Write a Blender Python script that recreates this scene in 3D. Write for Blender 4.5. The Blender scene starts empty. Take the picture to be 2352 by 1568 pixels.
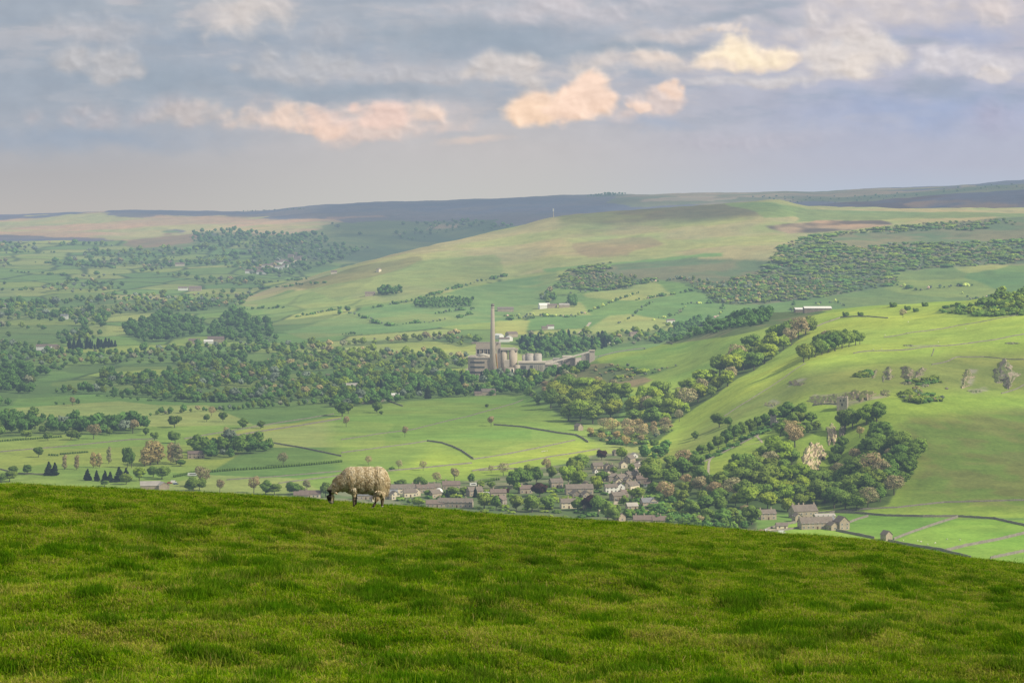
# Limestone valley seen from a grassy brow, with a grazing sheep
import bpy, math, random
import numpy as np
from mathutils import Vector, Matrix

random.seed(7)
RNG = np.random.default_rng(11)
SC = bpy.context.scene
COL = SC.collection
R = math.radians

# ---------------------------------------------------------------- camera
F, VH, U0, EYE = 5780.0, 470.0, 1176.0, 232.0      # survey units: focal length, horizon row, centre column, eye height (m)
cam_d = bpy.data.cameras.new('camera')
cam = bpy.data.objects.new('camera', cam_d)
COL.objects.link(cam)
cam.location = (0, 0, EYE)
cam.rotation_euler = (R(90), 0, 0)
cam_d.sensor_width = 36.0
cam_d.lens = 36.0 * F / 2352.0
cam_d.shift_y = -(784.0 - VH) / 2352.0
cam_d.clip_start = 0.5
cam_d.clip_end = 60000.0
SC.camera = cam
SC.view_settings.view_transform = 'Standard'
SC.view_settings.look = 'None'
SC.view_settings.exposure = 0
SC.view_settings.gamma = 1
SC.render.engine = 'CYCLES'
cy = SC.cycles
cy.max_bounces = 5
cy.diffuse_bounces = 2
cy.glossy_bounces = 1
cy.transmission_bounces = 2
cy.transparent_max_bounces = 6
cy.volume_bounces = 0
cy.use_denoising = True
cy.denoising_prefilter = 'ACCURATE'
cy.use_adaptive_sampling = False
cy.sample_clamp_indirect = 4.0

SUN_AZ, SUN_EL = R(112), R(38)                      # clockwise from the view axis (+Y)
SUN = Vector((math.sin(SUN_AZ) * math.cos(SUN_EL), math.cos(SUN_AZ) * math.cos(SUN_EL), math.sin(SUN_EL)))
sun_d = bpy.data.lights.new('sun', 'SUN')
sun_d.energy = 5.0
sun_d.angle = R(0.53)
sun_d.color = (1.0, 0.90, 0.70)
sun = bpy.data.objects.new('sun', sun_d)
COL.objects.link(sun)
sun.rotation_euler = SUN.to_track_quat('Z', 'Y').to_euler()
sun.location = (900, -400, 900)

# ---------------------------------------------------------------- helpers
def tag(o, label=None, cat=None, group=None, kind=None):
    if label: o['label'] = label
    if cat: o['category'] = cat
    if group: o['group'] = group
    if kind: o['kind'] = kind
    return o

def empty(name, loc, rz=0.0):
    o = bpy.data.objects.new(name, None)
    o.empty_display_size = 0.2
    COL.objects.link(o)
    o.location = loc
    o.rotation_euler = (0, 0, rz)
    return o

def link(name, me, mat=None, parent=None, loc=None):
    if mat is not None and not me.materials:
        me.materials.append(mat)
    o = bpy.data.objects.new(name, me)
    COL.objects.link(o)
    if parent is not None: o.parent = parent
    if loc is not None: o.location = loc
    return o

def copy_tree(o, parent=None):
    c = o.copy()
    COL.objects.link(c)
    c.parent = parent
    for ch in list(o.children):
        copy_tree(ch, c)
    return c

class MB:
    """collects simple shapes into one mesh"""
    def __init__(s): s.v, s.f, s.m = [], [], []
    def add(s, vs, fs, m=0):
        b = len(s.v); s.v += [tuple(p) for p in vs]
        s.f += [tuple(i + b for i in f) for f in fs]; s.m += [m] * len(fs)
    def box(s, x0, x1, y0, y1, z0, z1, m=0):
        s.add([(x0,y0,z0),(x1,y0,z0),(x1,y1,z0),(x0,y1,z0),(x0,y0,z1),(x1,y0,z1),(x1,y1,z1),(x0,y1,z1)],
              [(0,3,2,1),(4,5,6,7),(0,1,5,4),(1,2,6,5),(2,3,7,6),(3,0,4,7)], m)
    def tube(s, pts, radii, n=10, cap=True, m=0):
        pts = [Vector(p) for p in pts]; vs, fs = [], []
        for i, p in enumerate(pts):
            d = (pts[min(i+1, len(pts)-1)] - pts[max(i-1, 0)]).normalized()
            a = d.orthogonal().normalized() if abs(d.z) < 0.95 else Vector((1,0,0))
            a = (a - d * a.dot(d)).normalized(); b = d.cross(a)
            for k in range(n):
                t = 2 * math.pi * k / n
                vs.append(p + (a * math.cos(t) + b * math.sin(t)) * radii[i])
        for i in range(len(pts) - 1):
            for k in range(n):
                k2 = (k + 1) % n
                fs.append((i*n+k, i*n+k2, (i+1)*n+k2, (i+1)*n+k))
        if cap:
            fs.append(tuple(range(n-1, -1, -1))); fs.append(tuple(range((len(pts)-1)*n, len(pts)*n)))
        s.add(vs, fs, m)
    def ball(s, c, r, nu=12, nv=8, m=0, rot=None):
        vs, fs = [], []
        for j in range(nv + 1):
            ph = math.pi * j / nv
            for i in range(nu):
                th = 2 * math.pi * i / nu
                p = Vector((math.sin(ph)*math.cos(th)*r[0], math.sin(ph)*math.sin(th)*r[1], math.cos(ph)*r[2]))
                if rot: p = rot @ p
                vs.append(p + Vector(c))
        for j in range(nv):
            for i in range(nu):
                i2 = (i + 1) % nu
                fs.append((j*nu+i, (j+1)*nu+i, (j+1)*nu+i2, j*nu+i2))
        s.add(vs, fs, m)
    def mesh(s, name, mats=None, smooth=False):
        me = bpy.data.meshes.new(name)
        me.from_pydata(s.v, [], s.f)
        for mt in (mats or []): me.materials.append(mt)
        if len(set(s.m)) > 1: me.polygons.foreach_set('material_index', s.m)
        if smooth: me.polygons.foreach_set('use_smooth', [True] * len(s.f))
        me.update()
        return me
    def build(s, name, mat, parent=None, loc=None, smooth=False):
        mats = mat if isinstance(mat, (list, tuple)) else [mat]
        return link(name, s.mesh(name, mats, smooth), None, parent, loc)

def mesh_np(name, verts, loops, nper, mat=None, smooth=True):
    """mesh from numpy arrays; all faces with nper corners"""
    me = bpy.data.meshes.new(name)
    nv, nf = len(verts), len(loops) // nper
    me.vertices.add(nv); me.loops.add(nf * nper); me.polygons.add(nf)
    me.vertices.foreach_set('co', np.ascontiguousarray(verts, dtype=np.float32).ravel())
    me.loops.foreach_set('vertex_index', np.ascontiguousarray(loops, dtype=np.int32))
    me.polygons.foreach_set('loop_start', np.arange(nf, dtype=np.int32) * nper)
    me.polygons.foreach_set('use_smooth', np.full(nf, smooth))
    me.update(calc_edges=True)
    if mat: me.materials.append(mat)
    return me

# ---------------------------------------------------------------- numpy noise
def _hash(ix, iy, s):
    h = (ix.astype(np.int64) * 374761393 + iy.astype(np.int64) * 668265263 + s * 974634777) & 0x7fffffff
    h = ((h ^ (h >> 13)) * 1274126177) & 0x7fffffff
    h = (h ^ (h >> 16)) & 0xffff
    return h / 65535.0

def vnoise(x, y, s=0):
    ix, iy = np.floor(x), np.floor(y)
    fx, fy = x - ix, y - iy
    fx = fx*fx*fx*(fx*(fx*6-15)+10); fy = fy*fy*fy*(fy*(fy*6-15)+10)
    a, b = _hash(ix, iy, s), _hash(ix+1, iy, s)
    c, d = _hash(ix, iy+1, s), _hash(ix+1, iy+1, s)
    return (a*(1-fx)+b*fx)*(1-fy) + (c*(1-fx)+d*fx)*fy

def fbm(x, y, o=4, s=0):
    t, a, n = 0.0, 1.0, 0.0
    for k in range(o):
        t = t + a * vnoise(x * 2**k + 17.3*k, y * 2**k - 9.1*k, s + k); n += a; a *= 0.5
    return t / n                                   # 0..1, mean .5

def cells(x, y, size, s=3):
    """jittered cells: random id of the nearest seed, distance to the border"""
    gx, gy = x / size, y / size
    ix, iy = np.floor(gx), np.floor(gy)
    d1 = np.full(gx.shape, 9.0); d2 = np.full(gx.shape, 9.0); idr = np.zeros(gx.shape)
    for ox in (-1, 0, 1):
        for oy in (-1, 0, 1):
            cx, cy_ = ix + ox, iy + oy
            px = cx + 0.15 + 0.7 * _hash(cx, cy_, s); py = cy_ + 0.15 + 0.7 * _hash(cx, cy_, s + 1)
            d = np.hypot(gx - px, gy - py); r = _hash(cx, cy_, s + 2)
            nb = d < d1
            d2 = np.where(nb, d1, np.minimum(d2, d)); idr = np.where(nb, r, idr); d1 = np.where(nb, d, d1)
    return idr, (d2 - d1) * size * 0.5

def pchip(xk, yk, x):
    """monotone cubic; yk may be (n,) or (n,m)"""
    xk = np.asarray(xk, float); yk = np.asarray(yk, float)
    one = yk.ndim == 1
    if one: yk = yk[:, None]
    h = np.diff(xk)[:, None]; d = np.diff(yk, axis=0) / h
    m = np.zeros_like(yk); m[0], m[-1] = d[0], d[-1]
    w1 = 2*h[1:] + h[:-1]; w2 = h[1:] + 2*h[:-1]
    with np.errstate(divide='ignore', invalid='ignore'):
        mm = (w1 + w2) / (w1 / d[:-1] + w2 / d[1:])
    m[1:-1] = np.where(d[:-1] * d[1:] > 0, mm, 0.0)
    i = np.clip(np.searchsorted(xk, x) - 1, 0, len(xk) - 2)
    t = ((np.clip(x, xk[0], xk[-1]) - xk[i]) / (xk[i+1] - xk[i]))[:, None]
    hh = (xk[i+1] - xk[i])[:, None]
    out = ((2*t**3-3*t**2+1)*yk[i] + (t**3-2*t**2+t)*hh*m[i] + (-2*t**3+3*t**2)*yk[i+1] + (t**3-t**2)*hh*m[i+1])
    return out[:, 0] if one else out

def inside(poly, u, v):
    poly = np.asarray(poly, float); c = np.zeros(u.shape, bool)
    x0, y0 = poly[-1]
    for x1, y1 in poly:
        if y0 != y1:
            c ^= ((y1 > v) != (y0 > v)) & (u < (x0 - x1) * (v - y1) / (y0 - y1) + x1)
        x0, y0 = x1, y1
    return c

# ---------------------------------------------------------------- node helpers
def new_mat(name):
    m = bpy.data.materials.new(name); m.use_nodes = True
    nt = m.node_tree; nt.nodes.clear()
    out = nt.nodes.new('ShaderNodeOutputMaterial')
    return m, nt, out
def N(nt, typ, **kw):
    n = nt.nodes.new(typ)
    for k, v in kw.items(): setattr(n, k, v)
    return n
def math_n(nt, op, a, b=None, c=None, clamp=False):
    n = N(nt, 'ShaderNodeMath', operation=op, use_clamp=clamp)
    for i, q in enumerate((a, b, c)):
        if q is None: continue
        if hasattr(q, 'is_linked'): nt.links.new(q, n.inputs[i])
        else: n.inputs[i].default_value = q
    return n.outputs[0]
def mixc(nt, fac, a, b, blend='MIX'):
    n = N(nt, 'ShaderNodeMix', data_type='RGBA', blend_type=blend)
    for s, q in ((n.inputs[0], fac), (n.inputs[6], a), (n.inputs[7], b)):
        if hasattr(q, 'is_linked'): nt.links.new(q, s)
        elif isinstance(q, (int, float)): s.default_value = q
        else: s.default_value = (*q, 1.0) if len(q) == 3 else q
    return n.outputs[2]
def noise_n(nt, vec, scale, detail=4, rough=0.55, dist=0.0, dims='3D'):
    n = N(nt, 'ShaderNodeTexNoise', noise_dimensions=dims)
    n.inputs['Scale'].default_value = scale; n.inputs['Detail'].default_value = detail
    n.inputs['Roughness'].default_value = rough; n.inputs['Distortion'].default_value = dist
    if vec is not None: nt.links.new(vec, n.inputs['Vector'])
    return n.outputs[0]
def ramp(nt, fac, stops):
    n = N(nt, 'ShaderNodeValToRGB'); cr = n.color_ramp
    while len(cr.elements) < len(stops): cr.elements.new(0.5)
    for e, (p, c) in zip(cr.elements, stops):
        e.position = p; e.color = (*c, 1.0) if len(c) == 3 else c
    nt.links.new(fac, n.inputs[0])
    return n.outputs[0]
def smooth_n(nt, x, lo, hi):
    n = N(nt, 'ShaderNodeMapRange', interpolation_type='SMOOTHSTEP')
    n.inputs[1].default_value = lo; n.inputs[2].default_value = hi
    nt.links.new(x, n.inputs[0])
    return n.outputs[0]
def scale_vec(nt, vec, s):
    n = N(nt, 'ShaderNodeVectorMath', operation='MULTIPLY')
    nt.links.new(vec, n.inputs[0]); n.inputs[1].default_value = s
    return n.outputs[0]

def surf_mat(name, base, var=0.25, scale=2.0, rough=0.9, tint=False, dark=None, bump=0.0, coord='Object', spec=0.15):
    """plain weathered surface: base colour broken up by two noises (object colour as tint when asked)"""
    m, nt, out = new_mat(name)
    tc = N(nt, 'ShaderNodeTexCoord').outputs[coord]
    n1 = noise_n(nt, tc, scale, 5, 0.6); n2 = noise_n(nt, tc, scale * 0.17, 3, 0.5)
    s = math_n(nt, 'ADD', math_n(nt, 'MULTIPLY', n1, 0.6), math_n(nt, 'MULTIPLY', n2, 0.4))
    lo = tuple(c * (1 - var) for c in base) if dark is None else dark
    hi = tuple(min(1, c * (1 + var)) for c in base)
    c = ramp(nt, s, [(0.33, lo), (0.5, base), (0.68, hi)])
    if tint:
        c = mixc(nt, 1.0, c, N(nt, 'ShaderNodeObjectInfo').outputs['Color'], 'MULTIPLY')
    b = N(nt, 'ShaderNodeBsdfPrincipled')
    nt.links.new(c, b.inputs['Base Color']); b.inputs['Roughness'].default_value = rough
    b.inputs['Specular IOR Level'].default_value = spec
    if bump:
        bn = N(nt, 'ShaderNodeBump'); bn.inputs['Strength'].default_value = bump
        nt.links.new(n1, bn.inputs['Height']); nt.links.new(bn.outputs[0], b.inputs['Normal'])
    nt.links.new(b.outputs[0], out.inputs[0])
    return m
HAZE_SIGMA = 5.4e-5
HAZE_COL = (0.41, 0.535, 0.67)
HAZE_TOP = 350.0
GRASS_N = 430000
# ================================================================ TERRAIN
# survey columns: bearing u -> list of (distance y in metres, sight row v); height = EYE - (v - VH) / F * y
near = [(100, 470 + 20/100*F), (200, 470 + 50/200*F), (450, 470 + 150/450*F), (900, 470 + 222/900*F), (1300, 470 + 232/1300*F), (1500, 1364)]
flat = [(1800, 1215), (2000, 1140.5), (2600, 985.7), (3000, 917), (3421, 862)]
end = lambda v: [(13000, v + 45), (17000, v + 42)]
COLS = {
 0:    near + flat + [(4200, 782), (5200, 705), (6500, 640), (8000, 578), (9000, 545), (9700, 520), (10500, 496)] + end(496),
 300:  near + flat + [(4200, 784), (5200, 708), (6500, 642), (8000, 580), (9000, 541), (9800, 505), (10600, 484)] + end(484),
 560:  near + flat + [(4200, 784), (5000, 716), (5500, 690), (6500, 640), (8000, 572), (9000, 524), (9800, 500), (10500, 487)] + end(487),
 760:  near + flat + [(4200, 782), (4900, 705), (5500, 648), (5900, 622), (6600, 645), (8000, 572), (9000, 520), (9800, 486), (10500, 470)] + end(470),
 1000: near + flat + [(4200, 780), (4800, 700), (5500, 622), (6200, 560), (7000, 640), (8000, 585), (8800, 536), (9600, 490), (10500, 462)] + end(462),
 1176: near + flat + [(4000, 800), (4500, 742), (5000, 685), (5600, 610), (6300, 519), (7100, 620), (8200, 545), (9000, 503), (9800, 470), (10500, 455)] + end(455),
 1300: near + [(1800, 1215), (2000, 1140.5), (2600, 985), (2850, 930), (3080, 862), (3200, 862), (3421, 866), (4000, 800), (4500, 740), (5000, 678), (5600, 590), (6400, 492), (7200, 600), (8300, 535), (9000, 495), (9800, 464), (10500, 450)] + end(450),
 1400: near + [(1800, 1215), (2000, 1140.5), (2500, 1005), (2750, 945), (3000, 872), (3180, 814), (3300, 830), (3500, 850), (4000, 800), (4500, 738), (5000, 670), (5600, 582), (6500, 483), (7300, 600), (8300, 530), (9000, 490), (9800, 460), (10500, 447)] + end(447),
 1550: near + [(1800, 1215), (1950, 1152), (2200, 1065), (2500, 985), (2800, 898), (3100, 818), (3330, 778), (3600, 800), (4000, 800), (4500, 735), (5000, 660), (5600, 572), (6500, 472), (7300, 600), (8300, 525), (9000, 484), (9800, 455), (10500, 445)] + end(445),
 1700: near + [(1750, 1235), (1900, 1172), (2150, 1055), (2350, 978), (2600, 888), (2900, 802), (3150, 748), (3350, 726), (3800, 790), (4300, 760), (5000, 652), (5600, 560), (6500, 464), (7300, 600), (8300, 520), (9000, 474), (9800, 450), (10500, 443)] + end(443),
 1780: near + [(1750, 1235), (1880, 1180), (2100, 1070), (2300, 974), (2550, 880), (2850, 796), (3150, 738), (3330, 718), (3800, 780), (4300, 755), (5000, 650), (5600, 556), (6500, 462), (7300, 560), (8300, 510), (9000, 470), (9800, 448), (10500, 441)] + end(441),
 1860: near + [(1750, 1235), (1870, 1186), (2050, 1085), (2250, 968), (2450, 880), (2750, 795), (3050, 735), (3280, 712), (3800, 770), (4300, 750), (5000, 648), (5600, 552), (6500, 478), (7200, 500), (7900, 471), (8500, 490), (9200, 458), (9800, 447), (10500, 440)] + end(440),
 2000: near + [(1750, 1235), (1850, 1193), (2000, 1100), (2200, 965), (2400, 880), (2650, 800), (2950, 730), (3200, 700), (3800, 770), (4300, 745), (5000, 648), (5600, 552), (6500, 482), (7200, 500), (7900, 460), (8500, 480), (9200, 450), (9800, 440), (10500, 434)] + end(434),
 2150: near + [(1750, 1236), (1860, 1186), (2000, 1098), (2200, 972), (2400, 876), (2600, 806), (2900, 722), (3100, 690), (3800, 770), (4300, 745), (5000, 646), (5600, 550), (6500, 482), (7200, 495), (7900, 447), (8500, 470), (9200, 440), (9800, 432), (10500, 428)] + end(428),
 2352: near + [(1700, 1260), (1850, 1190), (2000, 1100), (2200, 985), (2400, 882), (2600, 800), (2800, 718), (3000, 668), (3700, 770), (4300, 745), (5000, 642), (5600, 545), (6500, 480), (7200, 488), (7900, 432), (8500, 455), (9200, 428), (9800, 420), (10500, 415)] + end(415),
}
yg = np.concatenate([np.linspace(100, 1440, 60), np.arange(1445, 3500, 2.6), np.arange(3500, 7000, 8.5), np.arange(7000, 10800, 19), np.linspace(10850, 17000, 24)])
ug = np.concatenate([np.linspace(-1500, -110, 50), np.arange(-100, 2455, 3.2), np.linspace(2465, 3850, 50)])
ku = np.array(sorted(COLS))
Zk = []
for u in ku:
    a = np.array(COLS[u], float)
    Zk.append(pchip(a[:, 0], EYE - (a[:, 1] - VH) / F * a[:, 0], yg))
Zk = np.array(Zk)                                        # (cols, rows)
Z = pchip(ku, Zk, np.clip(ug, ku[0], ku[-1]))            # (U, Y)
UU, YY = np.meshgrid(ug, yg, indexing='ij')
XX = (UU - U0) / F * YY
amp = np.clip((YY - 1200) / 1000, 0, 1)
up = np.clip(Z / 60.0, 0.12, 1.0)
Z = Z + amp * up * ((fbm(XX/260, YY/260, 4, 5) - 0.5) * 19 + (fbm(XX/70, YY/70, 3, 21) - 0.5) * 5.5)
# Cave Dale: a gully between the castle spur and the long slope
def gully(u0, y0, u1, y1, w, depth):
    global Z
    x0, x1 = (u0 - U0) / F * y0, (u1 - U0) / F * y1
    dx, dy = x1 - x0, y1 - y0; L2 = dx*dx + dy*dy
    t = np.clip(((XX - x0) * dx + (YY - y0) * dy) / L2, 0, 1)
    d = np.hypot(XX - x0 - t*dx, YY - y0 - t*dy)
    Z = Z - depth * np.exp(-(d / w)**2) * np.sin(np.pi * np.clip(t, 0.04, 0.96))
gully(1860, 1890, 1945, 2290, 30, 17)
gully(1500, 2350, 1840, 3080, 55, 10)
VV = VH + (EYE - Z) / YY * F

def zcol(u):
    i = np.clip(np.searchsorted(ug, u) - 1, 0, len(ug) - 2)
    t = (u - ug[i]) / (ug[i+1] - ug[i])
    return Z[i] * (1 - t) + Z[i+1] * t
def zat(x, y):
    """terrain height, arrays allowed"""
    x = np.asarray(x, float); y = np.asarray(y, float)
    u = np.clip(x / np.maximum(y, 50) * F + U0, ug[0], ug[-1] - 1e-6)
    i = np.clip(np.searchsorted(ug, u) - 1, 0, len(ug) - 2); j = np.clip(np.searchsorted(yg, y) - 1, 0, len(yg) - 2)
    t = (u - ug[i]) / (ug[i+1] - ug[i]); s = np.clip((y - yg[j]) / (yg[j+1] - yg[j]), 0, 1)
    return (Z[i, j]*(1-t) + Z[i+1, j]*t)*(1-s) + (Z[i, j+1]*(1-t) + Z[i+1, j+1]*t)*s
def ground(u, v, ymin=1450):
    """where the sight line on bearing u, row v meets the land: world point"""
    z = zcol(u); vv = VH + (EYE - z) / yg * F
    j0 = int(np.searchsorted(yg, ymin))
    k = np.argmax(vv[j0:] <= v) + j0
    if vv[k] > v: k = int(np.argmin(np.where(yg > ymin, vv, 9e9)))      # over the skyline: stand on it
    if k > j0 and vv[k-1] > v >= vv[k]:
        t = (vv[k-1] - v) / (vv[k-1] - vv[k]); y = yg[k-1] + t * (yg[k] - yg[k-1])
    else: y = yg[k]
    x = (u - U0) / F * y
    return Vector((x, y, float(zat(x, y))))

# ---- land cover
PAST = 1.15 * np.array([(0.175, 0.26, 0.055), (0.13, 0.225, 0.055), (0.215, 0.28, 0.06), (0.11, 0.19, 0.05), (0.235, 0.285, 0.085)])
FARW = np.clip((YY - 4200) / 1500, 0, 1)
wu = UU + (fbm(XX/40, YY/60, 3, 40) - 0.5) * 14 * np.clip(2600 / YY, 0.4, 1.2) + FARW * (fbm(XX/260, YY/420, 4, 46) - .5) * 110
wv = VV + (fbm(XX/55 + 40, YY/55, 3, 44) - 0.5) * 7 * np.clip(2600 / YY, 0.3, 1.2) + FARW * (fbm(XX/260 + 7, YY/420, 4, 48) - .5) * 22
idr, bd = cells(XX + 30 * (fbm(XX/300, YY/300, 2, 8) - .5), YY * 0.62, 150.0)
C = PAST[np.minimum((idr * 5).astype(int), 4)].copy()
far = np.clip((YY - 2600) / 2200, 0, 1)[..., None]
C = C * (1 - far) + (C * 0.80 + np.array((0.12, 0.185, 0.085)) * 0.25 + (idr[..., None] - .4) * np.array((.10, .07, .01))) * far  # distance haze put into the colour: far fields turn greener-blue
valley = (YY > 2050) & (UU < 1250) & (Z < 120)
C[(bd < 3.0 + 3.5 * np.clip((YY - 4500) / 2500, 0, 1)) & (YY > 3300) & (YY < 8800) & (Z < 140) & (UU < 1300)] = (0.045, 0.075, 0.03)

def paint(poly, col, ymin=0, ymax=1e9, mixf=1.0, streak=0.0, alt=None, sc=90.0, seed=0, warp=True, soft=0.0):
    pu, pv = (wu, wv) if warp else (UU, VV)
    p = np.array(poly, float)
    m = (pu > p[:, 0].min() - soft*2) & (pu < p[:, 0].max() + soft*2) & (pv > p[:, 1].min() - soft) & (pv < p[:, 1].max() + soft) & (YY > ymin) & (YY < ymax)
    ii = np.nonzero(m)
    if not len(ii[0]): return
    if soft:
        k = np.zeros(len(ii[0]))
        for q in range(12):
            r_q = math.sqrt((q + .5) / 12); k += inside(poly, pu[ii] + soft*2*r_q*math.cos(q*2.4), pv[ii] + soft*r_q*math.sin(q*2.4))
        k /= 12
    else: k = inside(poly, pu[ii], pv[ii]).astype(float)
    ok = k > 0
    ii = (ii[0][ok], ii[1][ok])
    col = np.array(col, float)[None]
    f = mixf * k[ok][:, None]
    if alt is not None:
        n = fbm(XX[ii]/sc, YY[ii]/(sc*(1+streak)), 4, 60 + seed)
        t = np.clip((n - 0.42) / 0.16, 0, 1)[:, None]
        col = col * (1-t) + np.array(alt)[None] * t
    C[ii] = C[ii] * (1-f) + col * f

BR, YG, OL, HE, SCR = (0.41, 0.285, 0.175), (0.33, 0.32, 0.14), (0.32, 0.345, 0.125), (0.115, 0.115, 0.165), (0.075, 0.115, 0.045)  # HE: heather with some blue distance haze put into it
BIG = 4000
# far moors
paint([(-1600, 380), (BIG, 380), (BIG, 560), (-1600, 560)], HE, 8700, alt=(0.15, 0.135, 0.15), sc=500, seed=1)
paint([(-1600, 515), (0, 506), (130, 497), (210, 489), (330, 500), (500, 499), (600, 504), (760, 503), (780, 520), (690, 540), (540, 545), (440, 533), (330, 549), (150, 543), (-1600, 553)], BR, 8500, alt=YG, sc=420, seed=2, streak=-0.4)
paint([(760, 515), (1150, 505), (1200, 560), (700, 640), (600, 560)], (0.08, 0.125, 0.06), 7500, alt=(0.16, 0.2, 0.075), sc=260, seed=3)
paint([(1000, 515), (1060, 512), (1060, 526), (1005, 528)], BR, 7500)
paint([(745, 498), (880, 492), (885, 499), (750, 506)], (0.30, 0.2, 0.16), 8500)
paint([(300, 545), (440, 535), (480, 545), (420, 570), (330, 580), (290, 560)], (0.26, 0.19, 0.11), 7500, alt=(0.14, 0.2, 0.08), sc=200)
paint([(1410, 440), (BIG, 405), (BIG, 440), (1860, 470), (1400, 468)], (0.30, 0.235, 0.14), 8300, alt=(0.16, 0.17, 0.08), sc=380, seed=4)
paint([(1500, 448), (1660, 449), (1660, 460), (1500, 458)], (0.34, 0.27, 0.17), 8300)
paint([(1700, 380), (BIG, 380), (BIG, 520), (1700, 520)], HE, 7250, 8200, alt=(0.11, 0.075, 0.08), sc=300, seed=5)
paint([(2050, 468), (BIG, 440), (BIG, 465), (2100, 485)], (0.25, 0.17, 0.12), 7200, 8200, alt=HE, sc=200, seed=6)
# long middle hill
paint([(560, 694), (640, 664), (700, 640), (760, 614), (850, 586), (1000, 550), (1100, 530), (1176, 508), (1300, 480), (1400, 440), (BIG, 400), (BIG, 640), (1600, 600), (1340, 605), (1160, 636), (1030, 670), (880, 690), (700, 668), (590, 702)], OL, 4700, 7250, alt=(0.36, 0.32, 0.15), sc=230, seed=7, streak=-0.35)
paint([(1280, 490), (1450, 478), (1650, 466), (1780, 464), (1720, 497), (1560, 510), (1400, 518), (1280, 516)], (0.18, 0.165, 0.085), 5000, 7250, alt=(0.22, 0.23, 0.09), sc=160, seed=8, soft=7)
paint([(1672, 468), (1790, 466), (1870, 480), (1830, 496), (1740, 500)], (0.215, 0.285, 0.09), 5000, 7250)
paint([(1850, 482), (2352, 487), (BIG, 487), (BIG, 505), (1990, 500), (1800, 507)], (0.19, 0.25, 0.09), 5000, 7250)
paint([(1745, 520), (1860, 503), (2010, 502), (2030, 516), (1880, 530), (1800, 536)], BR, 5000, 7250, alt=(0.13, 0.10, 0.08), sc=120, seed=9)
paint([(1310, 560), (1480, 545), (1500, 560), (1420, 585), (1330, 590)], (0.27, 0.21, 0.115), 4800, 7250, mixf=0.7)
paint([(700, 655), (860, 605), (1000, 585), (1010, 600), (880, 640), (780, 690)], (0.18, 0.19, 0.07), 4700, 7000, alt=(0.22, 0.22, 0.09), sc=140)
paint([(560, 700), (880, 640), (1000, 596), (1160, 580), (1150, 640), (1030, 668), (870, 700), (640, 725)], (0.20, 0.27, 0.085), 4300, 7000, mixf=0.65)
paint([(1240, 615), (1560, 583), (1640, 580), (1640, 588), (1560, 592), (1330, 608), (1245, 626)], (0.17, 0.29, 0.085), 4500, 7000)
paint([(870, 700), (1030, 672), (1165, 640), (1270, 625), (1265, 690), (1180, 735), (900, 760), (700, 780), (650, 760)], (0.145, 0.245, 0.08), 3900, 6000, alt=(0.19, 0.26, 0.085), sc=120, seed=10)
# scrub-covered flank
SCRUB = [(1272, 662), (1300, 622), (1420, 600), (1568, 592), (1770, 600), (1800, 562), (1900, 537), (2100, 517), (2352, 500), (BIG, 500), (BIG, 600), (2200, 612), (2060, 622), (2060, 655), (1900, 680), (1760, 700), (1650, 695), (1600, 650), (1500, 642), (1400, 668)]
paint(SCRUB, (0.125, 0.18, 0.085), 4400, 6600, alt=(0.19, 0.19, 0.10), sc=85, seed=11)
# bright small fields under it
paint([(1145, 737), (1218, 735), (1208, 766), (1136, 770)], (0.34, 0.36, 0.10), 3500, 5500)
paint([(880, 786), (1000, 784), (1100, 790), (1200, 792), (1195, 801), (1040, 806), (990, 812), (880, 796)], (0.30, 0.36, 0.09), 3500, 5500)
paint([(245, 680), (330, 675), (400, 680), (380, 690), (240, 692)], (0.34, 0.32, 0.14), 4500, 7000)
paint([(-1600, 660), (60, 662), (30, 685), (-1600, 690)], (0.2, 0.26, 0.1), 4500, 7000, mixf=.6)
# factory yard
paint([(1070, 846), (1200, 836), (1300, 822), (1372, 818), (1330, 846), (1240, 860), (1130, 872), (1070, 870)], (0.36, 0.33, 0.28), 3200, 4000, alt=(0.28, 0.26, 0.22), sc=20)
# valley pasture around the sheep-side fields
paint([(760, 935), (1000, 905), (1205, 905), (1270, 945), (1380, 1000), (1400, 1040), (1300, 1085), (1000, 1120), (840, 1120), (760, 1050)], (0.19, 0.315, 0.055), 1900, 3200, mixf=0.75, alt=(0.225, 0.325, 0.06), sc=150, seed=12, soft=16)
paint([(1000, 1030), (1087, 1055), (1250, 1028), (1330, 1010), (1390, 1035), (1370, 1050), (1180, 1085), (1060, 1092), (900, 1085)], (0.31, 0.40, 0.06), 1900, 3000, mixf=0.8, soft=12)  # sunlit patch: extra sun brightness put into the field colour
paint([(420, 1008), (610, 982), (780, 955), (784, 963), (620, 992), (470, 1012)], (0.30, 0.33, 0.06), 2000, 3200, mixf=.7)
# castle hill
HILL = [(1370, 822), (1500, 790), (1700, 700), (2000, 640), (BIG, 600), (BIG, 1192), (2200, 1188), (1900, 1176), (1640, 1110), (1560, 1090), (1470, 1060), (1500, 960)]
paint(HILL, (0.24, 0.355, 0.055), 1780, 3600, alt=(0.295, 0.395, 0.065), sc=170, seed=13)
paint([(1370, 822), (1520, 790), (1700, 765), (1780, 735), (1840, 745), (1700, 800), (1640, 850), (1520, 880), (1440, 862)], (0.165, 0.275, 0.06), 2500, 3600, alt=(0.20, 0.30, 0.065), sc=110, seed=14, soft=16)
paint([(1850, 745), (1990, 725), (2352, 690), (BIG, 680), (BIG, 790), (2100, 805), (1960, 840), (1800, 880), (1650, 960), (1540, 1020), (1480, 1050), (1640, 930), (1760, 840), (1840, 790)], (0.325, 0.42, 0.065), 2000, 3300, mixf=0.8, alt=(0.28, 0.37, 0.065), sc=140, seed=15, soft=16)  # lit diagonal band of the slope painted in as paler grass
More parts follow.
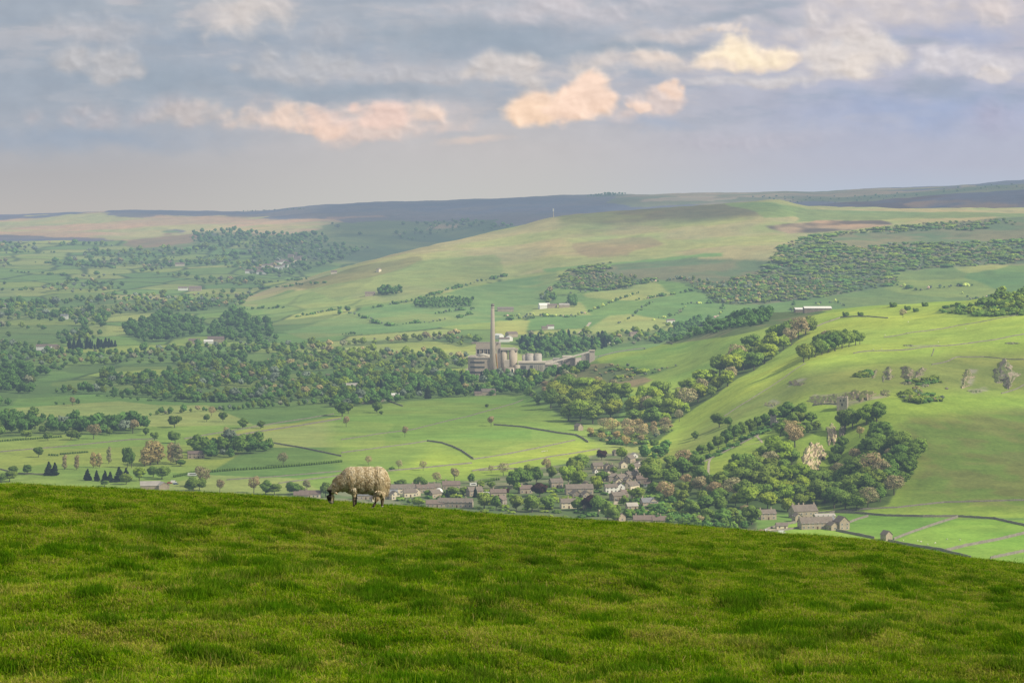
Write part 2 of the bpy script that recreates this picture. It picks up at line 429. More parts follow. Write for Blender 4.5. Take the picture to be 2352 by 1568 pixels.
paint([(1700, 925), (1850, 850), (2000, 835), (2200, 812), (BIG, 800), (BIG, 900), (2050, 900), (1860, 905), (1720, 960), (1560, 1060), (1500, 1070), (1600, 990)], (0.17, 0.205, 0.065), 1900, 2800, mixf=0.75, alt=(0.225, 0.255, 0.075), sc=60, seed=16, soft=16)  # less lit ground below the band, painted in darker
paint([(2060, 960), (2352, 940), (BIG, 940), (BIG, 1150), (2060, 1170), (2110, 1060)], (0.135, 0.21, 0.045), 1750, 2500, mixf=0.8, alt=(0.175, 0.19, 0.06), sc=30, seed=17, soft=16)  # lower slope painted darker as under grazing light, plus dark tussock patches
paint([(1236, 885), (1300, 850), (1352, 836), (1402, 832), (1452, 858), (1500, 872), (1470, 890), (1380, 884), (1290, 890)], (0.26, 0.21, 0.115), 2500, 3600, alt=(0.17, 0.18, 0.08), sc=40)
paint([(1498, 792), (1560, 752), (1640, 738), (1740, 716), (1830, 712), (1900, 716), (1830, 735), (1700, 768), (1560, 788)], (0.10, 0.15, 0.055), 2700, 3700, alt=(0.16, 0.17, 0.08), sc=45)
# bare limestone and scree
ROCKC = (0.36, 0.32, 0.27)
for poly in ([(1858, 925), (1868, 905), (1900, 906), (1940, 898), (1990, 898), (2010, 905), (2045, 896), (2042, 910), (1990, 918), (1950, 932), (1900, 930)],
             [(1803, 890), (1830, 872), (1850, 868), (1846, 880)], [(1752, 930), (1775, 918), (1790, 925), (1770, 938)],
             [(2205, 885), (2222, 848), (2245, 850), (2232, 885)], [(2225, 893), (2262, 888), (2270, 895), (2235, 902)],
             [(2085, 793), (2160, 790), (2160, 794), (2090, 797)], [(2120, 873), (2150, 866), (2152, 873), (2125, 880)]):
    paint(poly, ROCKC, 1900, 2900, mixf=0.75, alt=(0.2, 0.24, 0.1), sc=9)
# bottom fields and gardens
paint([(1900, 1180), (2352, 1195), (BIG, 1195), (BIG, 1420), (1700, 1420), (1745, 1225)], (0.20, 0.345, 0.05), 1300, 1930, alt=(0.225, 0.36, 0.055), sc=60, seed=18)
paint([(1918, 1180), (2200, 1190), (2055, 1238), (1945, 1222)], (0.15, 0.285, 0.05), 1300, 1930)
paint([(880, 1112), (1120, 1100), (1290, 1065), (1380, 1040), (1480, 1040), (1530, 1120), (1640, 1180), (1740, 1200), (1740, 1420), (600, 1420), (660, 1130)], (0.12, 0.17, 0.07), 1500, 2350, alt=(0.21, 0.22, 0.13), sc=16, seed=19)
# broad tone shifts everywhere
C *= (0.84 + 0.32 * fbm(XX/420, YY/420, 3, 70) + 0.34 * (fbm(XX/26, YY/26, 4, 71) - .5) + 0.22 * (fbm(XX/8, YY/8, 2, 73) - .5))[..., None]
C *= 1 + .16 * (fbm(XX/110, YY/110, 3, 74)[..., None] - .5) * np.array((2.2, .6, 0))
C = np.clip(C, 0.01, 0.6)

m, nt, out = new_mat('pasture and moor')
geo = N(nt, 'ShaderNodeNewGeometry').outputs['Position']
at = N(nt, 'ShaderNodeAttribute', attribute_name='cover').outputs['Color']
n1 = noise_n(nt, geo, 0.30, 6, 0.75); n2 = noise_n(nt, scale_vec(nt, geo, (0.02, 0.045, 0.03)), 1.0, 5, 0.65, 0.6)
k = math_n(nt, 'ADD', math_n(nt, 'MULTIPLY', n1, 1.05), math_n(nt, 'MULTIPLY', n2, 0.55))
c = mixc(nt, 1.0, at, ramp(nt, math_n(nt, 'MULTIPLY', k, 0.625), [(0.25, (0.50, 0.56, 0.55)), (0.5, (1.0, 1.0, 1.0)), (0.75, (1.5, 1.36, 1.25))]), 'MULTIPLY')
b = N(nt, 'ShaderNodeBsdfDiffuse'); b.inputs['Roughness'].default_value = 0.7
nt.links.new(c, b.inputs[0]); nt.links.new(b.outputs[0], out.inputs[0])
MAT_LAND = m

nU, nY = len(ug), len(yg)
idx = np.arange(nU * nY).reshape(nU, nY)
quads = np.stack([idx[:-1, :-1], idx[1:, :-1], idx[1:, 1:], idx[:-1, 1:]], -1).reshape(-1)
me = mesh_np('terrain', np.stack([XX, YY, Z], -1).reshape(-1, 3), quads, 4, MAT_LAND)
terrain = link('terrain', me)
tag(terrain, kind='structure')
def finish_cover():
    global C
    for _ in range(2):                                   # land cover changes over a few metres, not on a line
        P_ = np.pad(C, ((1, 1), (1, 1), (0, 0)), 'edge')
        C = (P_[1:-1, 1:-1]*2 + P_[:-2, 1:-1] + P_[2:, 1:-1] + P_[1:-1, :-2] + P_[1:-1, 2:]) / 6
    a_ = terrain.data.color_attributes.new('cover', 'FLOAT_COLOR', 'POINT')
    a_.data.foreach_set('color', np.concatenate([C.reshape(-1, 3), np.ones((nU*nY, 1))], 1).astype(np.float32).ravel())

# ================================================================ NEAR GROUND (the grassy brow the photographer stands on)
CREST = np.array([(-700, 1106), (-200, 1106), (0, 1110), (300, 1121), (600, 1138), (760, 1150), (880, 1160), (1000, 1168), (1176, 1182), (1400, 1196), (1600, 1208), (1800, 1225), (1900, 1232), (2000, 1240), (2100, 1258), (2200, 1275), (2352, 1293), (2600, 1335), (3000, 1420)], float)
CY, CC = 55.0, 1.5
def zmeadow(x, y):
    """height of the brow (arrays)"""
    x = np.asarray(x, float); y = np.asarray(y, float)
    u = x / np.maximum(y, 3) * F + U0
    vc = pchip(CREST[:, 0], CREST[:, 1], np.clip(u, -700, 3000).ravel()).reshape(u.shape)
    a = (vc - VH) / F - 2 * CC / CY
    w = np.clip((y - 2) / 10, 0, 1)
    a = a * w + 0.075 * (1 - w)
    z = EYE - (CC + a * y + CC / CY**2 * y * y)
    q = 0.45 + 0.55 * np.clip((42 - y) / 16, 0, 1)
    lump = (fbm(x/2.3, y/2.3, 3, 80) - .5) * 0.30 * q + (fbm(x/0.8, y/0.8, 2, 84) - .5) * 0.16 * q + (fbm(x/0.34, y/0.34, 2, 86) - .5) * 0.085 * q + (fbm(x/9, y/9, 2, 88) - .5) * 0.40 * q * q
    return z + lump - 0.07 * np.clip((y - 25) / 25, 0, 1)
yb = np.concatenate([np.linspace(-6, 9, 16), 9.3 * np.exp(np.linspace(0, math.log(112/9.3), 900))])
tb = np.linspace(-0.34, 0.34, 900)
TB, YB = np.meshgrid(tb, yb, indexing='ij')
XB = TB * np.maximum(YB, 10)
ZB = zmeadow(XB, YB)
m, nt, out = new_mat('turf soil')
geo = N(nt, 'ShaderNodeNewGeometry').outputs['Position']
n1 = noise_n(nt, geo, 9.0, 5, 0.7); n2 = noise_n(nt, geo, 0.8, 4, 0.6)
c = ramp(nt, n1, [(0.3, (0.030, 0.065, 0.006)), (0.55, (0.075, 0.130, 0.010)), (0.75, (0.16, 0.165, 0.04))])
c = mixc(nt, math_n(nt, 'MULTIPLY', n2, 0.5), c, (0.035, 0.075, 0.010))
b = N(nt, 'ShaderNodeBsdfDiffuse'); nt.links.new(c, b.inputs[0]); nt.links.new(b.outputs[0], out.inputs[0])
nA, nB = TB.shape
idx = np.arange(nA * nB).reshape(nA, nB)
quads = np.stack([idx[:-1, :-1], idx[1:, :-1], idx[1:, 1:], idx[:-1, 1:]], -1).reshape(-1)
meadow = link('ground', mesh_np('ground', np.stack([XB, YB, ZB], -1).reshape(-1, 3), quads, 4, m))
tag(meadow, kind='structure')
# ================================================================ SKY
w = bpy.data.worlds.new('World'); SC.world = w
w.use_nodes = True
w.cycles.sampling_method = 'NONE'
nt = w.node_tree; nt.nodes.clear()
wout = N(nt, 'ShaderNodeOutputWorld'); bg = N(nt, 'ShaderNodeBackground')
bg.inputs['Strength'].default_value = 0.1
nt.links.new(bg.outputs[0], wout.inputs[0])
sky = N(nt, 'ShaderNodeTexSky', sky_type='NISHITA', sun_disc=False, sun_elevation=SUN_EL, sun_rotation=SUN_AZ, altitude=400, air_density=1.0, dust_density=2.5, ozone_density=1.0)
tcw = N(nt, 'ShaderNodeTexCoord').outputs['Generated']
cl = smooth_n(nt, noise_n(nt, scale_vec(nt, tcw, (1, 1, 2)), 3.0, 2, 0.5), 0.38, 0.62)
nt.links.new(mixc(nt, cl, sky.outputs[0], (4.4, 4.5, 4.7)), bg.inputs[0])

# ---- the far sky: a curved bank of cloud 26 km out
#SKYFN
def lin(c): 
    c = np.asarray(c, float) / 255.0
    return np.where(c <= 0.04045, c / 12.92, ((c + 0.055) / 1.055) ** 2.4)
def sstep(x, a, b):
    t = np.clip((x - a) / (b - a), 0, 1); return t * t * (3 - 2 * t)
def gnoise(x, y, s=0):
    """gradient noise, about -1..1"""
    ix, iy = np.floor(x), np.floor(y); fx, fy = x - ix, y - iy
    ux = fx*fx*fx*(fx*(fx*6-15)+10); uy = fy*fy*fy*(fy*(fy*6-15)+10)
    def g(ox, oy):
        t = _hash(ix + ox, iy + oy, s) * 6.2832
        return np.cos(t) * (fx - ox) + np.sin(t) * (fy - oy)
    return ((g(0,0)*(1-ux) + g(1,0)*ux)*(1-uy) + (g(0,1)*(1-ux) + g(1,1)*ux)*uy) * 1.5
def gfbm(x, y, o, s, ridge=False, gain=0.5):
    t, a, n = 0.0, 1.0, 0.0
    for k in range(o):
        q = gnoise(x + 5.3*k, y - 3.1*k, s + k)
        t = t + a * (np.abs(q) if ridge else q); n += a; a *= gain
        x, y = (x * 1.62 - y * 1.20), (x * 1.20 + y * 1.62)      # turn and double
    return t / n
def sky_colour(u, v):
    """the sky as it looks on bearing u at height row v, display values 0..255"""
    def grad(stops):
        a = np.array(stops, float)
        return np.stack([np.interp(v, a[:, 0], a[:, k]) for k in (1, 2, 3)], -1)
    L = grad([(-400, 176, 182, 190), (0, 166, 175, 186), (190, 164, 173, 186), (330, 174, 177, 185), (400, 178, 177, 179), (480, 185, 182, 180)])
    M = grad([(-400, 176, 182, 192), (0, 176, 182, 192), (120, 174, 180, 192), (240, 186, 186, 192), (340, 194, 191, 192), (470, 196, 196, 193)])
    Rr = grad([(-400, 190, 190, 200), (0, 196, 193, 202), (120, 188, 188, 202), (260, 178, 183, 203), (380, 182, 186, 202), (450, 182, 193, 209)])
    t1 = sstep(u, 100, 1020)[..., None]; t2 = sstep(u, 1150, 2100)[..., None]
    c = L * (1 - t1) + M * t1
    c = c * (1 - t2) + Rr * t2
    wx = gfbm(u/170, v/120, 6, 201, gain=.47) * 74
    wy = gfbm(u/170 + 31, v/120, 6, 211, gain=.47) * 40
    st = .5 + .55 * gfbm(u/300 + .3, v/62, 6, 221, gain=.55)
    g = sstep(v, 330, 230)[..., None]
    c = c + ((np.array([150, 165, 183.]) - c) * (sstep(st, .50, .74) * .5)[..., None] + (np.array([204, 198, 200.]) - c) * (sstep(st, .47, .32) * .5)[..., None]) * g
    bw = 1 - 1.7 * gfbm(u/82, v/62, 5, 231, True, .44)
    bw2 = 1 - 1.7 * gfbm((u + 7)/82, (v - 7)/62, 5, 231, True, .44)
    lit = (bw - bw2)                                           # little relief, lit from the upper right
    def mass(c, u0, v0, ru, rv, col, amt=1.0, soft=0.6, flat=0.0, puff=0.45, tilt=0.0, rel=26):
        ru, rv = ru * 1.14, rv * 1.18
        x, y = u + wx - u0, v + wy - v0
        ca, sa = math.cos(tilt), math.sin(tilt)
        x, y = (x * ca - y * sa) / ru, (x * sa + y * ca) / rv
        f = 1.12 - np.hypot(x, y) + puff * (bw - 0.5) * 1.1
        if puff >= .55:                                        # heaped cloud: a pile of round puffs on a flatter base
            rq = random.Random(int(u0 * 31 + v0 * 7)); acc = np.zeros_like(f); k = 15
            px_, py_ = u + wx * .42 - u0, v + wy * .5 - v0
            for _ in range(k):
                th, q_ = rq.uniform(0, 6.283), math.sqrt(rq.random()) * .82
                cx0, cy0 = math.cos(th) * q_ * ru, math.sin(th) * q_ * rv
                cy0 = cy0 if cy0 < 0 else cy0 * .55
                cx0, cy0 = cx0 * ca + cy0 * sa, -cx0 * sa + cy0 * ca
                rk = (.34 + .30 * rq.random()) * min(ru, rv * 1.5) * (1.15 - .45 * q_)
                acc = acc + np.exp(5.0 * np.clip(1 - np.hypot(px_ - cx0, (py_ - cy0) * 1.25) / rk, -1.5, 1))
            pf = np.log(acc + 1e-9) / 5.0
            f = np.maximum(pf * .95 + .16 + .28 * (bw - .55), -.5) * .8 + .2 * f
        if flat: f = f - flat * np.maximum(y, 0)
        a = (sstep(f, -.12, soft + .34) * amt)[..., None]
        q = np.array(col, float) + (lit * rel * (puff > .3) - 7 * np.clip(y, -.6, 1) * (puff > .3))[..., None] * np.array([1.0, .96, .9])
        return c * (1 - a) + q * a
    DK, DK2, GY, WM, CR, PE, PK = (155, 168, 182), (162, 172, 185), (192, 190, 194), (214, 206, 202), (246, 231, 210), (249, 219, 199), (242, 209, 195)
    for q in SKY_MASSES: 
        q = list(q); q[4] = dict(DK=DK, DK2=DK2, GY=GY, WM=WM, CR=CR, PE=PE, PK=PK).get(q[4], q[4])
        c = mass(c, *q)
    fine = .45 * gfbm(u/70, v/44, 5, 241, gain=.5) * sstep(v, 430, 250)
    c = c + fine[..., None] * np.array([18, 17, 16.])
    return c
SKY_MASSES = [
    (1050, 92, 430, 62, 'DK', .9, .9, 0, .2), (330, 190, 330, 66, 'DK', .8, .9, 0, .2), (40, 190, 170, 120, 'DK2', .7, .9, 0, .2), (780, 212, 470, 30, 'DK', .85, .9, 0, .15),
    (1430, 112, 250, 24, 'DK', .8, .9, 0, .15), (200, 322, 380, 30, (156, 170, 188), .75, .9, 0, .2), (2140, 250, 330, 50, (160, 175, 206), .75, .9, 0, .2), (1680, 40, 240, 16, 'DK2', .7, .9, 0, .15),
    (2190, 82, 200, 24, (166, 177, 204), .8, .9, 0, .2), (50, 12, 170, 26, 'DK2', .9, .8, 0, .2), (870, -4, 230, 14, 'DK2', .8, .8, 0, .2), (1720, 5, 110, 12, 'DK2', .6, .8, 0, .2),
    (560, 28, 110, 60, 'WM', .9, .7, 0, .5), (740, 78, 90, 34, 'GY', .55, .9, 0, .4), (220, 62, 170, 36, 'GY', .7, .9, 0, .4), (220, 158, 105, 46, (188, 187, 190), .9, .5, .4, .7), (690, 162, 165, 42, (186, 187, 192), .9, .55, .5, .6),
    (1010, 178, 170, 30, (187, 187, 192), .85, .6, .6, .5), (1200, 172, 190, 40, (206, 200, 198), .95, .45, .7, .55, -.06), (1450, 152, 210, 32, (222, 210, 203), .8, .7, .5, .5), (1600, 78, 170, 20, (210, 203, 202), .85, .7, .2, .4, .1), (1300, 24, 330, 26, (206, 200, 204), .75, .8, 0, .4),
    (1770, 192, 170, 22, (210, 205, 205), .85, .6, .8, .5), (1955, 138, 118, 58, (220, 212, 208), .95, .45, .4, .7), (1900, 72, 110, 34, (214, 206, 205), .75, .7, .2, .6), (2215, 152, 120, 44, (210, 206, 211), .95, .5, .8, .7), (2020, 26, 190, 40, (216, 208, 207), .8, .8, 0, .6), (2310, 26, 90, 30, (220, 209, 206), .85, .7, 0, .5),
    (2290, 270, 90, 36, (188, 182, 200), .45, .9, 0, .4), (1700, 322, 200, 26, (192, 188, 198), .45, .9, 0, .4), (290, 268, 250, 42, (186, 183, 188), .8, .8, .3, .6), (440, 268, 80, 34, (206, 194, 188), .55, .7, .4, .6),
    (590, 280, 120, 26, (216, 200, 190), .65, .8, .3, .6), (820, 288, 250, 46, (226, 205, 195), .85, .7, .4, .54), (680, 272, 58, 30, 'PE', .6, .8, .3, .9), (735, 282, 60, 26, 'PK', .45, .8, .3, .7), (860, 264, 84, 30, 'PK', .68, .6, .5, .9), (982, 262, 44, 24, 'PE', .6, .7, .4, .9), (745, 300, 70, 20, (240, 210, 192), .65, .6, .2, .7), (1070, 329, 70, 10, (226, 206, 194), .6, .7, 0, .3),
    (1285, 262, 120, 48, (243, 213, 190), .95, .4, .7, .7, .1), (1352, 232, 56, 46, 'PE', .95, .35, .4, .8, .3), (1222, 278, 60, 34, (251, 220, 194), .9, .45, .6, .8), (1300, 268, 60, 34, 'PE', .8, .5, .5, .8), (1500, 245, 90, 34, (224, 206, 199), .85, .55, .5, .7, .3), (1548, 208, 34, 20, 'PE', .85, .5, .3, .8), (1455, 252, 34, 16, 'PE', .75, .55, .4, .7), (1030, 310, 70, 9, (184, 186, 192), .6, .7, 0, .2), (1500, 281, 120, 14, (163, 175, 195), .6, .8, 0, .2),
    (1715, 138, 100, 46, (242, 224, 205), .95, .4, 1.0, .7), (1712, 133, 70, 36, (254, 236, 208), 1, .45, 1.0, .5), (1500, 138, 70, 16, (234, 217, 204), .7, .7, .5, .5), (1690, 73, 60, 11, (230, 216, 206), .75, .6, .3, .6), (2285, 172, 36, 24, (226, 216, 210), .65, .6, .5, .6), (1990, 158, 46, 30, (230, 219, 210), .65, .6, .4, .6),
]
#SKYEND
su = np.concatenate([np.linspace(-2600, -60, 50), np.arange(-50, 2405, 3.0), np.linspace(2415, 5000, 50)])
sv = np.concatenate([np.linspace(-1300, -40, 40), np.arange(-34, 505, 2.4), np.linspace(512, 640, 10)])
SU, SV = np.meshgrid(su, sv, indexing='ij')
SD = 26000.0
ang = np.arctan((SU - U0) / F)
SX, SY = SD * np.sin(ang), SD * np.cos(ang)
SZ = EYE + (VH - SV) / F * SY
colr = lin(np.clip(sky_colour(SU, SV), 0, 255))
# the hazy air in front adds its own light: what the bank itself sends out is what is left
run = np.where(SV < VH - 1, np.minimum((HAZE_TOP - EYE) / np.maximum((VH - SV) / F, 1e-4), 17800.0), 17800.0)
T = np.exp(-HAZE_SIGMA * run)[..., None]
colr = np.maximum((colr - np.array(HAZE_COL) * (1 - T)) / T, 0.0)
edge = sstep(SU, -2600, -700) * sstep(SU, 5000, 3100) * sstep(SV, -1300, -420)
m, nt, out = new_mat('far cloud')
em = N(nt, 'ShaderNodeEmission'); tp = N(nt, 'ShaderNodeBsdfTransparent'); mx = N(nt, 'ShaderNodeMixShader')
nt.links.new(N(nt, 'ShaderNodeAttribute', attribute_name='glow').outputs['Color'], em.inputs[0])
nt.links.new(N(nt, 'ShaderNodeAttribute', attribute_name='fade').outputs['Fac'], mx.inputs[0])
nt.links.new(tp.outputs[0], mx.inputs[1]); nt.links.new(em.outputs[0], mx.inputs[2]); nt.links.new(mx.outputs[0], out.inputs[0])
m.cycles.emission_sampling = 'NONE'
nS, nV = SU.shape
idx = np.arange(nS * nV).reshape(nS, nV)
quads = np.stack([idx[:-1, :-1], idx[1:, :-1], idx[1:, 1:], idx[:-1, 1:]], -1).reshape(-1)
me = mesh_np('sky', np.stack([SX, SY, SZ], -1).reshape(-1, 3), quads, 4, m)
a_ = me.color_attributes.new('glow', 'FLOAT_COLOR', 'POINT'); a_.data.foreach_set('color', np.concatenate([colr.reshape(-1, 3), np.ones((nS*nV, 1))], 1).astype(np.float32).ravel())
a_ = me.attributes.new('fade', 'FLOAT', 'POINT'); a_.data.foreach_set('value', edge.astype(np.float32).ravel())
skyo = link('sky', me); tag(skyo, kind='structure')

# ---------------------------------------------------------------- haze: one big box of hazy air over the whole landscape
m, nt, out = new_mat('hazy air')
ab = N(nt, 'ShaderNodeVolumeAbsorption'); ab.inputs['Color'].default_value = (0, 0, 0, 1)
SIG = HAZE_SIGMA
ab.inputs['Density'].default_value = SIG
em = N(nt, 'ShaderNodeEmission'); em.inputs['Color'].default_value = (*HAZE_COL, 1)
em.inputs['Strength'].default_value = SIG
ad = N(nt, 'ShaderNodeAddShader')
nt.links.new(ab.outputs[0], ad.inputs[0]); nt.links.new(em.outputs[0], ad.inputs[1]); nt.links.new(ad.outputs[0], out.inputs['Volume'])
hb = MB(); hb.box(-16000, 16000, -3000, 17800, -120, HAZE_TOP)
haze = hb.build('haze', m)
tag(haze, kind='stuff')

# ---------------------------------------------------------------- unseen cloud sheet added overhead, its cover laid out to shade chosen land
HC = 1500.0
cx_ = np.arange(-5200, 7600, 45.0); cyy = np.arange(-3200, 11000, 45.0)
CXX, CYY = np.meshgrid(cx_, cyy, indexing='ij')
gx, gy, gz = CXX.copy(), CYY.copy(), np.full(CXX.shape, 60.0)
for _ in range(4):
    t = (HC - gz) / SUN.z
    gx = CXX - SUN.x * t; gy = CYY - SUN.y * t
    gz = np.where(gy > 100, zat(gx, np.maximum(gy, 101)), 225.0)
gu = gx / np.maximum(gy, 60) * F + U0; gv = VH + (EYE - gz) / np.maximum(gy, 60) * F
wu_ = gu + (fbm(gx/350, gy/350, 3, 90) - .5) * 160 * np.clip(2500/np.maximum(gy, 400), .3, 1.3); wv_ = gv + (fbm(gx/350+9, gy/350, 3, 93) - .5) * 40
D = np.full(CXX.shape, 0.45)
def shade(poly, val, y0=-9e9, y1=9e9):
    mk = inside(poly, wu_, wv_) & (gy > y0) & (gy < y1)
    D[mk] = val
shade([(-3000, 540), (900, 540), (1000, 700), (900, 800), (1060, 860), (1200, 900), (1000, 960), (700, 1040), (600, 1300), (-3000, 1300)], 0.42, 1500)
shade([(-3000, 760), (700, 770), (900, 800), (1040, 860), (1100, 905), (400, 925), (-3000, 930)], 0.48, 1500)
shade([(200, 670), (460, 660), (640, 690), (1240, 780), (1260, 812), (300, 830), (100, 820), (220, 770)], 0.40, 1500)
shade([(400, 800), (1080, 800), (1040, 818), (500, 815)], 0.05, 1500)
shade([(220, 668), (460, 665), (450, 695), (230, 695)], 0.05, 1500)
shade([(-3000, 480), (760, 495), (760, 540), (-3000, 545)], 0.22, 8000)
shade([(700, 430), (1500, 440), (1300, 540), (1000, 560), (760, 540)], 0.78, 7000)
shade([(560, 700), (1000, 560), (1250, 510), (1900, 470), (4000, 470), (4000, 760), (1500, 800), (1040, 790), (600, 740)], 0.10, 4000, 7000)
shade([(1250, 470), (1700, 455), (1760, 490), (1560, 530), (1300, 540)], 0.6, 5000, 7000)
shade([(1000, 590), (1300, 560), (1560, 580), (1280, 660), (1030, 670)], 0.28, 4000, 7000)
shade([(1800, 430), (4000, 420), (4000, 480), (1850, 485)], 0.7, 7000)
shade([(1060, 700), (1400, 700), (1400, 880), (1060, 880)], 0.14, 3200, 5000)
shade([(1370, 815), (1700, 740), (1840, 745), (1600, 880), (1440, 880)], 0.14, 2300, 3600)
shade([(1480, 800), (1560, 750), (1900, 705), (1840, 735), (1700, 770)], 0.35, 2700, 3700)
shade([(860, 1010), (1240, 960), (1420, 1030), (1560, 1050), (1560, 1300), (820, 1300), (700, 1100)], 0.06, 1500, 2700)
shade([(1080, 1020), (1400, 1000), (1420, 1060), (1080, 1090)], 0.0, 1500, 2700)
shade([(1200, 880), (1480, 840), (1860, 720), (2352, 640), (4000, 600), (4000, 950), (2060, 950), (1960, 900), (1700, 1000), (1500, 1100), (1300, 1000)], 0.0, 1700, 3600)
shade([(1620, 985), (1840, 868), (2000, 836), (2352, 800), (4000, 790), (4000, 880), (2100, 890), (1860, 900), (1700, 985), (1560, 1075)], 0.30, 1700, 3000)
shade([(1460, 1080), (1640, 940), (1800, 860), (2050, 830), (2100, 900), (2060, 960), (1900, 1000), (1760, 1160), (1500, 1260)], 0.10, 1600, 2700)
shade([(2060, 960), (2352, 940), (4000, 930), (4000, 1180), (2060, 1180), (1900, 1160), (1960, 1040)], 0.26, 1600, 2600)
shade([(1700, 1180), (1960, 1172), (4000, 1190), (4000, 1500), (1700, 1400)], 0.0, 1300, 1900)
D[(gy < 400)] = 0.08
D = D + (fbm(CXX/500, CYY/500, 4, 97) - 0.5) * 0.35 * (D > 0.02) * (gy > 400)
for _ in range(2):                                # soften the edges of the shade
    D = (D + np.roll(D, 1, 0) + np.roll(D, -1, 0) + np.roll(D, 1, 1) + np.roll(D, -1, 1)) / 5
D = np.clip(D, 0, 0.92)
m, nt, out = new_mat('cloud_shade')
at = N(nt, 'ShaderNodeAttribute', attribute_name='shade_amount').outputs['Fac']
tl = N(nt, 'ShaderNodeBsdfTranslucent'); tl.inputs[0].default_value = (0.6, 0.6, 0.6, 1)
tp = N(nt, 'ShaderNodeBsdfTransparent')
mx = N(nt, 'ShaderNodeMixShader'); nt.links.new(at, mx.inputs[0]); nt.links.new(tp.outputs[0], mx.inputs[1]); nt.links.new(tl.outputs[0], mx.inputs[2])
nt.links.new(mx.outputs[0], out.inputs[0])
a_n, b_n = CXX.shape
idx = np.arange(a_n * b_n).reshape(a_n, b_n)
quads = np.stack([idx[:-1, :-1], idx[1:, :-1], idx[1:, 1:], idx[:-1, 1:]], -1).reshape(-1)
CZ = HC + (fbm(CXX/900, CYY/900, 3, 99) - .5) * 90
me = mesh_np('shade_cloud_sheet', np.stack([CXX, CYY, CZ], -1).reshape(-1, 3), quads, 4, m)
a_ = me.attributes.new('shade_amount', 'FLOAT', 'POINT'); a_.data.foreach_set('value', D.astype(np.float32).ravel())
shade_cloud_sheet = link('shade_cloud_sheet', me)
tag(shade_cloud_sheet, kind='structure')
# ================================================================ GRASS
def grass_mat():
    m, nt, out = new_mat('meadow grass')
    geo = N(nt, 'ShaderNodeNewGeometry').outputs['Position']
    flatp = scale_vec(nt, geo, (1, 1, 0))
    big = noise_n(nt, flatp, 0.16, 3, 0.5); mid = noise_n(nt, flatp, 0.7, 5, 0.65, 0.3); fine = noise_n(nt, flatp, 2.6, 4, 0.65)
    rnd = N(nt, 'ShaderNodeObjectInfo').outputs['Random']
    bl = N(nt, 'ShaderNodeAttribute', attribute_name='blade').outputs['Color']
    sp = N(nt, 'ShaderNodeSeparateColor'); nt.links.new(bl, sp.inputs[0])
    t, br = sp.outputs[0], sp.outputs[1]                     # height along the blade, blade random
    lush = N(nt, 'ShaderNodeAttribute', attribute_type='INSTANCER', attribute_name='lush').outputs['Fac']
    k = math_n(nt, 'ADD', math_n(nt, 'MULTIPLY', mid, 0.6), math_n(nt, 'ADD', math_n(nt, 'MULTIPLY', fine, 0.45), math_n(nt, 'MULTIPLY', big, 0.15)))
    k = math_n(nt, 'ADD', k, math_n(nt, 'MULTIPLY', math_n(nt, 'SUBTRACT', rnd, 0.5), 0.30))
    green = ramp(nt, k, [(0.40, (0.070, 0.190, 0.002)), (0.52, (0.155, 0.315, 0.003)), (0.64, (0.255, 0.365, 0.012)), (0.77, (0.38, 0.385, 0.07))])
    green = mixc(nt, math_n(nt, 'MULTIPLY', lush, .82), green, (0.045, 0.140, 0.004))
    dry = ramp(nt, br, [(0.80, (0, 0, 0)), (0.90, (1, 1, 1))])
    dryf = math_n(nt, 'MULTIPLY', dry, math_n(nt, 'MULTIPLY', smooth_n(nt, math_n(nt, 'ADD', k, math_n(nt, 'MULTIPLY', lush, -0.25)), 0.42, 0.72), 0.85))
    c = mixc(nt, dryf, green, (0.36, 0.29, 0.12))
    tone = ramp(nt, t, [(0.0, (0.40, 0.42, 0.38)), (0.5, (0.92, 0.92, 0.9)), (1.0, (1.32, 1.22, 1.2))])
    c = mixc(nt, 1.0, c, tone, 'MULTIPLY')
    d = N(nt, 'ShaderNodeBsdfDiffuse'); tr = N(nt, 'ShaderNodeBsdfTranslucent'); mx = N(nt, 'ShaderNodeMixShader'); mx.inputs[0].default_value = 0.38
    nt.links.new(c, d.inputs[0]); nt.links.new(c, tr.inputs[0]); nt.links.new(d.outputs[0], mx.inputs[1]); nt.links.new(tr.outputs[0], mx.inputs[2])
    nt.links.new(mx.outputs[0], out.inputs[0])
    return m
MAT_GRASS = grass_mat()

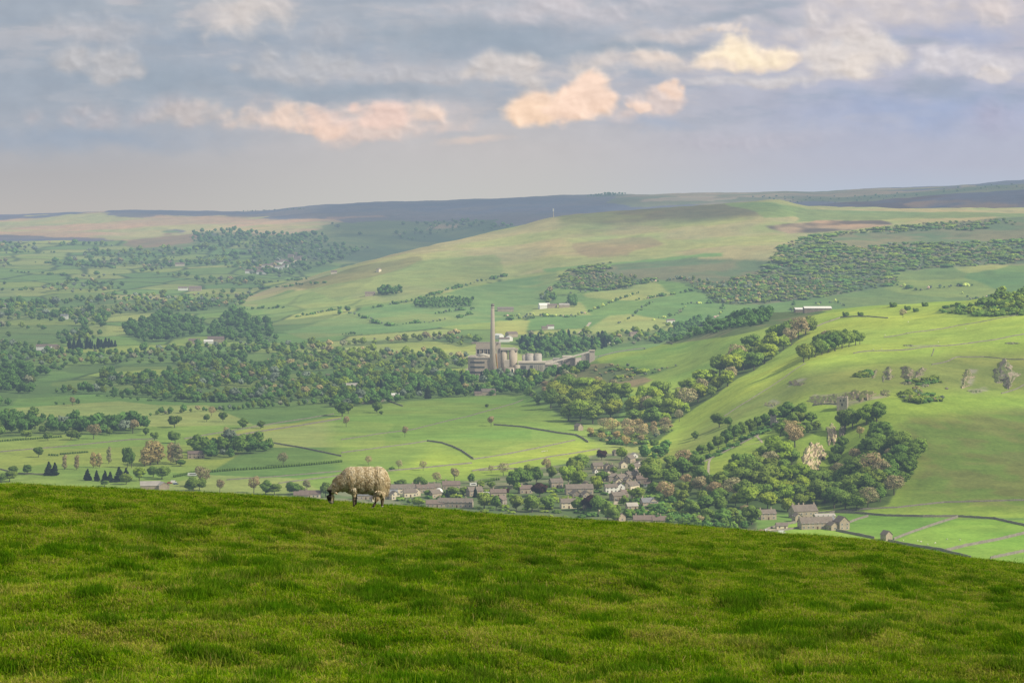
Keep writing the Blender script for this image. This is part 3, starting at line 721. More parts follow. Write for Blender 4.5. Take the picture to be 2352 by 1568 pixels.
def tuft_mesh(seed, n, rad, hmin, hmax, wid, lean):
    rg = np.random.default_rng(seed)
    vs, fs, cs = [], [], []
    for _ in range(n):
        r = rad * math.sqrt(rg.random()); th = rg.random() * 6.283
        bx, by = r * math.cos(th), r * math.sin(th)
        h = rg.uniform(hmin, hmax) * (1 - 0.35 * (r / rad)**2); ph = rg.random() * 6.283
        ln = lean * rg.random() * h; lx, ly = math.cos(ph) * ln - 0.20 * h, math.sin(ph) * ln + 0.05 * h
        wd = wid * rg.uniform(0.6, 1.3); fx, fy = -math.sin(ph + rg.normal() * .5), math.cos(ph + rg.normal() * .5)
        rb = rg.random(); b = len(vs)
        for q, (t, ww) in enumerate(((0, 1.0), (0.5, 0.85), (0.82, 0.5))):
            px, py, pz = bx + lx * t * t, by + ly * t * t, h * (t - 0.22 * t * t * (ln / h))
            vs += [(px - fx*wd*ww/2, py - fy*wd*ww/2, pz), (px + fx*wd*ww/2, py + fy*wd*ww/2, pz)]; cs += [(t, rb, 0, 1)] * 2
        vs.append((bx + lx, by + ly, h * (1 - 0.22 * (ln / h)))); cs.append((1, rb, 0, 1))
        fs += [(b, b+1, b+3, b+2), (b+2, b+3, b+5, b+4), (b+4, b+5, b+6)]
    me = bpy.data.meshes.new('tuft'); me.from_pydata(vs, [], fs); me.materials.append(MAT_GRASS)
    a = me.color_attributes.new('blade', 'FLOAT_COLOR', 'POINT'); a.data.foreach_set('color', np.array(cs, np.float32).ravel())
    return me

def scatter(name, pts, rots, scl, idxs, meshes, attrs=None, mat=None):
    """many copies of a few meshes as ONE object (geometry nodes)"""
    coll = bpy.data.collections.new(name + ' shapes')
    for i, me_ in enumerate(meshes):
        o = bpy.data.objects.new(f'shape_{i:02d}', me_); coll.objects.link(o)
    me = bpy.data.meshes.new(name)
    me.vertices.add(len(pts)); me.vertices.foreach_set('co', np.asarray(pts, np.float32).ravel())
    def put(nm, typ, arr, fld):
        a = me.attributes.new(nm, typ, 'POINT'); a.data.foreach_set(fld, arr)
    put('rot', 'FLOAT_VECTOR', np.asarray(rots, np.float32).ravel(), 'vector')
    put('scl', 'FLOAT_VECTOR', np.asarray(scl, np.float32).ravel(), 'vector')
    put('pick', 'INT', np.asarray(idxs, np.int32), 'value')
    for k_, (typ, arr) in (attrs or {}).items():
        put(k_, typ, np.asarray(arr, np.float32).ravel(), 'color' if typ == 'FLOAT_COLOR' else 'value')
    if mat: me.materials.append(mat)
    o = bpy.data.objects.new(name, me); COL.objects.link(o)
    ng = bpy.data.node_groups.new(name + ' scatter', 'GeometryNodeTree')
    ng.interface.new_socket('Geometry', in_out='INPUT', socket_type='NodeSocketGeometry')
    ng.interface.new_socket('Geometry', in_out='OUTPUT', socket_type='NodeSocketGeometry')
    gi, go = ng.nodes.new('NodeGroupInput'), ng.nodes.new('NodeGroupOutput')
    ci = ng.nodes.new('GeometryNodeCollectionInfo'); ci.inputs['Collection'].default_value = coll
    ci.inputs['Separate Children'].default_value = True; ci.inputs['Reset Children'].default_value = True
    ip = ng.nodes.new('GeometryNodeInstanceOnPoints'); ip.inputs['Pick Instance'].default_value = True
    def attr(nm, dt):
        a = ng.nodes.new('GeometryNodeInputNamedAttribute'); a.data_type = dt; a.inputs['Name'].default_value = nm
        return a.outputs['Attribute']
    L = ng.links.new
    L(gi.outputs[0], ip.inputs['Points']); L(ci.outputs[0], ip.inputs['Instance'])
    L(attr('pick', 'INT'), ip.inputs['Instance Index'])
    e2r = ng.nodes.new('FunctionNodeEulerToRotation'); L(attr('rot', 'FLOAT_VECTOR'), e2r.inputs[0]); L(e2r.outputs[0], ip.inputs['Rotation'])
    L(attr('scl', 'FLOAT_VECTOR'), ip.inputs['Scale']); L(ip.outputs[0], go.inputs[0])
    md = o.modifiers.new('scatter', 'NODES'); md.node_group = ng
    return o

tufts = [tuft_mesh(100 + i, 44, 0.105, 0.012, 0.036, 0.0046, 1.3) for i in range(6)]           # short turf
tufts += [tuft_mesh(200 + i, 54, 0.10, 0.025, 0.068, 0.0048, 1.15) for i in range(4)]           # tussocks
tufts += [tuft_mesh(300 + i, 9, 0.12, 0.035, 0.095, 0.0040, 1.2) for i in range(3)]            # thin seeding stalks
NG = GRASS_N
# more points near the camera, fewer beyond: sample distance with density falling off
yy = np.exp(RNG.uniform(math.log(9.0), math.log(74.0), NG)); keep = RNG.random(NG) < np.clip(yy / 24, 0.30, 1.0)
yy = yy[keep]; xx = RNG.uniform(-0.232, 0.232, len(yy)) * yy
xx = xx + RNG.normal(0, 0.03, len(yy))
zz = zmeadow(xx, yy)
lushn = 1.15*(fbm(xx/0.19 + 5, yy/0.30, 3, 120) - .5) + .5; lush2 = fbm(xx/2.6 + 5, yy/2.6, 3, 130); 
lush = np.clip((lushn * 0.76 + lush2 * 0.24 - 0.605) / 0.10, 0, 1)
pick = RNG.integers(0, 6, len(yy)); r_ = RNG.random(len(yy))
tuss = (lush > 0.5) & (r_ < 0.75)
pick[tuss] = 6 + RNG.integers(0, 4, tuss.sum())
st = (~tuss) & (r_ < 0.035 + 0.05 * (vnoise(xx/1.7, yy/1.7, 140) > 0.62)); pick[st] = 10 + RNG.integers(0, 3, st.sum())
grow = np.clip(yy / 30, 0.85, 1.9)
s = RNG.uniform(0.75, 1.3, len(yy)) * grow * (1 + 0.15 * lush)
sz = RNG.uniform(0.7, 1.3, len(yy)) * np.clip(1.25 - yy / 160, 0.8, 1.15) * (0.85 + 0.3 * lush) * (1 - .55 * np.exp(-(((xx + 2.9) / 1.0)**2 + ((yy - 45.3) / 2.2)**2)))
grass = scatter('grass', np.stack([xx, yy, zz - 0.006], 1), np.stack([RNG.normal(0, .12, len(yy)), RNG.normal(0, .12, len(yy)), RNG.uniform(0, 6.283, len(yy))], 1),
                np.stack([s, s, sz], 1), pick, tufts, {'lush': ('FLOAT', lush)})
tag(grass, kind='stuff')
# ================================================================ TREES
def leaf_mat(name, lo, mid, hi, transl=0.42, inst=False):
    m, nt, out = new_mat(name)
    geo = N(nt, 'ShaderNodeNewGeometry').outputs['Position']
    oi = N(nt, 'ShaderNodeObjectInfo')
    n1 = noise_n(nt, geo, 0.45, 3, 0.6)
    lf = N(nt, 'ShaderNodeAttribute', attribute_name='leaf').outputs['Fac']
    k = math_n(nt, 'ADD', math_n(nt, 'MULTIPLY', n1, 0.55), math_n(nt, 'MULTIPLY', lf, 0.45))
    c = ramp(nt, k, [(0.25, lo), (0.5, mid), (0.78, hi)])
    tint = N(nt, 'ShaderNodeAttribute', attribute_type='INSTANCER', attribute_name='tint').outputs['Color'] if inst else oi.outputs['Color']
    c = mixc(nt, 1.0, c, tint, 'MULTIPLY')
    d = N(nt, 'ShaderNodeBsdfDiffuse'); tr = N(nt, 'ShaderNodeBsdfTranslucent'); mx = N(nt, 'ShaderNodeMixShader'); mx.inputs[0].default_value = transl
    nt.links.new(c, d.inputs[0]); nt.links.new(c, tr.inputs[0]); nt.links.new(d.outputs[0], mx.inputs[1]); nt.links.new(tr.outputs[0], mx.inputs[2])
    nt.links.new(mx.outputs[0], out.inputs[0])
    return m
GRN = ((0.18, 0.28, 0.052), (0.28, 0.41, 0.074), (0.40, 0.53, 0.098))
M_LEAF = leaf_mat('broad leaves', *GRN)
M_TWIG = leaf_mat('bare twigs and buds', (0.33, 0.30, 0.165), (0.46, 0.42, 0.235), (0.58, 0.54, 0.32), 0.3)
M_NEED = leaf_mat('dark needles', (0.016, 0.032, 0.018), (0.028, 0.050, 0.026), (0.042, 0.070, 0.034), 0.1)
M_COPPER = leaf_mat('copper leaves', (0.040, 0.018, 0.018), (0.065, 0.028, 0.026), (0.10, 0.045, 0.036), 0.15)
M_BLOSSOM = leaf_mat('pale blossom', (0.20, 0.22, 0.12), (0.34, 0.34, 0.22), (0.5, 0.48, 0.36), 0.2)
M_LEAF_I = leaf_mat('woodland leaves', *GRN, inst=True)
M_BARK = surf_mat('bark', (0.10, 0.085, 0.065), 0.35, 3.0)

def leaf_cloud(name, lobes, nleaf, size, seed, mat, core=True, thin=1.0, nfix=0.75):
    """a crown: leaf-sized faces spread over and inside a set of lobes (centre, radius), normals leaning outward"""
    rg = np.random.default_rng(seed)
    cen = np.array([l[0] for l in lobes], float); rad = np.array([l[1] for l in lobes], float)
    ar = rad[:, 0] * rad[:, 2]; pr = ar / ar.sum()
    li = rg.choice(len(lobes), nleaf, p=pr)
    d = rg.normal(size=(nleaf, 3)); d /= np.linalg.norm(d, axis=1)[:, None]
    rr = rg.uniform(0.80, 1.12, nleaf) ** 1.0
    p = cen[li] + d * rad[li] * rr[:, None]
    mid = cen.mean(0)
    # drop the faces buried deep inside other lobes
    deep = np.zeros(nleaf, bool)
    for k in range(len(lobes)):
        q = (p - cen[k]) / rad[k]
        deep |= (np.linalg.norm(q, axis=1) < 0.72) & (li != k)
    p, d, li = p[~deep], d[~deep], li[~deep]; n = len(p)
    o = d * 0.8 + rg.normal(size=(n, 3)) * 0.55; o /= np.linalg.norm(o, axis=1)[:, None]
    t = np.cross(o, rg.normal(size=(n, 3))); t /= np.linalg.norm(t, axis=1)[:, None]; b = np.cross(o, t)
    s = (size * rg.uniform(0.6, 1.35, n))[:, None]; w = s * thin
    c4 = np.stack([p - t*s*.5 - b*w*.32, p + t*s*.1 - b*w*.5, p + t*s*.55 + b*w*.06, p - t*s*.05 + b*w*.5], 1)
    verts = c4.reshape(-1, 3); quads = np.arange(n * 4)
    nrm = d * nfix + (p - mid) / (np.abs(p - mid).max() + 1e-6) * 0.35 + o * (1 - nfix) + np.array([0, 0, 0.12]); nrm /= np.linalg.norm(nrm, axis=1)[:, None]
    vn = np.repeat(nrm, 4, 0)
    lf = np.repeat(rg.random(len(lobes))[li] * 0.6 + rg.random(n) * 0.4, 4)
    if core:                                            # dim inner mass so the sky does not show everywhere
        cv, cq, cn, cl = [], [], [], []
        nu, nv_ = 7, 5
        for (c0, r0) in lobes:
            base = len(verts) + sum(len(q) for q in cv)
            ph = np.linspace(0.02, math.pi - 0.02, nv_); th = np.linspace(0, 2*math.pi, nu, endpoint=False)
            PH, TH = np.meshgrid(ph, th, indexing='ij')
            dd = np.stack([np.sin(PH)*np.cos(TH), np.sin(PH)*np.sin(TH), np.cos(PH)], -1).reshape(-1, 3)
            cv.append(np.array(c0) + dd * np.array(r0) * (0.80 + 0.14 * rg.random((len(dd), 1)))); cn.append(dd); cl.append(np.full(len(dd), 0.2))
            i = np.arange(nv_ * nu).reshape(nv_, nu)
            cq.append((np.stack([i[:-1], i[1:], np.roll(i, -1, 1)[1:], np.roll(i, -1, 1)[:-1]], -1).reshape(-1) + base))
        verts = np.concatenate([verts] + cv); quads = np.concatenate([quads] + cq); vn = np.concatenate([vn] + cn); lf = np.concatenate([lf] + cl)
    me = mesh_np(name, verts, quads, 4, mat)
    a = me.attributes.new('leaf', 'FLOAT', 'POINT'); a.data.foreach_set('value', lf.astype(np.float32))
    me.normals_split_custom_set_from_vertices(vn.tolist())
    return me

def round_lobes(seed, H, Rr, base=0.22, n=13, squash=1.0):
    rg = np.random.default_rng(seed); L = []
    zc = H * (base + 1) / 2; hz = H * (1 - base) / 2
    k = 0
    while len(L) < n:
        d = rg.normal(size=3); d /= np.linalg.norm(d)
        if d[2] < -0.75: continue
        q = rg.uniform(0.45, 0.72)
        r = Rr * rg.uniform(0.30, 0.46)
        f = 1.0 if d[2] > -0.1 else 0.9
        L.append(((d[0]*Rr*q*f, d[1]*Rr*q*f, zc + d[2]*hz*q), (r, r, r * 0.85 * squash)))
    L.append(((0, 0, zc), (Rr*.55, Rr*.55, hz*.62)))
    return L

def trunk_mesh(seed, H, rad, crown0, spread, bare=False):
    rg = random.Random(seed); mb = MB()
    lean = (rg.uniform(-.03, .03)*H, rg.uniform(-.03, .03)*H)
    top = H * (0.9 if bare else 0.72)
    P = lambda t: (lean[0]*t, lean[1]*t, top*t)
    mb.tube([(0, 0, -0.6), (0, 0, 0.15), P(.2), P(.5), P(1.0)], [rad*1.5, rad*1.25, rad*.95, rad*.65, rad*.12], 7)
    for i in range(16 if bare else 7):
        t = rg.uniform(0.26, 0.9); a = rg.uniform(0, 6.28); p = Vector(P(t)); ln = spread * rg.uniform(.6, 1.0) * (1.15 - t*.75)
        up = rg.uniform(.35, 1.0) * ln
        e = p + Vector((math.cos(a)*ln, math.sin(a)*ln, up)); md = p.lerp(e, .5) + Vector((0, 0, -.08*ln))
        mb.tube([p, md, e], [rad*.42*(1.1-t), rad*.25*(1.1-t), rad*.05], 5, False)
        if bare:
            for j in range(4):
                s = rg.uniform(.4, .95); q = p.lerp(e, s); a2 = a + rg.uniform(-1.3, 1.3); l2 = ln * rg.uniform(.25, .5)
                mb.tube([q, q + Vector((math.cos(a2)*l2, math.sin(a2)*l2, l2*rg.uniform(.3, 1.0)))], [rad*.12, rad*.03], 4, False)
    return mb.mesh('trunk', [M_BARK], True)

BROAD = []
for i, (H_, R_, b_, sq) in enumerate([(12, 5.2, .16, 1.0), (12, 4.6, .12, 1.1), (12, 5.8, .18, .9), (12, 4.2, .10, 1.2), (12, 6.2, .2, .85), (12, 5.0, .05, 1.0)]):
    BROAD.append((leaf_cloud('crown', round_lobes(20+i, H_, R_, b_, 15, sq), 1900, 0.95, 40+i, M_LEAF), trunk_mesh(60+i, H_, .32, .3, R_*.6)))
BARE = []
for i, (H_, R_, b_) in enumerate([(12, 4.8, .22), (12, 4.0, .2), (12, 5.4, .25)]):
    BARE.append((leaf_cloud('crown', round_lobes(120+i, H_, R_, b_, 14), 1500, 1.0, 140+i, M_TWIG, False, 0.45), trunk_mesh(160+i, H_, .26, .3, R_*.75, True)))
TALL = []
for i in range(2):
    TALL.append((leaf_cloud('crown', [((math.sin(k*2.1)*.8, math.cos(k*1.7)*.8, 3 + k*1.05), (1.7-.05*k, 1.7-.05*k, 1.6)) for k in range(9)], 1100, .85, 180+i, M_TWIG, False, .6), trunk_mesh(190+i, 12, .2, .3, 1.4, True)))
CONI = []
for i in range(2):
    lob = []
    rg_ = random.Random(210 + i)
    for k in range(11):
        z_ = 1.2 + k * 0.98; rr_ = 3.5 * (1 - k/11.6)
        for j in range(5 if k < 8 else 3):
            a_0 = rg_.uniform(0, 6.28); lob.append(((math.cos(a_0)*rr_*.6, math.sin(a_0)*rr_*.6, z_), (rr_*.5+.15, rr_*.5+.15, .65)))
    CONI.append((leaf_cloud('crown', lob, 2000, .8, 220+i, M_NEED, True), trunk_mesh(230+i, 12, .25, .1, .6)))
COPP = [(leaf_cloud('crown', round_lobes(250, 12, 5.6, .1, 15), 1900, .95, 251, M_COPPER), BROAD[0][1])]
BLOS = [(leaf_cloud('crown', round_lobes(255, 12, 5.6, .08, 12), 1500, .95, 256, M_BLOSSOM), BROAD[1][1])]
BUSH = [leaf_cloud('bush', [((math.cos(k*1.3+i)*.9, math.sin(k*1.9)*.9, .9 + .35*(k % 3)), (1.0, 1.0, .95)) for k in range(7)], 420, .55, 260+i, M_LEAF) for i in range(3)]
KINDS = {'broad': ('broadleaf_tree', BROAD), 'bare': ('bare_tree', BARE), 'tall': ('poplar_tree', TALL), 'conifer': ('conifer_tree', CONI), 'copper': ('copper_beech_tree', COPP), 'blossom': ('blossom_tree', BLOS)}
TINT = {'g': (1, 1, 1), 'y': (1.35, 1.2, .9), 'd': (.74, .82, .82), 'b': (.80, .90, .98), 'l': (1.35, 1.28, .85), 'o': (1.06, 1.0, .95)}
TREES = []
def tree(u, v, kind, h, label=None, group=None, tint='g', wide=1.0, ymin=1450, parts=True):
    """h: height in survey rows; stands where that sight line meets the land"""
    p = ground(u, v, ymin); s = h * p.y / F / 12.0
    nm, var = KINDS[kind]
    crown, trunk = var[random.randrange(len(var))]
    cat = 'tree'
    tc_ = np.array(TINT.get(tint, (1, 1, 1))) * (0.85 + 0.3 * random.random()) * np.array([1 + random.uniform(-.1, .12), 1, 1])
    t = empty(nm, p - Vector((0, 0, .15)), random.uniform(0, 6.28)); t.scale = (s * wide * random.uniform(.92, 1.1), s * wide * random.uniform(.92, 1.1), s)
    c = link('crown', crown, None, t); c.color = (*tc_, 1)
    link('trunk', trunk, None, t)
    tag(t, label, cat, group)
    TREES.append((u, v, h))
    return t

def darts(poly, su_, sv_, n=20000, seed=0):
    rg = np.random.default_rng(seed); p = np.array(poly, float)
    lo, hi_ = p.min(0), p.max(0); got = []
    q = rg.uniform(lo, hi_, (n, 2)); q = q[inside(poly, q[:, 0], q[:, 1])]
    for a in q:
        if all(((a[0]-b[0])/su_)**2 + ((a[1]-b[1])/sv_)**2 > 1 for b in got): got.append(a)
    got.sort(key=lambda a: a[1])
    return got
def wood(poly, su_, sv_, h, mix, label, group, seed, hv=.34, ymin=1450, wide=1.22):
    """mix: [(kind, tint, weight, label or None)]"""
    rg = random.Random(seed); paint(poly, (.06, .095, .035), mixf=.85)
    for a in darts(poly, su_, sv_, 6000, seed):
        k = rg.choices(mix, [q[2] for q in mix])[0]
        lb, gr = label, group
        if len(k) > 3: lb, gr = k[3], k[4]
        hh = h * rg.uniform(1 - hv, 1 + hv) * .96
        tree(a[0], a[1], k[0], hh, lb, gr, k[1], wide, ymin)

G_ = 'leafy trees of the rocky gorge wood'
wood([(1885, 1166), (1905, 1115), (1945, 1075), (1985, 1040), (2030, 1012), (2060, 1025), (2098, 1052), (2094, 1090), (2062, 1125), (2040, 1158), (1975, 1176)], 24.5, 12.5, 45,
     [('broad', 'd', 5), ('broad', 'g', 3), ('broad', 'b', 2), ('bare', 'o', 1.6, 'brownish half-leafed tree among the dark wood on the slope by the gorge', 'brownish trees in the gorge wood')], 'dark green leafy tree in the dense wood on the slope beside the gorge', G_, 1)
wood([(1640, 1140), (1690, 1100), (1745, 1058), (1800, 1030), (1826, 1026), (1834, 1070), (1838, 1104), (1858, 1124), (1884, 1130), (1884, 1165), (1800, 1180), (1720, 1175), (1650, 1165)], 26, 13.5, 45,
     [('broad', 'y', 3), ('broad', 'g', 5), ('broad', 'l', 3), ('bare', 'o', .8, 'brown budding tree in the wood below the pale cliff', 'budding trees in the wood below the pale cliff')], 'light green tree in the wood climbing to the pale cliff', 'light green trees of the wood below the pale cliff', 2)
wood([(1860, 1000), (1890, 985), (1870, 968), (1800, 975), (1790, 1000), (1820, 1015)], 20, 12, 30, [('broad', 'g', 3), ('bare', 'y', 1, 'olive brown bush-like tree under the ruined curtain wall', 'olive trees under the ruined curtain wall')], 'bright green tree just below the ruined curtain wall', 'trees just below the ruined curtain wall', 3)
wood([(1478, 1092), (1520, 1062), (1590, 1062), (1640, 1112), (1650, 1168), (1735, 1192), (1735, 1215), (1600, 1208), (1540, 1170), (1500, 1120)], 30, 15, 42,
     [('broad', 'b', 3), ('broad', 'g', 4), ('bare', 'o', 1.2, 'brown budding tree between the village and the castle hill', 'budding trees between village and castle hill')], 'dark green tree on the bank between the village and the castle hill', 'green trees between village and castle hill', 4)
wood([(1838, 772), (1856, 768), (1800, 806), (1742, 846), (1700, 868), (1640, 910), (1585, 945), (1545, 972), (1500, 985), (1448, 975), (1455, 940), (1520, 920), (1590, 900), (1640, 866), (1690, 834), (1720, 802), (1790, 775)], 25, 12, 40,
     [('broad', 'l', 3.5), ('broad', 'y', 2), ('broad', 'g', 3), ('bare', 'o', 2.2, 'brown unleafed tree in the belt of wood across the hillside', 'unleafed trees in the hillside belt')], 'fresh green tree in the belt of wood running down the hillside', 'green trees of the hillside belt', 5, ymin=2000)
wood([(1262, 936), (1300, 905), (1400, 905), (1432, 925), (1422, 955), (1370, 975), (1310, 972)], 27, 13, 43,
     [('broad', 'y', 4), ('broad', 'g', 3)], 'sunlit green tree in the small wood at the foot of the long spur', 'green trees at the foot of the spur', 6, ymin=2000)
wood([(1236, 906), (1262, 885), (1300, 880), (1420, 888), (1440, 898), (1300, 902), (1262, 925)], 26, 12, 26,
     [('bare', 'o', 3), ('bare', 'y', 1)], 'brown leafless tree on the bank in front of the works', 'leafless trees on the bank before the works', 61, ymin=2000)
wood([(1345, 1004), (1375, 985), (1450, 985), (1545, 985), (1515, 1012), (1450, 1030), (1400, 1018)], 24, 10, 30,
     [('bare', 'o', 3), ('bare', 'y', 2), ('broad', 'd', .7, 'small dark green tree among brown scrub at the head of the village', 'dark trees at the head of the village')], 'pale brown leafless tree at the head of the village', 'brown trees at the head of the village', 7, ymin=1900)
# clump on the open hill
for (u_, v_, h_, t_) in [(1846, 832, 44, 'o'), (1858, 826, 40, 'o'), (1872, 820, 42, 'd'), (1888, 815, 38, 'g'), (1902, 810, 44, 'd'), (1918, 806, 46, 'd'), (1934, 801, 44, 'd'), (1950, 797, 40, 'g'), (1965, 793, 36, 'd'), (1975, 791, 28, 'g'), (1880, 806, 40, 'd'), (1912, 796, 42, 'g'), (1940, 790, 38, 'd')]:
    tree(u_, v_, 'broad', h_, 'dark green tree of the lone clump on the bright hillside', 'trees of the lone hillside clump', t_)
tree(1898, 795, 'bare', 42, 'leafless brown tree showing inside the lone hillside clump')
# castle spur hedge and the trees by the keep
for i, (u_, v_, h_) in enumerate([(1592, 1060, 26), (1610, 1050, 30), (1630, 1042, 28), (1650, 1032, 34), (1668, 1022, 38), (1686, 1012, 40), (1704, 1003, 38), (1722, 994, 34), (1740, 983, 30), (1758, 974, 26), (1776, 966, 30)]):
    tree(u_, v_, 'broad', h_, 'dark tree in the tree line along the path up to the castle', 'trees along the castle path', 'd')
tree(1806, 964, 'broad', 44, 'large round tree between the ruined wall and the long crag', tint='b', wide=1.15)
tree(1838, 955, 'broad', 32, 'smaller tree beside the large round one under the long crag', tint='g')
tree(1652, 982, 'broad', 34, 'solitary round tree on the slope beside the castle path', tint='d', wide=1.2)
tree(1672, 980, 'broad', 24, 'small tree touching the solitary round tree on the slope', tint='d')
tree(1596, 1010, 'broad', 22, 'small dark tree low on the open slope near the village top', tint='d')
tree(1560, 968, 'bare', 28, 'leafless spreading tree alone at the edge of the hillside belt')
tree(1940, 992, 'broad', 54, 'tall dark tree in front of the castle keep', tint='d', wide=.9)
tree(1958, 985, 'broad', 48, 'dark tree on the shoulder next to the castle keep', tint='d')
tree(1990, 975, 'broad', 50, 'bright green tree at the top of the gorge wood', tint='l', wide=1.1)
tree(2014, 968, 'broad', 48, 'green tree at the top corner of the gorge wood', tint='g', wide=1.1)
tree(1975, 1005, 'bare', 30, 'pale olive tree below the bright one at the top of the gorge', tint='y')
tree(1998, 1018, 'broad', 34, 'yellow green tree in the middle of the upper gorge', tint='y')
for (u_, v_) in [(1916, 1066), (1924, 1046), (1934, 1026), (1912, 1092), (1908, 1118), (1900, 1132)]:
    tree(u_, v_ + 8, 'broad', 36, 'shadowed tree in the bottom of the gorge', 'shadowed trees in the gorge', 'd')
for (u_, v_, h_, t_, l_) in [(1806, 1050, 34, 'y', 'yellow green tree on the edge of the pale cliff'), (1840, 1112, 32, 'g', 'tree at the foot of the pale cliff')]:
    tree(u_, v_, 'broad', h_, l_, tint=t_)
# village trees
for q in [(1382, 1056, 'copper', 26, 'small copper beech in the field corner above the houses', 'g', 1.0), (1428, 1056, 'broad', 30, 'bright round tree beside the top barn of the village', 'l', 1.0),
          (1240, 1140, 'copper', 36, 'wide copper beech behind the long school roof', 'g', 1.2), (1362, 1172, 'copper', 40, 'great dark copper beech by the white house', 'g', 1.3), (1162, 1136, 'copper', 18, 'little copper shrub tree between lower cottages', 'g', 1.0),
          (1329, 1080, 'broad', 40, 'olive ragged tree at the field edge above the village', 'o', 1.2), (1312, 1084, 'broad', 34, 'slender green tree next to the olive one at the field edge', 'g', .9),
          (1305, 1115, 'broad', 46, 'big green tree in the middle of the village', 'l', 1.0), (1330, 1122, 'broad', 44, 'light green tree leaning over the village school', 'y', 1.0), (1318, 1100, 'broad', 44, 'green tree behind the big one in the village middle', 'g', 1.0),
          (1370, 1130, 'broad', 42, 'round bright tree beside the white house', 'l', 1.15), (1268, 1100, 'broad', 32, 'upright green tree by the brown roofed cottage', 'g', .9),
          (1180, 1122, 'broad', 44, 'dark wide tree at the village edge', 'd', 1.2), (1206, 1118, 'broad', 46, 'dark tree in the village edge row', 'd', 1.1), (1232, 1112, 'broad', 42, 'dark green tree closing the village edge row', 'd', 1.0), (1222, 1100, 'broad', 36, 'green tree behind the village edge row', 'g', 1.0),
          (1082, 1110, 'broad', 26, 'small round tree standing in the meadow over the village', 'd', .9), (966, 1130, 'broad', 36, 'dark round tree behind the terrace nearest the sheep', 'd', 1.1), (918, 1122, 'broad', 24, 'low dark tree behind the first cottage past the sheep', 'd', 1.3),
          (1112, 1168, 'broad', 42, 'big leafy tree over the brow between the lower houses', 'g', 1.3), (1140, 1172, 'broad', 36, 'tree joined to the big leafy one over the brow', 'd', 1.0), (1186, 1172, 'broad', 38, 'olive green tree just over the brow of the meadow', 'g', 1.1), (1222, 1176, 'broad', 44, 'dark spreading tree over the brow below the copper beech', 'd', 1.3), (1258, 1174, 'broad', 40, 'dark tree over the brow beside the school', 'b', 1.1), (1190, 1132, 'broad', 26, 'bright bushy tree among lower cottages', 'l', 1.1),
          (1326, 1172, 'broad', 28, 'dark tree in front of the stone gable by the brow', 'd', 1.1), (1374, 1180, 'broad', 46, 'tall tree growing in front of the great copper beech', 'b', 1.0), (1396, 1195, 'broad', 46, 'tall green tree at the brow in front of the lane', 'g', 1.0), (1410, 1200, 'broad', 36, 'green tree next to the lane at the brow', 'g', 1.0),
          (1433, 1160, 'broad', 24, 'dark tree beside the open fronted garage', 'd', 1.2), (1440, 1195, 'broad', 28, 'round tree below the garage lawn', 'd', 1.2), (1420, 1180, 'broad', 22, 'little dark tree by the garage drive', 'd', 1.0),
          (1092, 1142, 'conifer', 26, 'narrow dark conifer between the village cottages', 'g', .8), (1210, 1128, 'conifer', 22, 'brown tinged conifer beside the copper beech', 'o', .9), (1027, 1148, 'conifer', 26, 'dark fir behind the long stone house', 'g', .9),
          (985, 1142, 'broad', 18, 'silvery shrubby tree between the terrace gardens', 'g', 1.4), (1040, 1140, 'broad', 24, 'mixed green tree in the gardens behind the long stone house', 'g', 1.4), (1062, 1136, 'broad', 20, 'olive garden tree behind the long stone house', 'o', 1.4), (1104, 1122, 'broad', 18, 'garden tree beside the white caravans', 'g', 1.3), (1128, 1122, 'broad', 18, 'garden tree between caravans and dark row', 'd', 1.3), (962, 1162, 'broad', 20, 'rounded yellow green tree at the brow behind the sheep', 'y', 1.6), (940, 1158, 'broad', 14, 'grey green shrub tree at the brow behind the sheep', 'g', 1.5), (1015, 1160, 'broad', 24, 'dark hedge tree at the brow below the dome roof', 'd', 1.3),
          (1460, 1150, 'broad', 34, 'tree behind the grey roofed chapel house', 'g', 1.2), (1505, 1140, 'broad', 36, 'dark tree behind the chapel house chimney', 'd', 1.2), (1450, 1085, 'broad', 22, 'dark garden tree between the top houses', 'd', 1.1), (1386, 1104, 'broad', 24, 'dark garden tree over the village car park', 'd', 1.5), (1409, 1090, 'broad', 20, 'brown green tree between two stone houses', 'o', 1.1), (1340, 1068, 'broad', 16, 'hedge tree along the top garden wall', 'g', 1.4)]:
    tree(q[0], q[1], q[2], q[3], q[4], None, q[5], q[6])
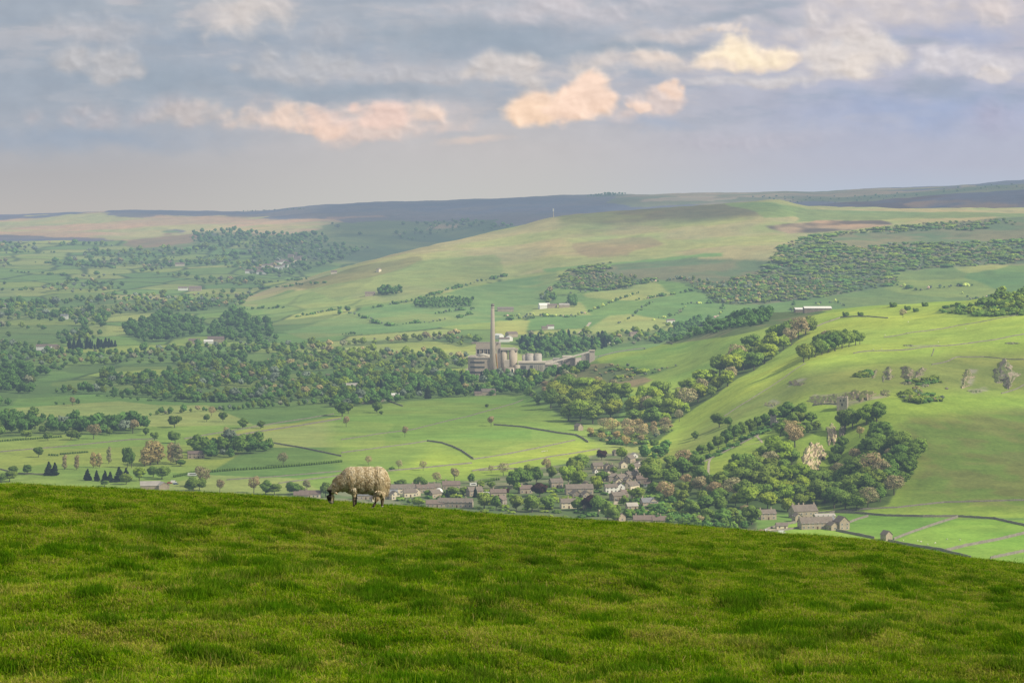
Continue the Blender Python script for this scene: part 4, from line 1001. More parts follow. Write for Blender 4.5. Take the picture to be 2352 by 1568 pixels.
# valley trees seen one by one
for q in [(401, 982, 'broad', 30, 'big dark round tree alone in the striped pasture', 'd', 1.25), (866, 948, 'broad', 28, 'round tree standing before the low farm sheds', 'd', 1.1), (875, 952, 'broad', 10, 'tiny bush beside the round tree by the farm sheds', 'd', 1.2), (786, 956, 'broad', 36, 'dark paired tree near the farm sheds', 'd', 1.2), (800, 950, 'broad', 26, 'paler tree clinging to the dark paired one', 'g', 1.0),
          (557, 984, 'broad', 26, 'grey green tree at the end of the yellow strip', 'b', 1.15), (599, 984, 'broad', 20, 'small bright tree on the hedge by the yellow strip', 'g', 1.1), (512, 968, 'broad', 24, 'tree at the hedge corner with a lean', 'd', 1.0), (475, 968, 'broad', 18, 'dark leaning bush tree near the striped pasture', 'd', 1.4), (335, 1000, 'broad', 20, 'small dark tree on the upper hedge', 'd', 1.0), (355, 1012, 'broad', 22, 'tree beside the olive poplars', 'g', 1.1), (252, 1000, 'broad', 18, 'small round tree near the brown thicket', 'd', 1.0), (163, 1010, 'broad', 24, 'dark tree on the long hedge', 'd', 1.2), (180, 1010, 'broad', 18, 'companion of the dark tree on the long hedge', 'd', 1.0), (88, 1050, 'broad', 26, 'egg shaped dark tree alone in the pasture', 'd', 1.0), (110, 1012, 'broad', 20, 'grey green tree by the field corner', 'b', 1.3), (60, 1008, 'broad', 22, 'spreading tree by the field corner', 'g', 1.5),
          (30, 1090, 'broad', 22, 'dark hedge tree by the corner of the lower pasture', 'd', 1.2), (62, 1090, 'broad', 24, 'dark hedge tree in the lower pasture wall', 'd', .95), (22, 1106, 'broad', 26, 'leafy tree just over the brow at the far edge', 'g', 1.4), (2, 1108, 'broad', 22, 'leafy tree cut by the edge over the brow', 'd', 1.3),
          (112, 1092, 'conifer', 34, 'near twin of the dark conifer pair', 'g', 1.1), (126, 1092, 'conifer', 32, 'second twin of the dark conifer pair', 'g', 1.1), (201, 1103, 'conifer', 28, 'dark conifer first in the row behind the barn', 'g', 1.1), (222, 1104, 'conifer', 26, 'dark conifer second in the row behind the barn', 'g', 1.0), (241, 1106, 'conifer', 28, 'dark conifer third in the row behind the barn', 'g', 1.0), (253, 1107, 'conifer', 26, 'dark conifer fourth in the row behind the barn', 'g', 1.0), (274, 1106, 'conifer', 36, 'broad dark conifer closing the row', 'g', 1.3), (290, 1106, 'conifer', 34, 'dark conifer behind the broad one', 'g', 1.1),
          (148, 1078, 'tall', 32, 'slim brown poplar first of the scattered row', 'o', 1.0), (176, 1078, 'tall', 32, 'slim brown poplar second of the scattered row', 'o', 1.0), (214, 1074, 'tall', 34, 'slim olive poplar third of the scattered row', 'y', 1.1), (228, 1074, 'tall', 32, 'slim olive poplar touching the third one', 'y', 1.1), (250, 1064, 'tall', 36, 'slim brown poplar last of the scattered row', 'o', .9),
          (292, 1074, 'broad', 48, 'tall grey green twin crowned tree', 'b', .6), (302, 1074, 'broad', 40, 'lower crown beside the tall grey green tree', 'b', .6), (345, 1068, 'tall', 52, 'large olive poplar of the group', 'y', 1.8), (362, 1066, 'tall', 50, 'olive poplar in the middle of the group', 'y', 1.7), (332, 1070, 'tall', 40, 'lower olive poplar at the side of the group', 'y', 1.7), (405, 1066, 'tall', 46, 'orange brown poplar by the brick house', 'o', 1.6), (392, 1062, 'tall', 44, 'thin poplar between the olive group and the brown one', 'o', 1.0), (402, 1018, 'broad', 30, 'soft green tree behind the poplars', 'b', 1.1),
          (320, 1104, 'broad', 34, 'bright tree next to the corrugated barn', 'l', 1.0), (372, 1100, 'broad', 32, 'green tree at the back of the vehicle yard', 'g', 1.3), (352, 1096, 'broad', 28, 'tree behind the corrugated barn', 'd', 1.1), (290, 1112, 'broad', 28, 'grey brown tree in front of the conifers', 'o', 1.2), (240, 1116, 'broad', 14, 'low bush tree at the brow', 'd', 1.6), (415, 1070, 'broad', 16, 'rounded dark shrub before the brick house', 'd', 1.9),
          (444, 1128, 'broad', 36, 'dark leafy tree rising over the brow', 'g', 1.1), (434, 1128, 'broad', 22, 'low dark tree at the brow below the trailer', 'd', 1.3), (458, 1126, 'broad', 30, 'green tree joined to the dark one over the brow', 'g', 1.0),
          (610, 1136, 'broad', 36, 'dark round tree over the brow in the middle pasture', 'd', 1.1), (630, 1136, 'broad', 26, 'lower dark tree over the brow in the middle pasture', 'd', 1.4), (676, 1136, 'broad', 32, 'bushy dark tree over the brow before the terrace', 'd', 1.1), (692, 1134, 'broad', 22, 'green bush tree beside the terrace end', 'g', 1.2), (748, 1142, 'broad', 36, 'dark tree right behind the head of the sheep', 'd', 1.1), (900, 1080, 'broad', 10, 'dark bush in the pasture past the sheep', 'd', 2.0), (1118, 936, 'broad', 10, 'little dark bush high in the wide pasture', 'd', 1.3)]:
    tree(q[0], q[1], q[2], q[3], q[4], None, q[5], q[6])
for q in [(466, 1118, 50, 'large leafless tree over the brow by the trailer', 1.0), (505, 1130, 34, 'smaller leafless tree over the brow', 1.0), (583, 1132, 40, 'brown leafless tree by the dark pair over the brow', 1.0), (705, 1128, 30, 'pale leafless tree beside the terrace', 1.1), (650, 1069, 30, 'leafless tree on the straight field hedge', 1.0), (795, 980, 28, 'leafless tree by the farm shed wall', .9), (930, 1003, 28, 'grey leafless tree alone in the wide pasture', .9), (1128, 978, 26, 'leafless tree at the start of the dark wall', 1.0), (1044, 1104, 34, 'spreading leafless tree in the meadow over the village', 1.1), (1002, 1110, 26, 'pale leafless tree in the meadow over the village', 1.1), (1156, 1092, 30, 'leafless tree by the meadow wall', 1.1), (1256, 1084, 34, 'tall leafless tree at the meadow wall end', .9), (1128, 1086, 18, 'faint leafless sapling by the meadow wall', 1.0), (972, 1080, 22, 'pinkish leafless tree in the bright pasture', 1.0), (916, 1078, 22, 'faint leafless tree past the dark bush', .9), (846, 1068, 22, 'leafless tree standing behind the back of the sheep', .9), (305, 995, 36, 'brown leafless thicket tree by the upper hedge', 1.2), (215, 1008, 34, 'pale leafless tree by the long hedge', 1.2), (166, 932, 24, 'leafless tree in the upper pasture', .9), (520, 1000, 20, 'tiny leafless tree by the yellow strip', .9), (486, 955, 22, 'leafless tree behind the leaning bush', 1.0), (1950, 0, 0, '', 0)]:
    if q[2]: tree(q[0], q[1], 'bare', q[2], q[3], None, 'o', q[4])
WOODL = [(-60, 975), (60, 960), (115, 962), (125, 990), (110, 1000), (-60, 1008)]
for (u_, v_, h_, l_) in [(2051, 705, 10, 'dark bush on the skyline of the near hill'), (2084, 712, 9, 'small bush on the upper hillside'), (2103, 716, 8, 'lone small bush on the upper hillside'), (1942, 726, 9, 'bush by the hilltop wall'), (1976, 725, 8, 'little bush along the hilltop wall'), (2124, 704, 9, 'round bush near the hilltop scrub'), (1502, 1022, 12, 'dark bush on the slope edge over the village')]:
    p_ = ground(u_, v_); o_ = link('bush', BUSH[0], None, None, p_); s_ = h_ * p_.y / F / 2.4; o_.scale = (s_*1.2, s_*1.2, s_); o_.color = (.7, .78, .75, 1); tag(o_, l_, 'bush')
t_ = ground(2074, 730); tree(2074, 730, 'bare', 22, 'leafless brown tree alone on the upper hillside')

# ---------------------------------------------------------------- woods and scrub that read as a mass
FARB = [leaf_cloud('far_tree', round_lobes(300+i, 12, [5.2, 4.6, 6.0, 5.0][i], .04, 11), 620, 1.35, 310+i, M_LEAF_I, True) for i in range(4)]
M_TWIG_I = leaf_mat('woodland twigs', (0.28, 0.265, 0.145), (0.39, 0.365, 0.205), (0.50, 0.475, 0.28), .15, inst=True)
FART = [leaf_cloud('far_bare_tree', round_lobes(330+i, 12, 4.8, .12, 8), 240, 1.7, 340+i, M_TWIG_I, True, .7) for i in range(2)]
FARS = [leaf_cloud('scrub_bush', [((math.cos(k*1.3+i)*.9, math.sin(k*1.9)*.9, .8), (1.0, 1.0, .8)) for k in range(4)], 60, 1.0, 350+i, M_LEAF_I) for i in range(2)]
M_NEED_I = leaf_mat('woodland needles', (0.016, 0.032, 0.018), (0.028, 0.050, 0.026), (0.042, 0.070, 0.034), .1, inst=True)
FARC = [leaf_cloud('far_conifer', [((0, 0, 1.5 + k*1.15), (2.7 - .24*k, 2.7 - .24*k, 1.3)) for k in range(9)], 260, 1.3, 360, M_NEED_I)]
FAR_MESHES = FARB + FART + FARS + FARC                      # 0-3 leafy, 4-5 bare, 6-7 bush, 8 conifer
PALE = dict(g=(.92, 1.02, 1.05), y=(1.45, 1.32, 1.05), d=(.60, .82, 1.0), b=(.72, .97, 1.2), o=(1.08, 1.0, .9), w=(3.2, 2.5, 4.0), l=(1.3, 1.25, .95))
GLADES = [[(143, 842), (250, 838), (417, 836), (410, 852), (300, 858), (150, 855)], [(70, 886), (110, 862), (170, 856), (232, 860), (240, 880), (200, 898), (90, 900)], [(233, 893), (300, 884), (318, 905), (240, 910)], [(450, 896), (570, 890), (570, 908), (455, 912)],
 [(27, 778), (127, 774), (130, 796), (30, 799)], [(247, 728), (290, 720), (520, 714), (470, 728), (400, 728), (300, 740), (262, 762)], [(0, 904), (133, 904), (140, 928), (0, 930)], [(640, 858), (760, 852), (780, 862), (660, 870)], [(600, 735), (780, 720), (784, 785), (660, 780)]]
class Mass:
    def __init__(s): s.p, s.s, s.i, s.t = [], [], [], []
    def put(s, u, v, h, ids, tint, ymin=1450, wide=1.0):
        if any(inside(e_, np.array([u]), np.array([v]))[0] for e_ in GLADES): return
        p = ground(u, v, ymin); k = random.choice(ids); base = 2.0 if k in (6, 7) else 12.0
        q = h * p.y / F / base * random.choice((random.uniform(.5, .9), random.uniform(.8, 1.2), random.uniform(1.0, 1.55))); ww = wide * random.uniform(.85, 1.2)
        s.p.append((p.x, p.y, p.z - .3)); s.s.append((q*ww, q*ww, q)); s.i.append(k)
        t = np.array(PALE[random.choice(tint)]) * random.uniform(.82, 1.18); s.t.append((t[0], t[1], t[2], 1))
    def fill(s, poly, su_, sv_, h, ids, tint, seed, ymin=1450, wide=1.15, n=9000, thin=0.0, floor=.6, ragged=0.0):
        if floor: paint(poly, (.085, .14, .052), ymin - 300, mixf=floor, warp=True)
        for a in darts(poly, su_, sv_, n, seed):
            if random.random() < thin: continue
            if ragged:
                q = ground(a[0], a[1], ymin)
                if fbm(np.array([q.x/210]), np.array([q.y/330]), 3, 400)[0] < ragged: continue
            s.put(a[0], a[1], h, ids, tint, ymin, wide)
    def line(s, pts, step, h, ids, tint, jit=1.5, ymin=1450, wide=1.0, gaps=0.0):
        for (a, b), (c, d) in zip(pts[:-1], pts[1:]):
            n = max(1, int(math.hypot(c-a, (d-b)*1.5) / step))
            for k in range(n):
                if random.random() < gaps: continue
                t = (k + random.random()) / n
                s.put(a + (c-a)*t + random.uniform(-jit, jit), b + (d-b)*t + random.uniform(-jit, jit)*.4, h, ids, tint, ymin, wide)
    def done(s, name):
        n = len(s.p)
        o = scatter(name, s.p, np.stack([np.zeros(n), np.zeros(n), RNG.uniform(0, 6.28, n)], 1), s.s, s.i, FAR_MESHES, {'tint': ('FLOAT_COLOR', np.array(s.t))})
        tag(o, kind='stuff'); print(name, n)
        return o
LEAFY, BAREI, SHRUB, CON = [0, 1, 2, 3], [4, 5], [6, 7], [8]
MIXED = LEAFY * 3 + BAREI
w1 = Mass()                                                # around the works and the middle valley
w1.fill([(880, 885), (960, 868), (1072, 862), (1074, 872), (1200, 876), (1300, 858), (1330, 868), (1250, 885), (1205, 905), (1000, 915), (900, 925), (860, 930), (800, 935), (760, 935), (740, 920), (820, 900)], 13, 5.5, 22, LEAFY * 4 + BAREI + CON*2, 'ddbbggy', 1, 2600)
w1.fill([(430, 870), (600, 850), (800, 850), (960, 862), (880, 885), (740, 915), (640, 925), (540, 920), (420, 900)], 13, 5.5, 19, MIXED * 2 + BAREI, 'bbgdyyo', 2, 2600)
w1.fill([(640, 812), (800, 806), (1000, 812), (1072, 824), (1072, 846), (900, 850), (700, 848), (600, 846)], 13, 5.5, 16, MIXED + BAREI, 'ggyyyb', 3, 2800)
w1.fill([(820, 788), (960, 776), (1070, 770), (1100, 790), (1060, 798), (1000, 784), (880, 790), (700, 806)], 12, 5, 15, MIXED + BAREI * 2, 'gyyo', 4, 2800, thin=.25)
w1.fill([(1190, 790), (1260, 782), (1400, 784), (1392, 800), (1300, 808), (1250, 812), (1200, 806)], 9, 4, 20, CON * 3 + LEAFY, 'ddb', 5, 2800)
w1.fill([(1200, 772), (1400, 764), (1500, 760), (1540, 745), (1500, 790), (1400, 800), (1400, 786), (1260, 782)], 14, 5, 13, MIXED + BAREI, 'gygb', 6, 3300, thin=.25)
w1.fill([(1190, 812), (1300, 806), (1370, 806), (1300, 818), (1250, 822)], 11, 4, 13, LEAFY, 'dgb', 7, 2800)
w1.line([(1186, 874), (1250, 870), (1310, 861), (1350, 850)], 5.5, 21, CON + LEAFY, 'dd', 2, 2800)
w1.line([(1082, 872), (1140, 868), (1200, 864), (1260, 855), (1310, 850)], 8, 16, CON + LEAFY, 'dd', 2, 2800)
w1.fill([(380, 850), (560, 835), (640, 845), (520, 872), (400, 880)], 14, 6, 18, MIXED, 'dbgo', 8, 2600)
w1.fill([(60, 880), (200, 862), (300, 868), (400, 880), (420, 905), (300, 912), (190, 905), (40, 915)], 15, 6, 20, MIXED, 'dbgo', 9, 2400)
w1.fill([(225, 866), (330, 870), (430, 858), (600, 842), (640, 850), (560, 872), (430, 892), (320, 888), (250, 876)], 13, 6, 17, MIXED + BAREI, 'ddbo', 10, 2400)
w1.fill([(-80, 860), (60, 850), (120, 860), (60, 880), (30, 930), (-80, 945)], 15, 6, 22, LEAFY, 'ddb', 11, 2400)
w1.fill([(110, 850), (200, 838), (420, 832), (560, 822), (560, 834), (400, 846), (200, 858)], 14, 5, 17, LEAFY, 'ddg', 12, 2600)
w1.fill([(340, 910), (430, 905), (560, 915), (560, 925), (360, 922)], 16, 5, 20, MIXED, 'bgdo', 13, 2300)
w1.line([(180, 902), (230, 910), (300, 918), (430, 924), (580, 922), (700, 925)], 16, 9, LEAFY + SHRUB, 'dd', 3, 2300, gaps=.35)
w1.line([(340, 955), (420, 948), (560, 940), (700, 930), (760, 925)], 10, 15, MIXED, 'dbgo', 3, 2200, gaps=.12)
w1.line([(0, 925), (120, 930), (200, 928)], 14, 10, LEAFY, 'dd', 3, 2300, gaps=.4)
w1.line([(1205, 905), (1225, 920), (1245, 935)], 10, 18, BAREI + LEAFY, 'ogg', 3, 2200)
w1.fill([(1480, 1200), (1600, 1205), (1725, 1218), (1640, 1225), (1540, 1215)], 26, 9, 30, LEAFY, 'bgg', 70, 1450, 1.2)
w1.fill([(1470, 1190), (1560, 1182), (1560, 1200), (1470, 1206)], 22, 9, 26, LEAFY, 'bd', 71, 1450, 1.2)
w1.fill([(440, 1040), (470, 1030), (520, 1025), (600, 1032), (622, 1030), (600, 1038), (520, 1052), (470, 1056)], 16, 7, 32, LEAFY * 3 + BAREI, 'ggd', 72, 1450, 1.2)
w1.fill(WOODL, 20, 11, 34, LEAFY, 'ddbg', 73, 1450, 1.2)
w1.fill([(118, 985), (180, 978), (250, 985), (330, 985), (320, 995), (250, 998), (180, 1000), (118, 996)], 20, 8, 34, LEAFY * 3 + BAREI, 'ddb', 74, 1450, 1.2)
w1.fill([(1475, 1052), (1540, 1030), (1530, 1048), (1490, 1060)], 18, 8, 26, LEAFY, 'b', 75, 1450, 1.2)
w1.done('woodland')
w2 = Mass()                                                # the wide valley beyond
rg2 = random.Random(5)
w2.fill([(-120, 560), (200, 560), (420, 575), (560, 560), (700, 560), (640, 610), (600, 660), (560, 700), (420, 720), (200, 730), (-120, 740)], 13, 4.0, 10.5, MIXED + BAREI, 'dbbgyo', 20, 3600, 1.25, 20000, .05, .25, .47)
w2.fill([(440, 535), (520, 530), (620, 538), (740, 540), (760, 560), (660, 560), (560, 556), (470, 560), (440, 555)], 12, 4, 10, LEAFY, 'ddb', 21, 7000, 1.2)
w2.fill([(560, 565), (700, 560), (850, 570), (780, 600), (700, 625), (640, 640), (600, 612)], 14, 4.5, 10, MIXED, 'dbbg', 22, 6000, 1.2)
w2.fill([(760, 515), (1150, 505), (1180, 520), (1060, 552), (900, 575), (800, 555)], 14, 4.2, 8, MIXED, 'bdbg', 23, 7600, 1.3, 12000, .0, .3, .50)
w2.fill([(-120, 690), (240, 690), (250, 760), (200, 790), (-120, 800)], 15, 5.5, 17, MIXED, 'bdbgy', 24, 3000, 1.1, 9000, .0, .3, .44)
w2.fill([(300, 742), (400, 730), (470, 738), (460, 770), (380, 785), (330, 790), (285, 770)], 14, 6, 20, LEAFY, 'dddb', 25, 3000)
w2.fill([(475, 770), (510, 728), (545, 720), (580, 740), (700, 730), (800, 716), (700, 752), (620, 765), (640, 785), (500, 785)], 14, 6, 20, LEAFY, 'ddb', 26, 3000)
w2.fill([(156, 795), (240, 792), (266, 796), (230, 802), (160, 803)], 8, 3, 16, CON, 'd', 27, 3000)
w2.fill([(-60, 800), (100, 800), (150, 812), (260, 815), (420, 800), (560, 790), (700, 790), (740, 800), (640, 812), (400, 828), (120, 842), (-60, 835)], 15, 5.5, 16, MIXED, 'dbbgo', 28, 2800, 1.1, 12000, .0, .3, .46)
w2.fill([(200, 690), (560, 690), (560, 700), (400, 715), (200, 722)], 15, 4.5, 11, MIXED + BAREI, 'bgyo', 29, 3600, 1.1, 9000, .25)
for k in range(26):                                        # hedgerow lines on the valley floor
    u_ = rg2.uniform(-60, 600); v_ = rg2.uniform(570, 720); L_ = rg2.uniform(60, 200); a_2 = rg2.uniform(-.12, .10)
    w2.line([(u_, v_), (u_ + L_, v_ + L_ * a_2)], 9, 6, LEAFY + SHRUB, 'dbd', 2, 3600, 1.2, .25)
# hedges of the middle hill
for pts in ([(834, 711), (870, 705), (951, 691), (1031, 666), (1100, 648), (1167, 633)], [(951, 700), (1000, 690), (1092, 690)], [(796, 720), (850, 733), (862, 742)], [(845, 740), (900, 748), (950, 742), (975, 742)], [(985, 742), (1024, 735)], [(784, 768), (834, 768)], [(1050, 732), (1080, 722), (1086, 705)], [(1000, 722), (1060, 712)], [(1150, 727), (1215, 725), (1250, 727), (1320, 728), (1350, 718), (1420, 690), (1470, 672)], [(1160, 735), (1230, 730)], [(1420, 745), (1450, 730), (1480, 705), (1500, 695)], [(1500, 735), (1560, 722), (1580, 700)], [(1568, 700), (1640, 695), (1700, 700), (1760, 690)], [(1300, 676), (1360, 670), (1450, 655), (1568, 640)], [(1460, 690), (1520, 680), (1600, 668)], [(1640, 735), (1660, 715), (1660, 695)], [(1820, 716), (1824, 690)], [(1870, 700), (1920, 695), (1945, 705)], [(2060, 655), (2110, 668), (2160, 662), (2240, 655)], [(2200, 668), (2230, 690), (2280, 680)], [(640, 735), (720, 722), (790, 708)]):
    w2.line(pts, 6, 6.5, LEAFY + SHRUB + BAREI, 'dbdgw' if pts[0][0] > 1140 else 'ddb', 1.5, 3600, 1.1, .12)
w2.fill([(951, 690), (1000, 686), (1090, 688), (1080, 704), (1000, 708), (955, 706)], 8, 3, 9, LEAFY, 'dbd', 40, 3600)
w2.fill([(866, 676), (890, 668), (922, 666), (922, 674), (880, 680)], 8, 3, 14, LEAFY, 'dd', 41, 3600)
w2.fill([(1240, 690), (1262, 672), (1275, 690), (1260, 700)], 8, 4, 14, LEAFY + BAREI, 'gdo', 42, 3600)
w2.fill([(1300, 700), (1320, 695), (1320, 706)], 5, 3, 16, LEAFY, 'dd', 43, 3600)
w2.done('woodland')
w3 = Mass()                                                # scrub on the flanks
w3.fill(SCRUB[:9] + [(2420, 500), (2420, 600)] + SCRUB[11:], 9.5, 3.2, 5.8, SHRUB * 2 + LEAFY + BAREI, 'gbggbooy', 50, 4400, 2.1, 30000, .0, 0, .44)
w3.fill([(1560, 640), (1640, 650), (1760, 650), (1880, 640), (1900, 670), (1760, 698), (1650, 694), (1600, 665)], 10, 3.5, 9, BAREI * 2 + LEAFY, 'ooyb', 51, 4400, 1.1, 9000, .1)
w3.fill([(1310, 640), (1400, 630), (1460, 640), (1440, 665), (1330, 668)], 9, 3.2, 8, BAREI * 2 + LEAFY, 'oog', 52, 4400, 1.1)
w3.fill([(1498, 792), (1560, 752), (1640, 738), (1720, 718), (1760, 716), (1750, 735), (1680, 755), (1560, 782)], 10, 4, 13, SHRUB + LEAFY, 'ddb', 53, 2700, 1.2, 9000, .15)
w3.line([(1500, 788), (1550, 762), (1610, 745)], 7, 18, LEAFY, 'dd', 3, 2700)
w3.fill([(1680, 742), (1720, 728), (1770, 728), (1760, 745), (1700, 755)], 10, 4, 20, LEAFY, 'dbd', 54, 2700)
w3.fill([(2262, 700), (2290, 680), (2352, 675), (2440, 670), (2440, 715), (2352, 712), (2300, 708)], 10, 4, 16, LEAFY + SHRUB, 'ggyl', 55, 2000, 1.2)
w3.fill([(2180, 722), (2200, 708), (2260, 705), (2352, 712), (2352, 724), (2260, 726)], 10, 3.5, 10, SHRUB * 3 + LEAFY, 'gygd', 56, 2000, 1.2, 9000, .15)
w3.fill([(2140, 720), (2180, 700), (2260, 700), (2250, 718)], 16, 5, 6, SHRUB, 'gd', 57, 2000, 1.3, 6000, .3)
w3.fill([(1965, 860), (2000, 852), (2000, 864), (1975, 868)], 8, 3, 7, SHRUB, 'do', 58, 1900, 1.4)
w3.fill([(2070, 915), (2100, 900), (2140, 912), (2165, 920), (2120, 926), (2080, 924)], 9, 3.5, 12, SHRUB + BAREI, 'doo', 59, 1900, 1.3)
w3.fill([(2080, 880), (2100, 872), (2130, 872), (2150, 868), (2160, 878), (2110, 885)], 10, 4, 7, SHRUB, 'do', 60, 1900, 1.3)
w3.fill([(1400, 440), (1440, 446), (1400, 450), (1350, 452)], 6, 2, 4.5, LEAFY, 'bd', 61, 8800, 1.3)
w3.fill([(1700, 452), (1980, 452), (2300, 424), (2440, 420), (2440, 428), (2200, 440), (2000, 462), (1850, 470)], 16, 3, 4.5, LEAFY + BAREI, 'bdbo', 62, 8300, 1.3, 9000, .35)
w3.fill([(1560, 840), (1470, 870), (1400, 880), (1350, 850), (1420, 838), (1480, 850)], 12, 5, 8, SHRUB + BAREI, 'oody', 63, 2400, 1.3, 9000, .35)
w3.line([(545, 487), (640, 482), (700, 480)], 5, 2.6, LEAFY, 'bd', 1, 9000, 1.3, .3)
w3.fill([(1360, 1000), (1500, 1000), (1540, 985), (1480, 1025), (1400, 1022)], 14, 6, 10, SHRUB + BAREI, 'goyd', 64, 1900, 1.4)
w3.fill([(1500, 1120), (1640, 1180), (1730, 1205), (1600, 1200), (1480, 1190), (1430, 1190)], 15, 6, 10, SHRUB, 'gdbo', 65, 1600, 1.4)
w3.fill([(1600, 1062), (1800, 960), (1840, 950), (1800, 972), (1640, 1050)], 12, 6, 9, SHRUB, 'dd', 66, 1700, 1.4)
w3.fill([(900, 1150), (1100, 1130), (1300, 1110), (1480, 1110), (1440, 1190), (1200, 1185), (1000, 1168)], 20, 8, 8, SHRUB, 'gdly', 67, 1600, 1.4, 4000, .2)
w3.done('scrub')

finish_cover()
# ================================================================ BUILDINGS
M_STONE = surf_mat('gritstone walling', (0.40, 0.335, 0.25), .3, 1.4)
M_STONE2 = surf_mat('dark gritstone walling', (0.27, 0.23, 0.185), .3, 1.4)
M_WHITE = surf_mat('limewash', (0.80, 0.79, 0.74), .06, .6)
M_CREAM = surf_mat('cream render', (0.72, 0.63, 0.47), .08, .6)
M_SLATE = surf_mat('grey slates', (0.20, 0.205, 0.22), .25, 2.0, .7)
M_TILE = surf_mat('stone roof slates', (0.20, 0.17, 0.145), .28, 2.0)
M_RTILE = surf_mat('brown roof tiles', (0.20, 0.155, 0.135), .25, 2.0)
M_PANE = surf_mat('dark window panes', (0.03, 0.035, 0.04), .3, 3.0, .15, spec=.5)
M_DOOR = surf_mat('painted door', (0.12, 0.07, 0.05), .2, 3.0)
M_FRAME = surf_mat('window frame paint', (0.75, 0.74, 0.7), .06, 3.0)
M_CONC = surf_mat('weathered concrete', (0.47, 0.40, 0.315), .16, .12, bump=.0)
M_CONC2 = surf_mat('pale concrete', (0.54, 0.48, 0.40), .14, .15)
M_CONC3 = surf_mat('dark concrete', (0.30, 0.26, 0.22), .2, .15)
M_STEEL = surf_mat('dusty steel cladding', (0.42, 0.39, 0.35), .18, .2, .7)
M_LOUV = surf_mat('dark louvres', (0.085, 0.085, 0.085), .3, .5)
M_LIME = surf_mat('crushed limestone', (0.60, 0.56, 0.48), .12, .3)
M_RUST = surf_mat('ochre painted steel', (0.40, 0.22, 0.06), .2, .5)
M_ROCK = None
WM = dict(s=M_STONE, d=M_STONE2, w=M_WHITE, c=M_CREAM); RM = dict(g=M_SLATE, t=M_TILE, r=M_RTILE, w=M_WHITE, k=M_STEEL)
_wins = {}
def window_mesh(w_, h_):
    k = (w_, h_)
    if k not in _wins:
        mb = MB(); mb.box(-w_/2, w_/2, -.03, .06, 0, h_)
        a = mb.mesh('window', [M_PANE])
        mb = MB(); t = .1
        mb.box(-w_/2-t, w_/2+t, -.09, .05, -t, 0); mb.box(-w_/2-t, w_/2+t, -.09, .05, h_, h_+t); mb.box(-w_/2-t, -w_/2, -.09, .05, 0, h_); mb.box(w_/2, w_/2+t, -.09, .05, 0, h_); mb.box(-.04, .04, -.07, .05, 0, h_)
        _wins[k] = (a, mb.mesh('frame', [M_FRAME]))
    return _wins[k]

def house(u, v, L, Wd, he, rz, wall, roof, label, group=None, name='house', chim=(0.9,), pitch=.75, win=True, ymin=1450, wing=None, cat='house', storeys=None, frames=True):
    """L along the ridge, Wd across; rz turns the ridge from the x axis; -y side faces the camera when rz = 0"""
    p = ground(u, v, ymin)
    t = empty(name, p, R(rz)); tag(t, label, cat, group)
    rise = Wd / 2 * pitch
    x0, x1, y0, y1 = -L/2, L/2, -Wd/2, Wd/2; b = -2.5
    mb = MB()
    mb.add([(x0,y0,b),(x1,y0,b),(x1,y1,b),(x0,y1,b),(x0,y0,he),(x1,y0,he),(x1,y1,he),(x0,y1,he),(x0,0,he+rise),(x1,0,he+rise)],
           [(0,1,5,4),(2,3,7,6),(1,2,6,9,5),(3,0,4,8,7),(4,5,9,8),(6,7,8,9)])
    mb.build('wall', WM[wall], t)
    mb = MB(); o = .35; th = .22; k = pitch
    for s in (-1, 1):
        ye, ze = s*(Wd/2 + o), he - o*k
        mb.add([(x0-o,ye,ze+.03),(x1+o,ye,ze+.03),(x1+o,0,he+rise+.03),(x0-o,0,he+rise+.03),(x0-o,ye,ze+th),(x1+o,ye,ze+th),(x1+o,0,he+rise+th),(x0-o,0,he+rise+th)],
               [(0,1,2,3) if s > 0 else (3,2,1,0), (4,5,6,7) if s < 0 else (7,6,5,4), (0,4,5,1), (0,3,7,4), (1,5,6,2)])
    rf = mb.build('roof', RM[roof], t)
    for c in chim:
        cx = x0 + L*c; mb = MB()
        mb.box(cx-.45, cx+.45, -.38, .38, he+rise-.4, he+rise+1.25); mb.box(cx-.52, cx+.52, -.45, .45, he+rise+1.25, he+rise+1.4)
        mb.tube([(cx-.2, 0, he+rise+1.4), (cx-.2, 0, he+rise+1.8)], [.13, .1], 8); mb.tube([(cx+.2, 0, he+rise+1.4), (cx+.2, 0, he+rise+1.8)], [.13, .1], 8)
        mb.build('chimney', M_STONE2 if wall == 'd' else M_STONE, t)
    if win:
        ns = storeys or (2 if he > 3.9 else 1)
        def put(x, y, z, ang, w_=1.0, h_=1.25):
            a, f = window_mesh(w_, h_); o_ = link('window', a, None, t); o_.location = (x, y, z); o_.rotation_euler = (0, 0, ang)
            if frames: link('frame', f, None, o_)
        n = max(2, int(L / 3.2))
        for fl in range(ns):
            z = .95 + fl*2.55
            for i in range(n):
                x = x0 + L*(i+.5)/n
                if fl == 0 and i == n//2: continue
                put(x, y0-.03, z, 0)
        for fl in range(ns):
            for s in ((-.26, .26) if Wd > 6 else (0,)):
                put(x1+.03, s*Wd, .95+fl*2.55, R(90)); put(x0-.03, s*Wd, .95+fl*2.55, R(-90))
        mb = MB(); mb.box(-.5, .5, -.08, .05, -.3, 2.05); d_ = mb.build('door', M_DOOR, t); d_.location = (x0 + L*(n//2+.5)/n, y0-.03, 0)
    return t

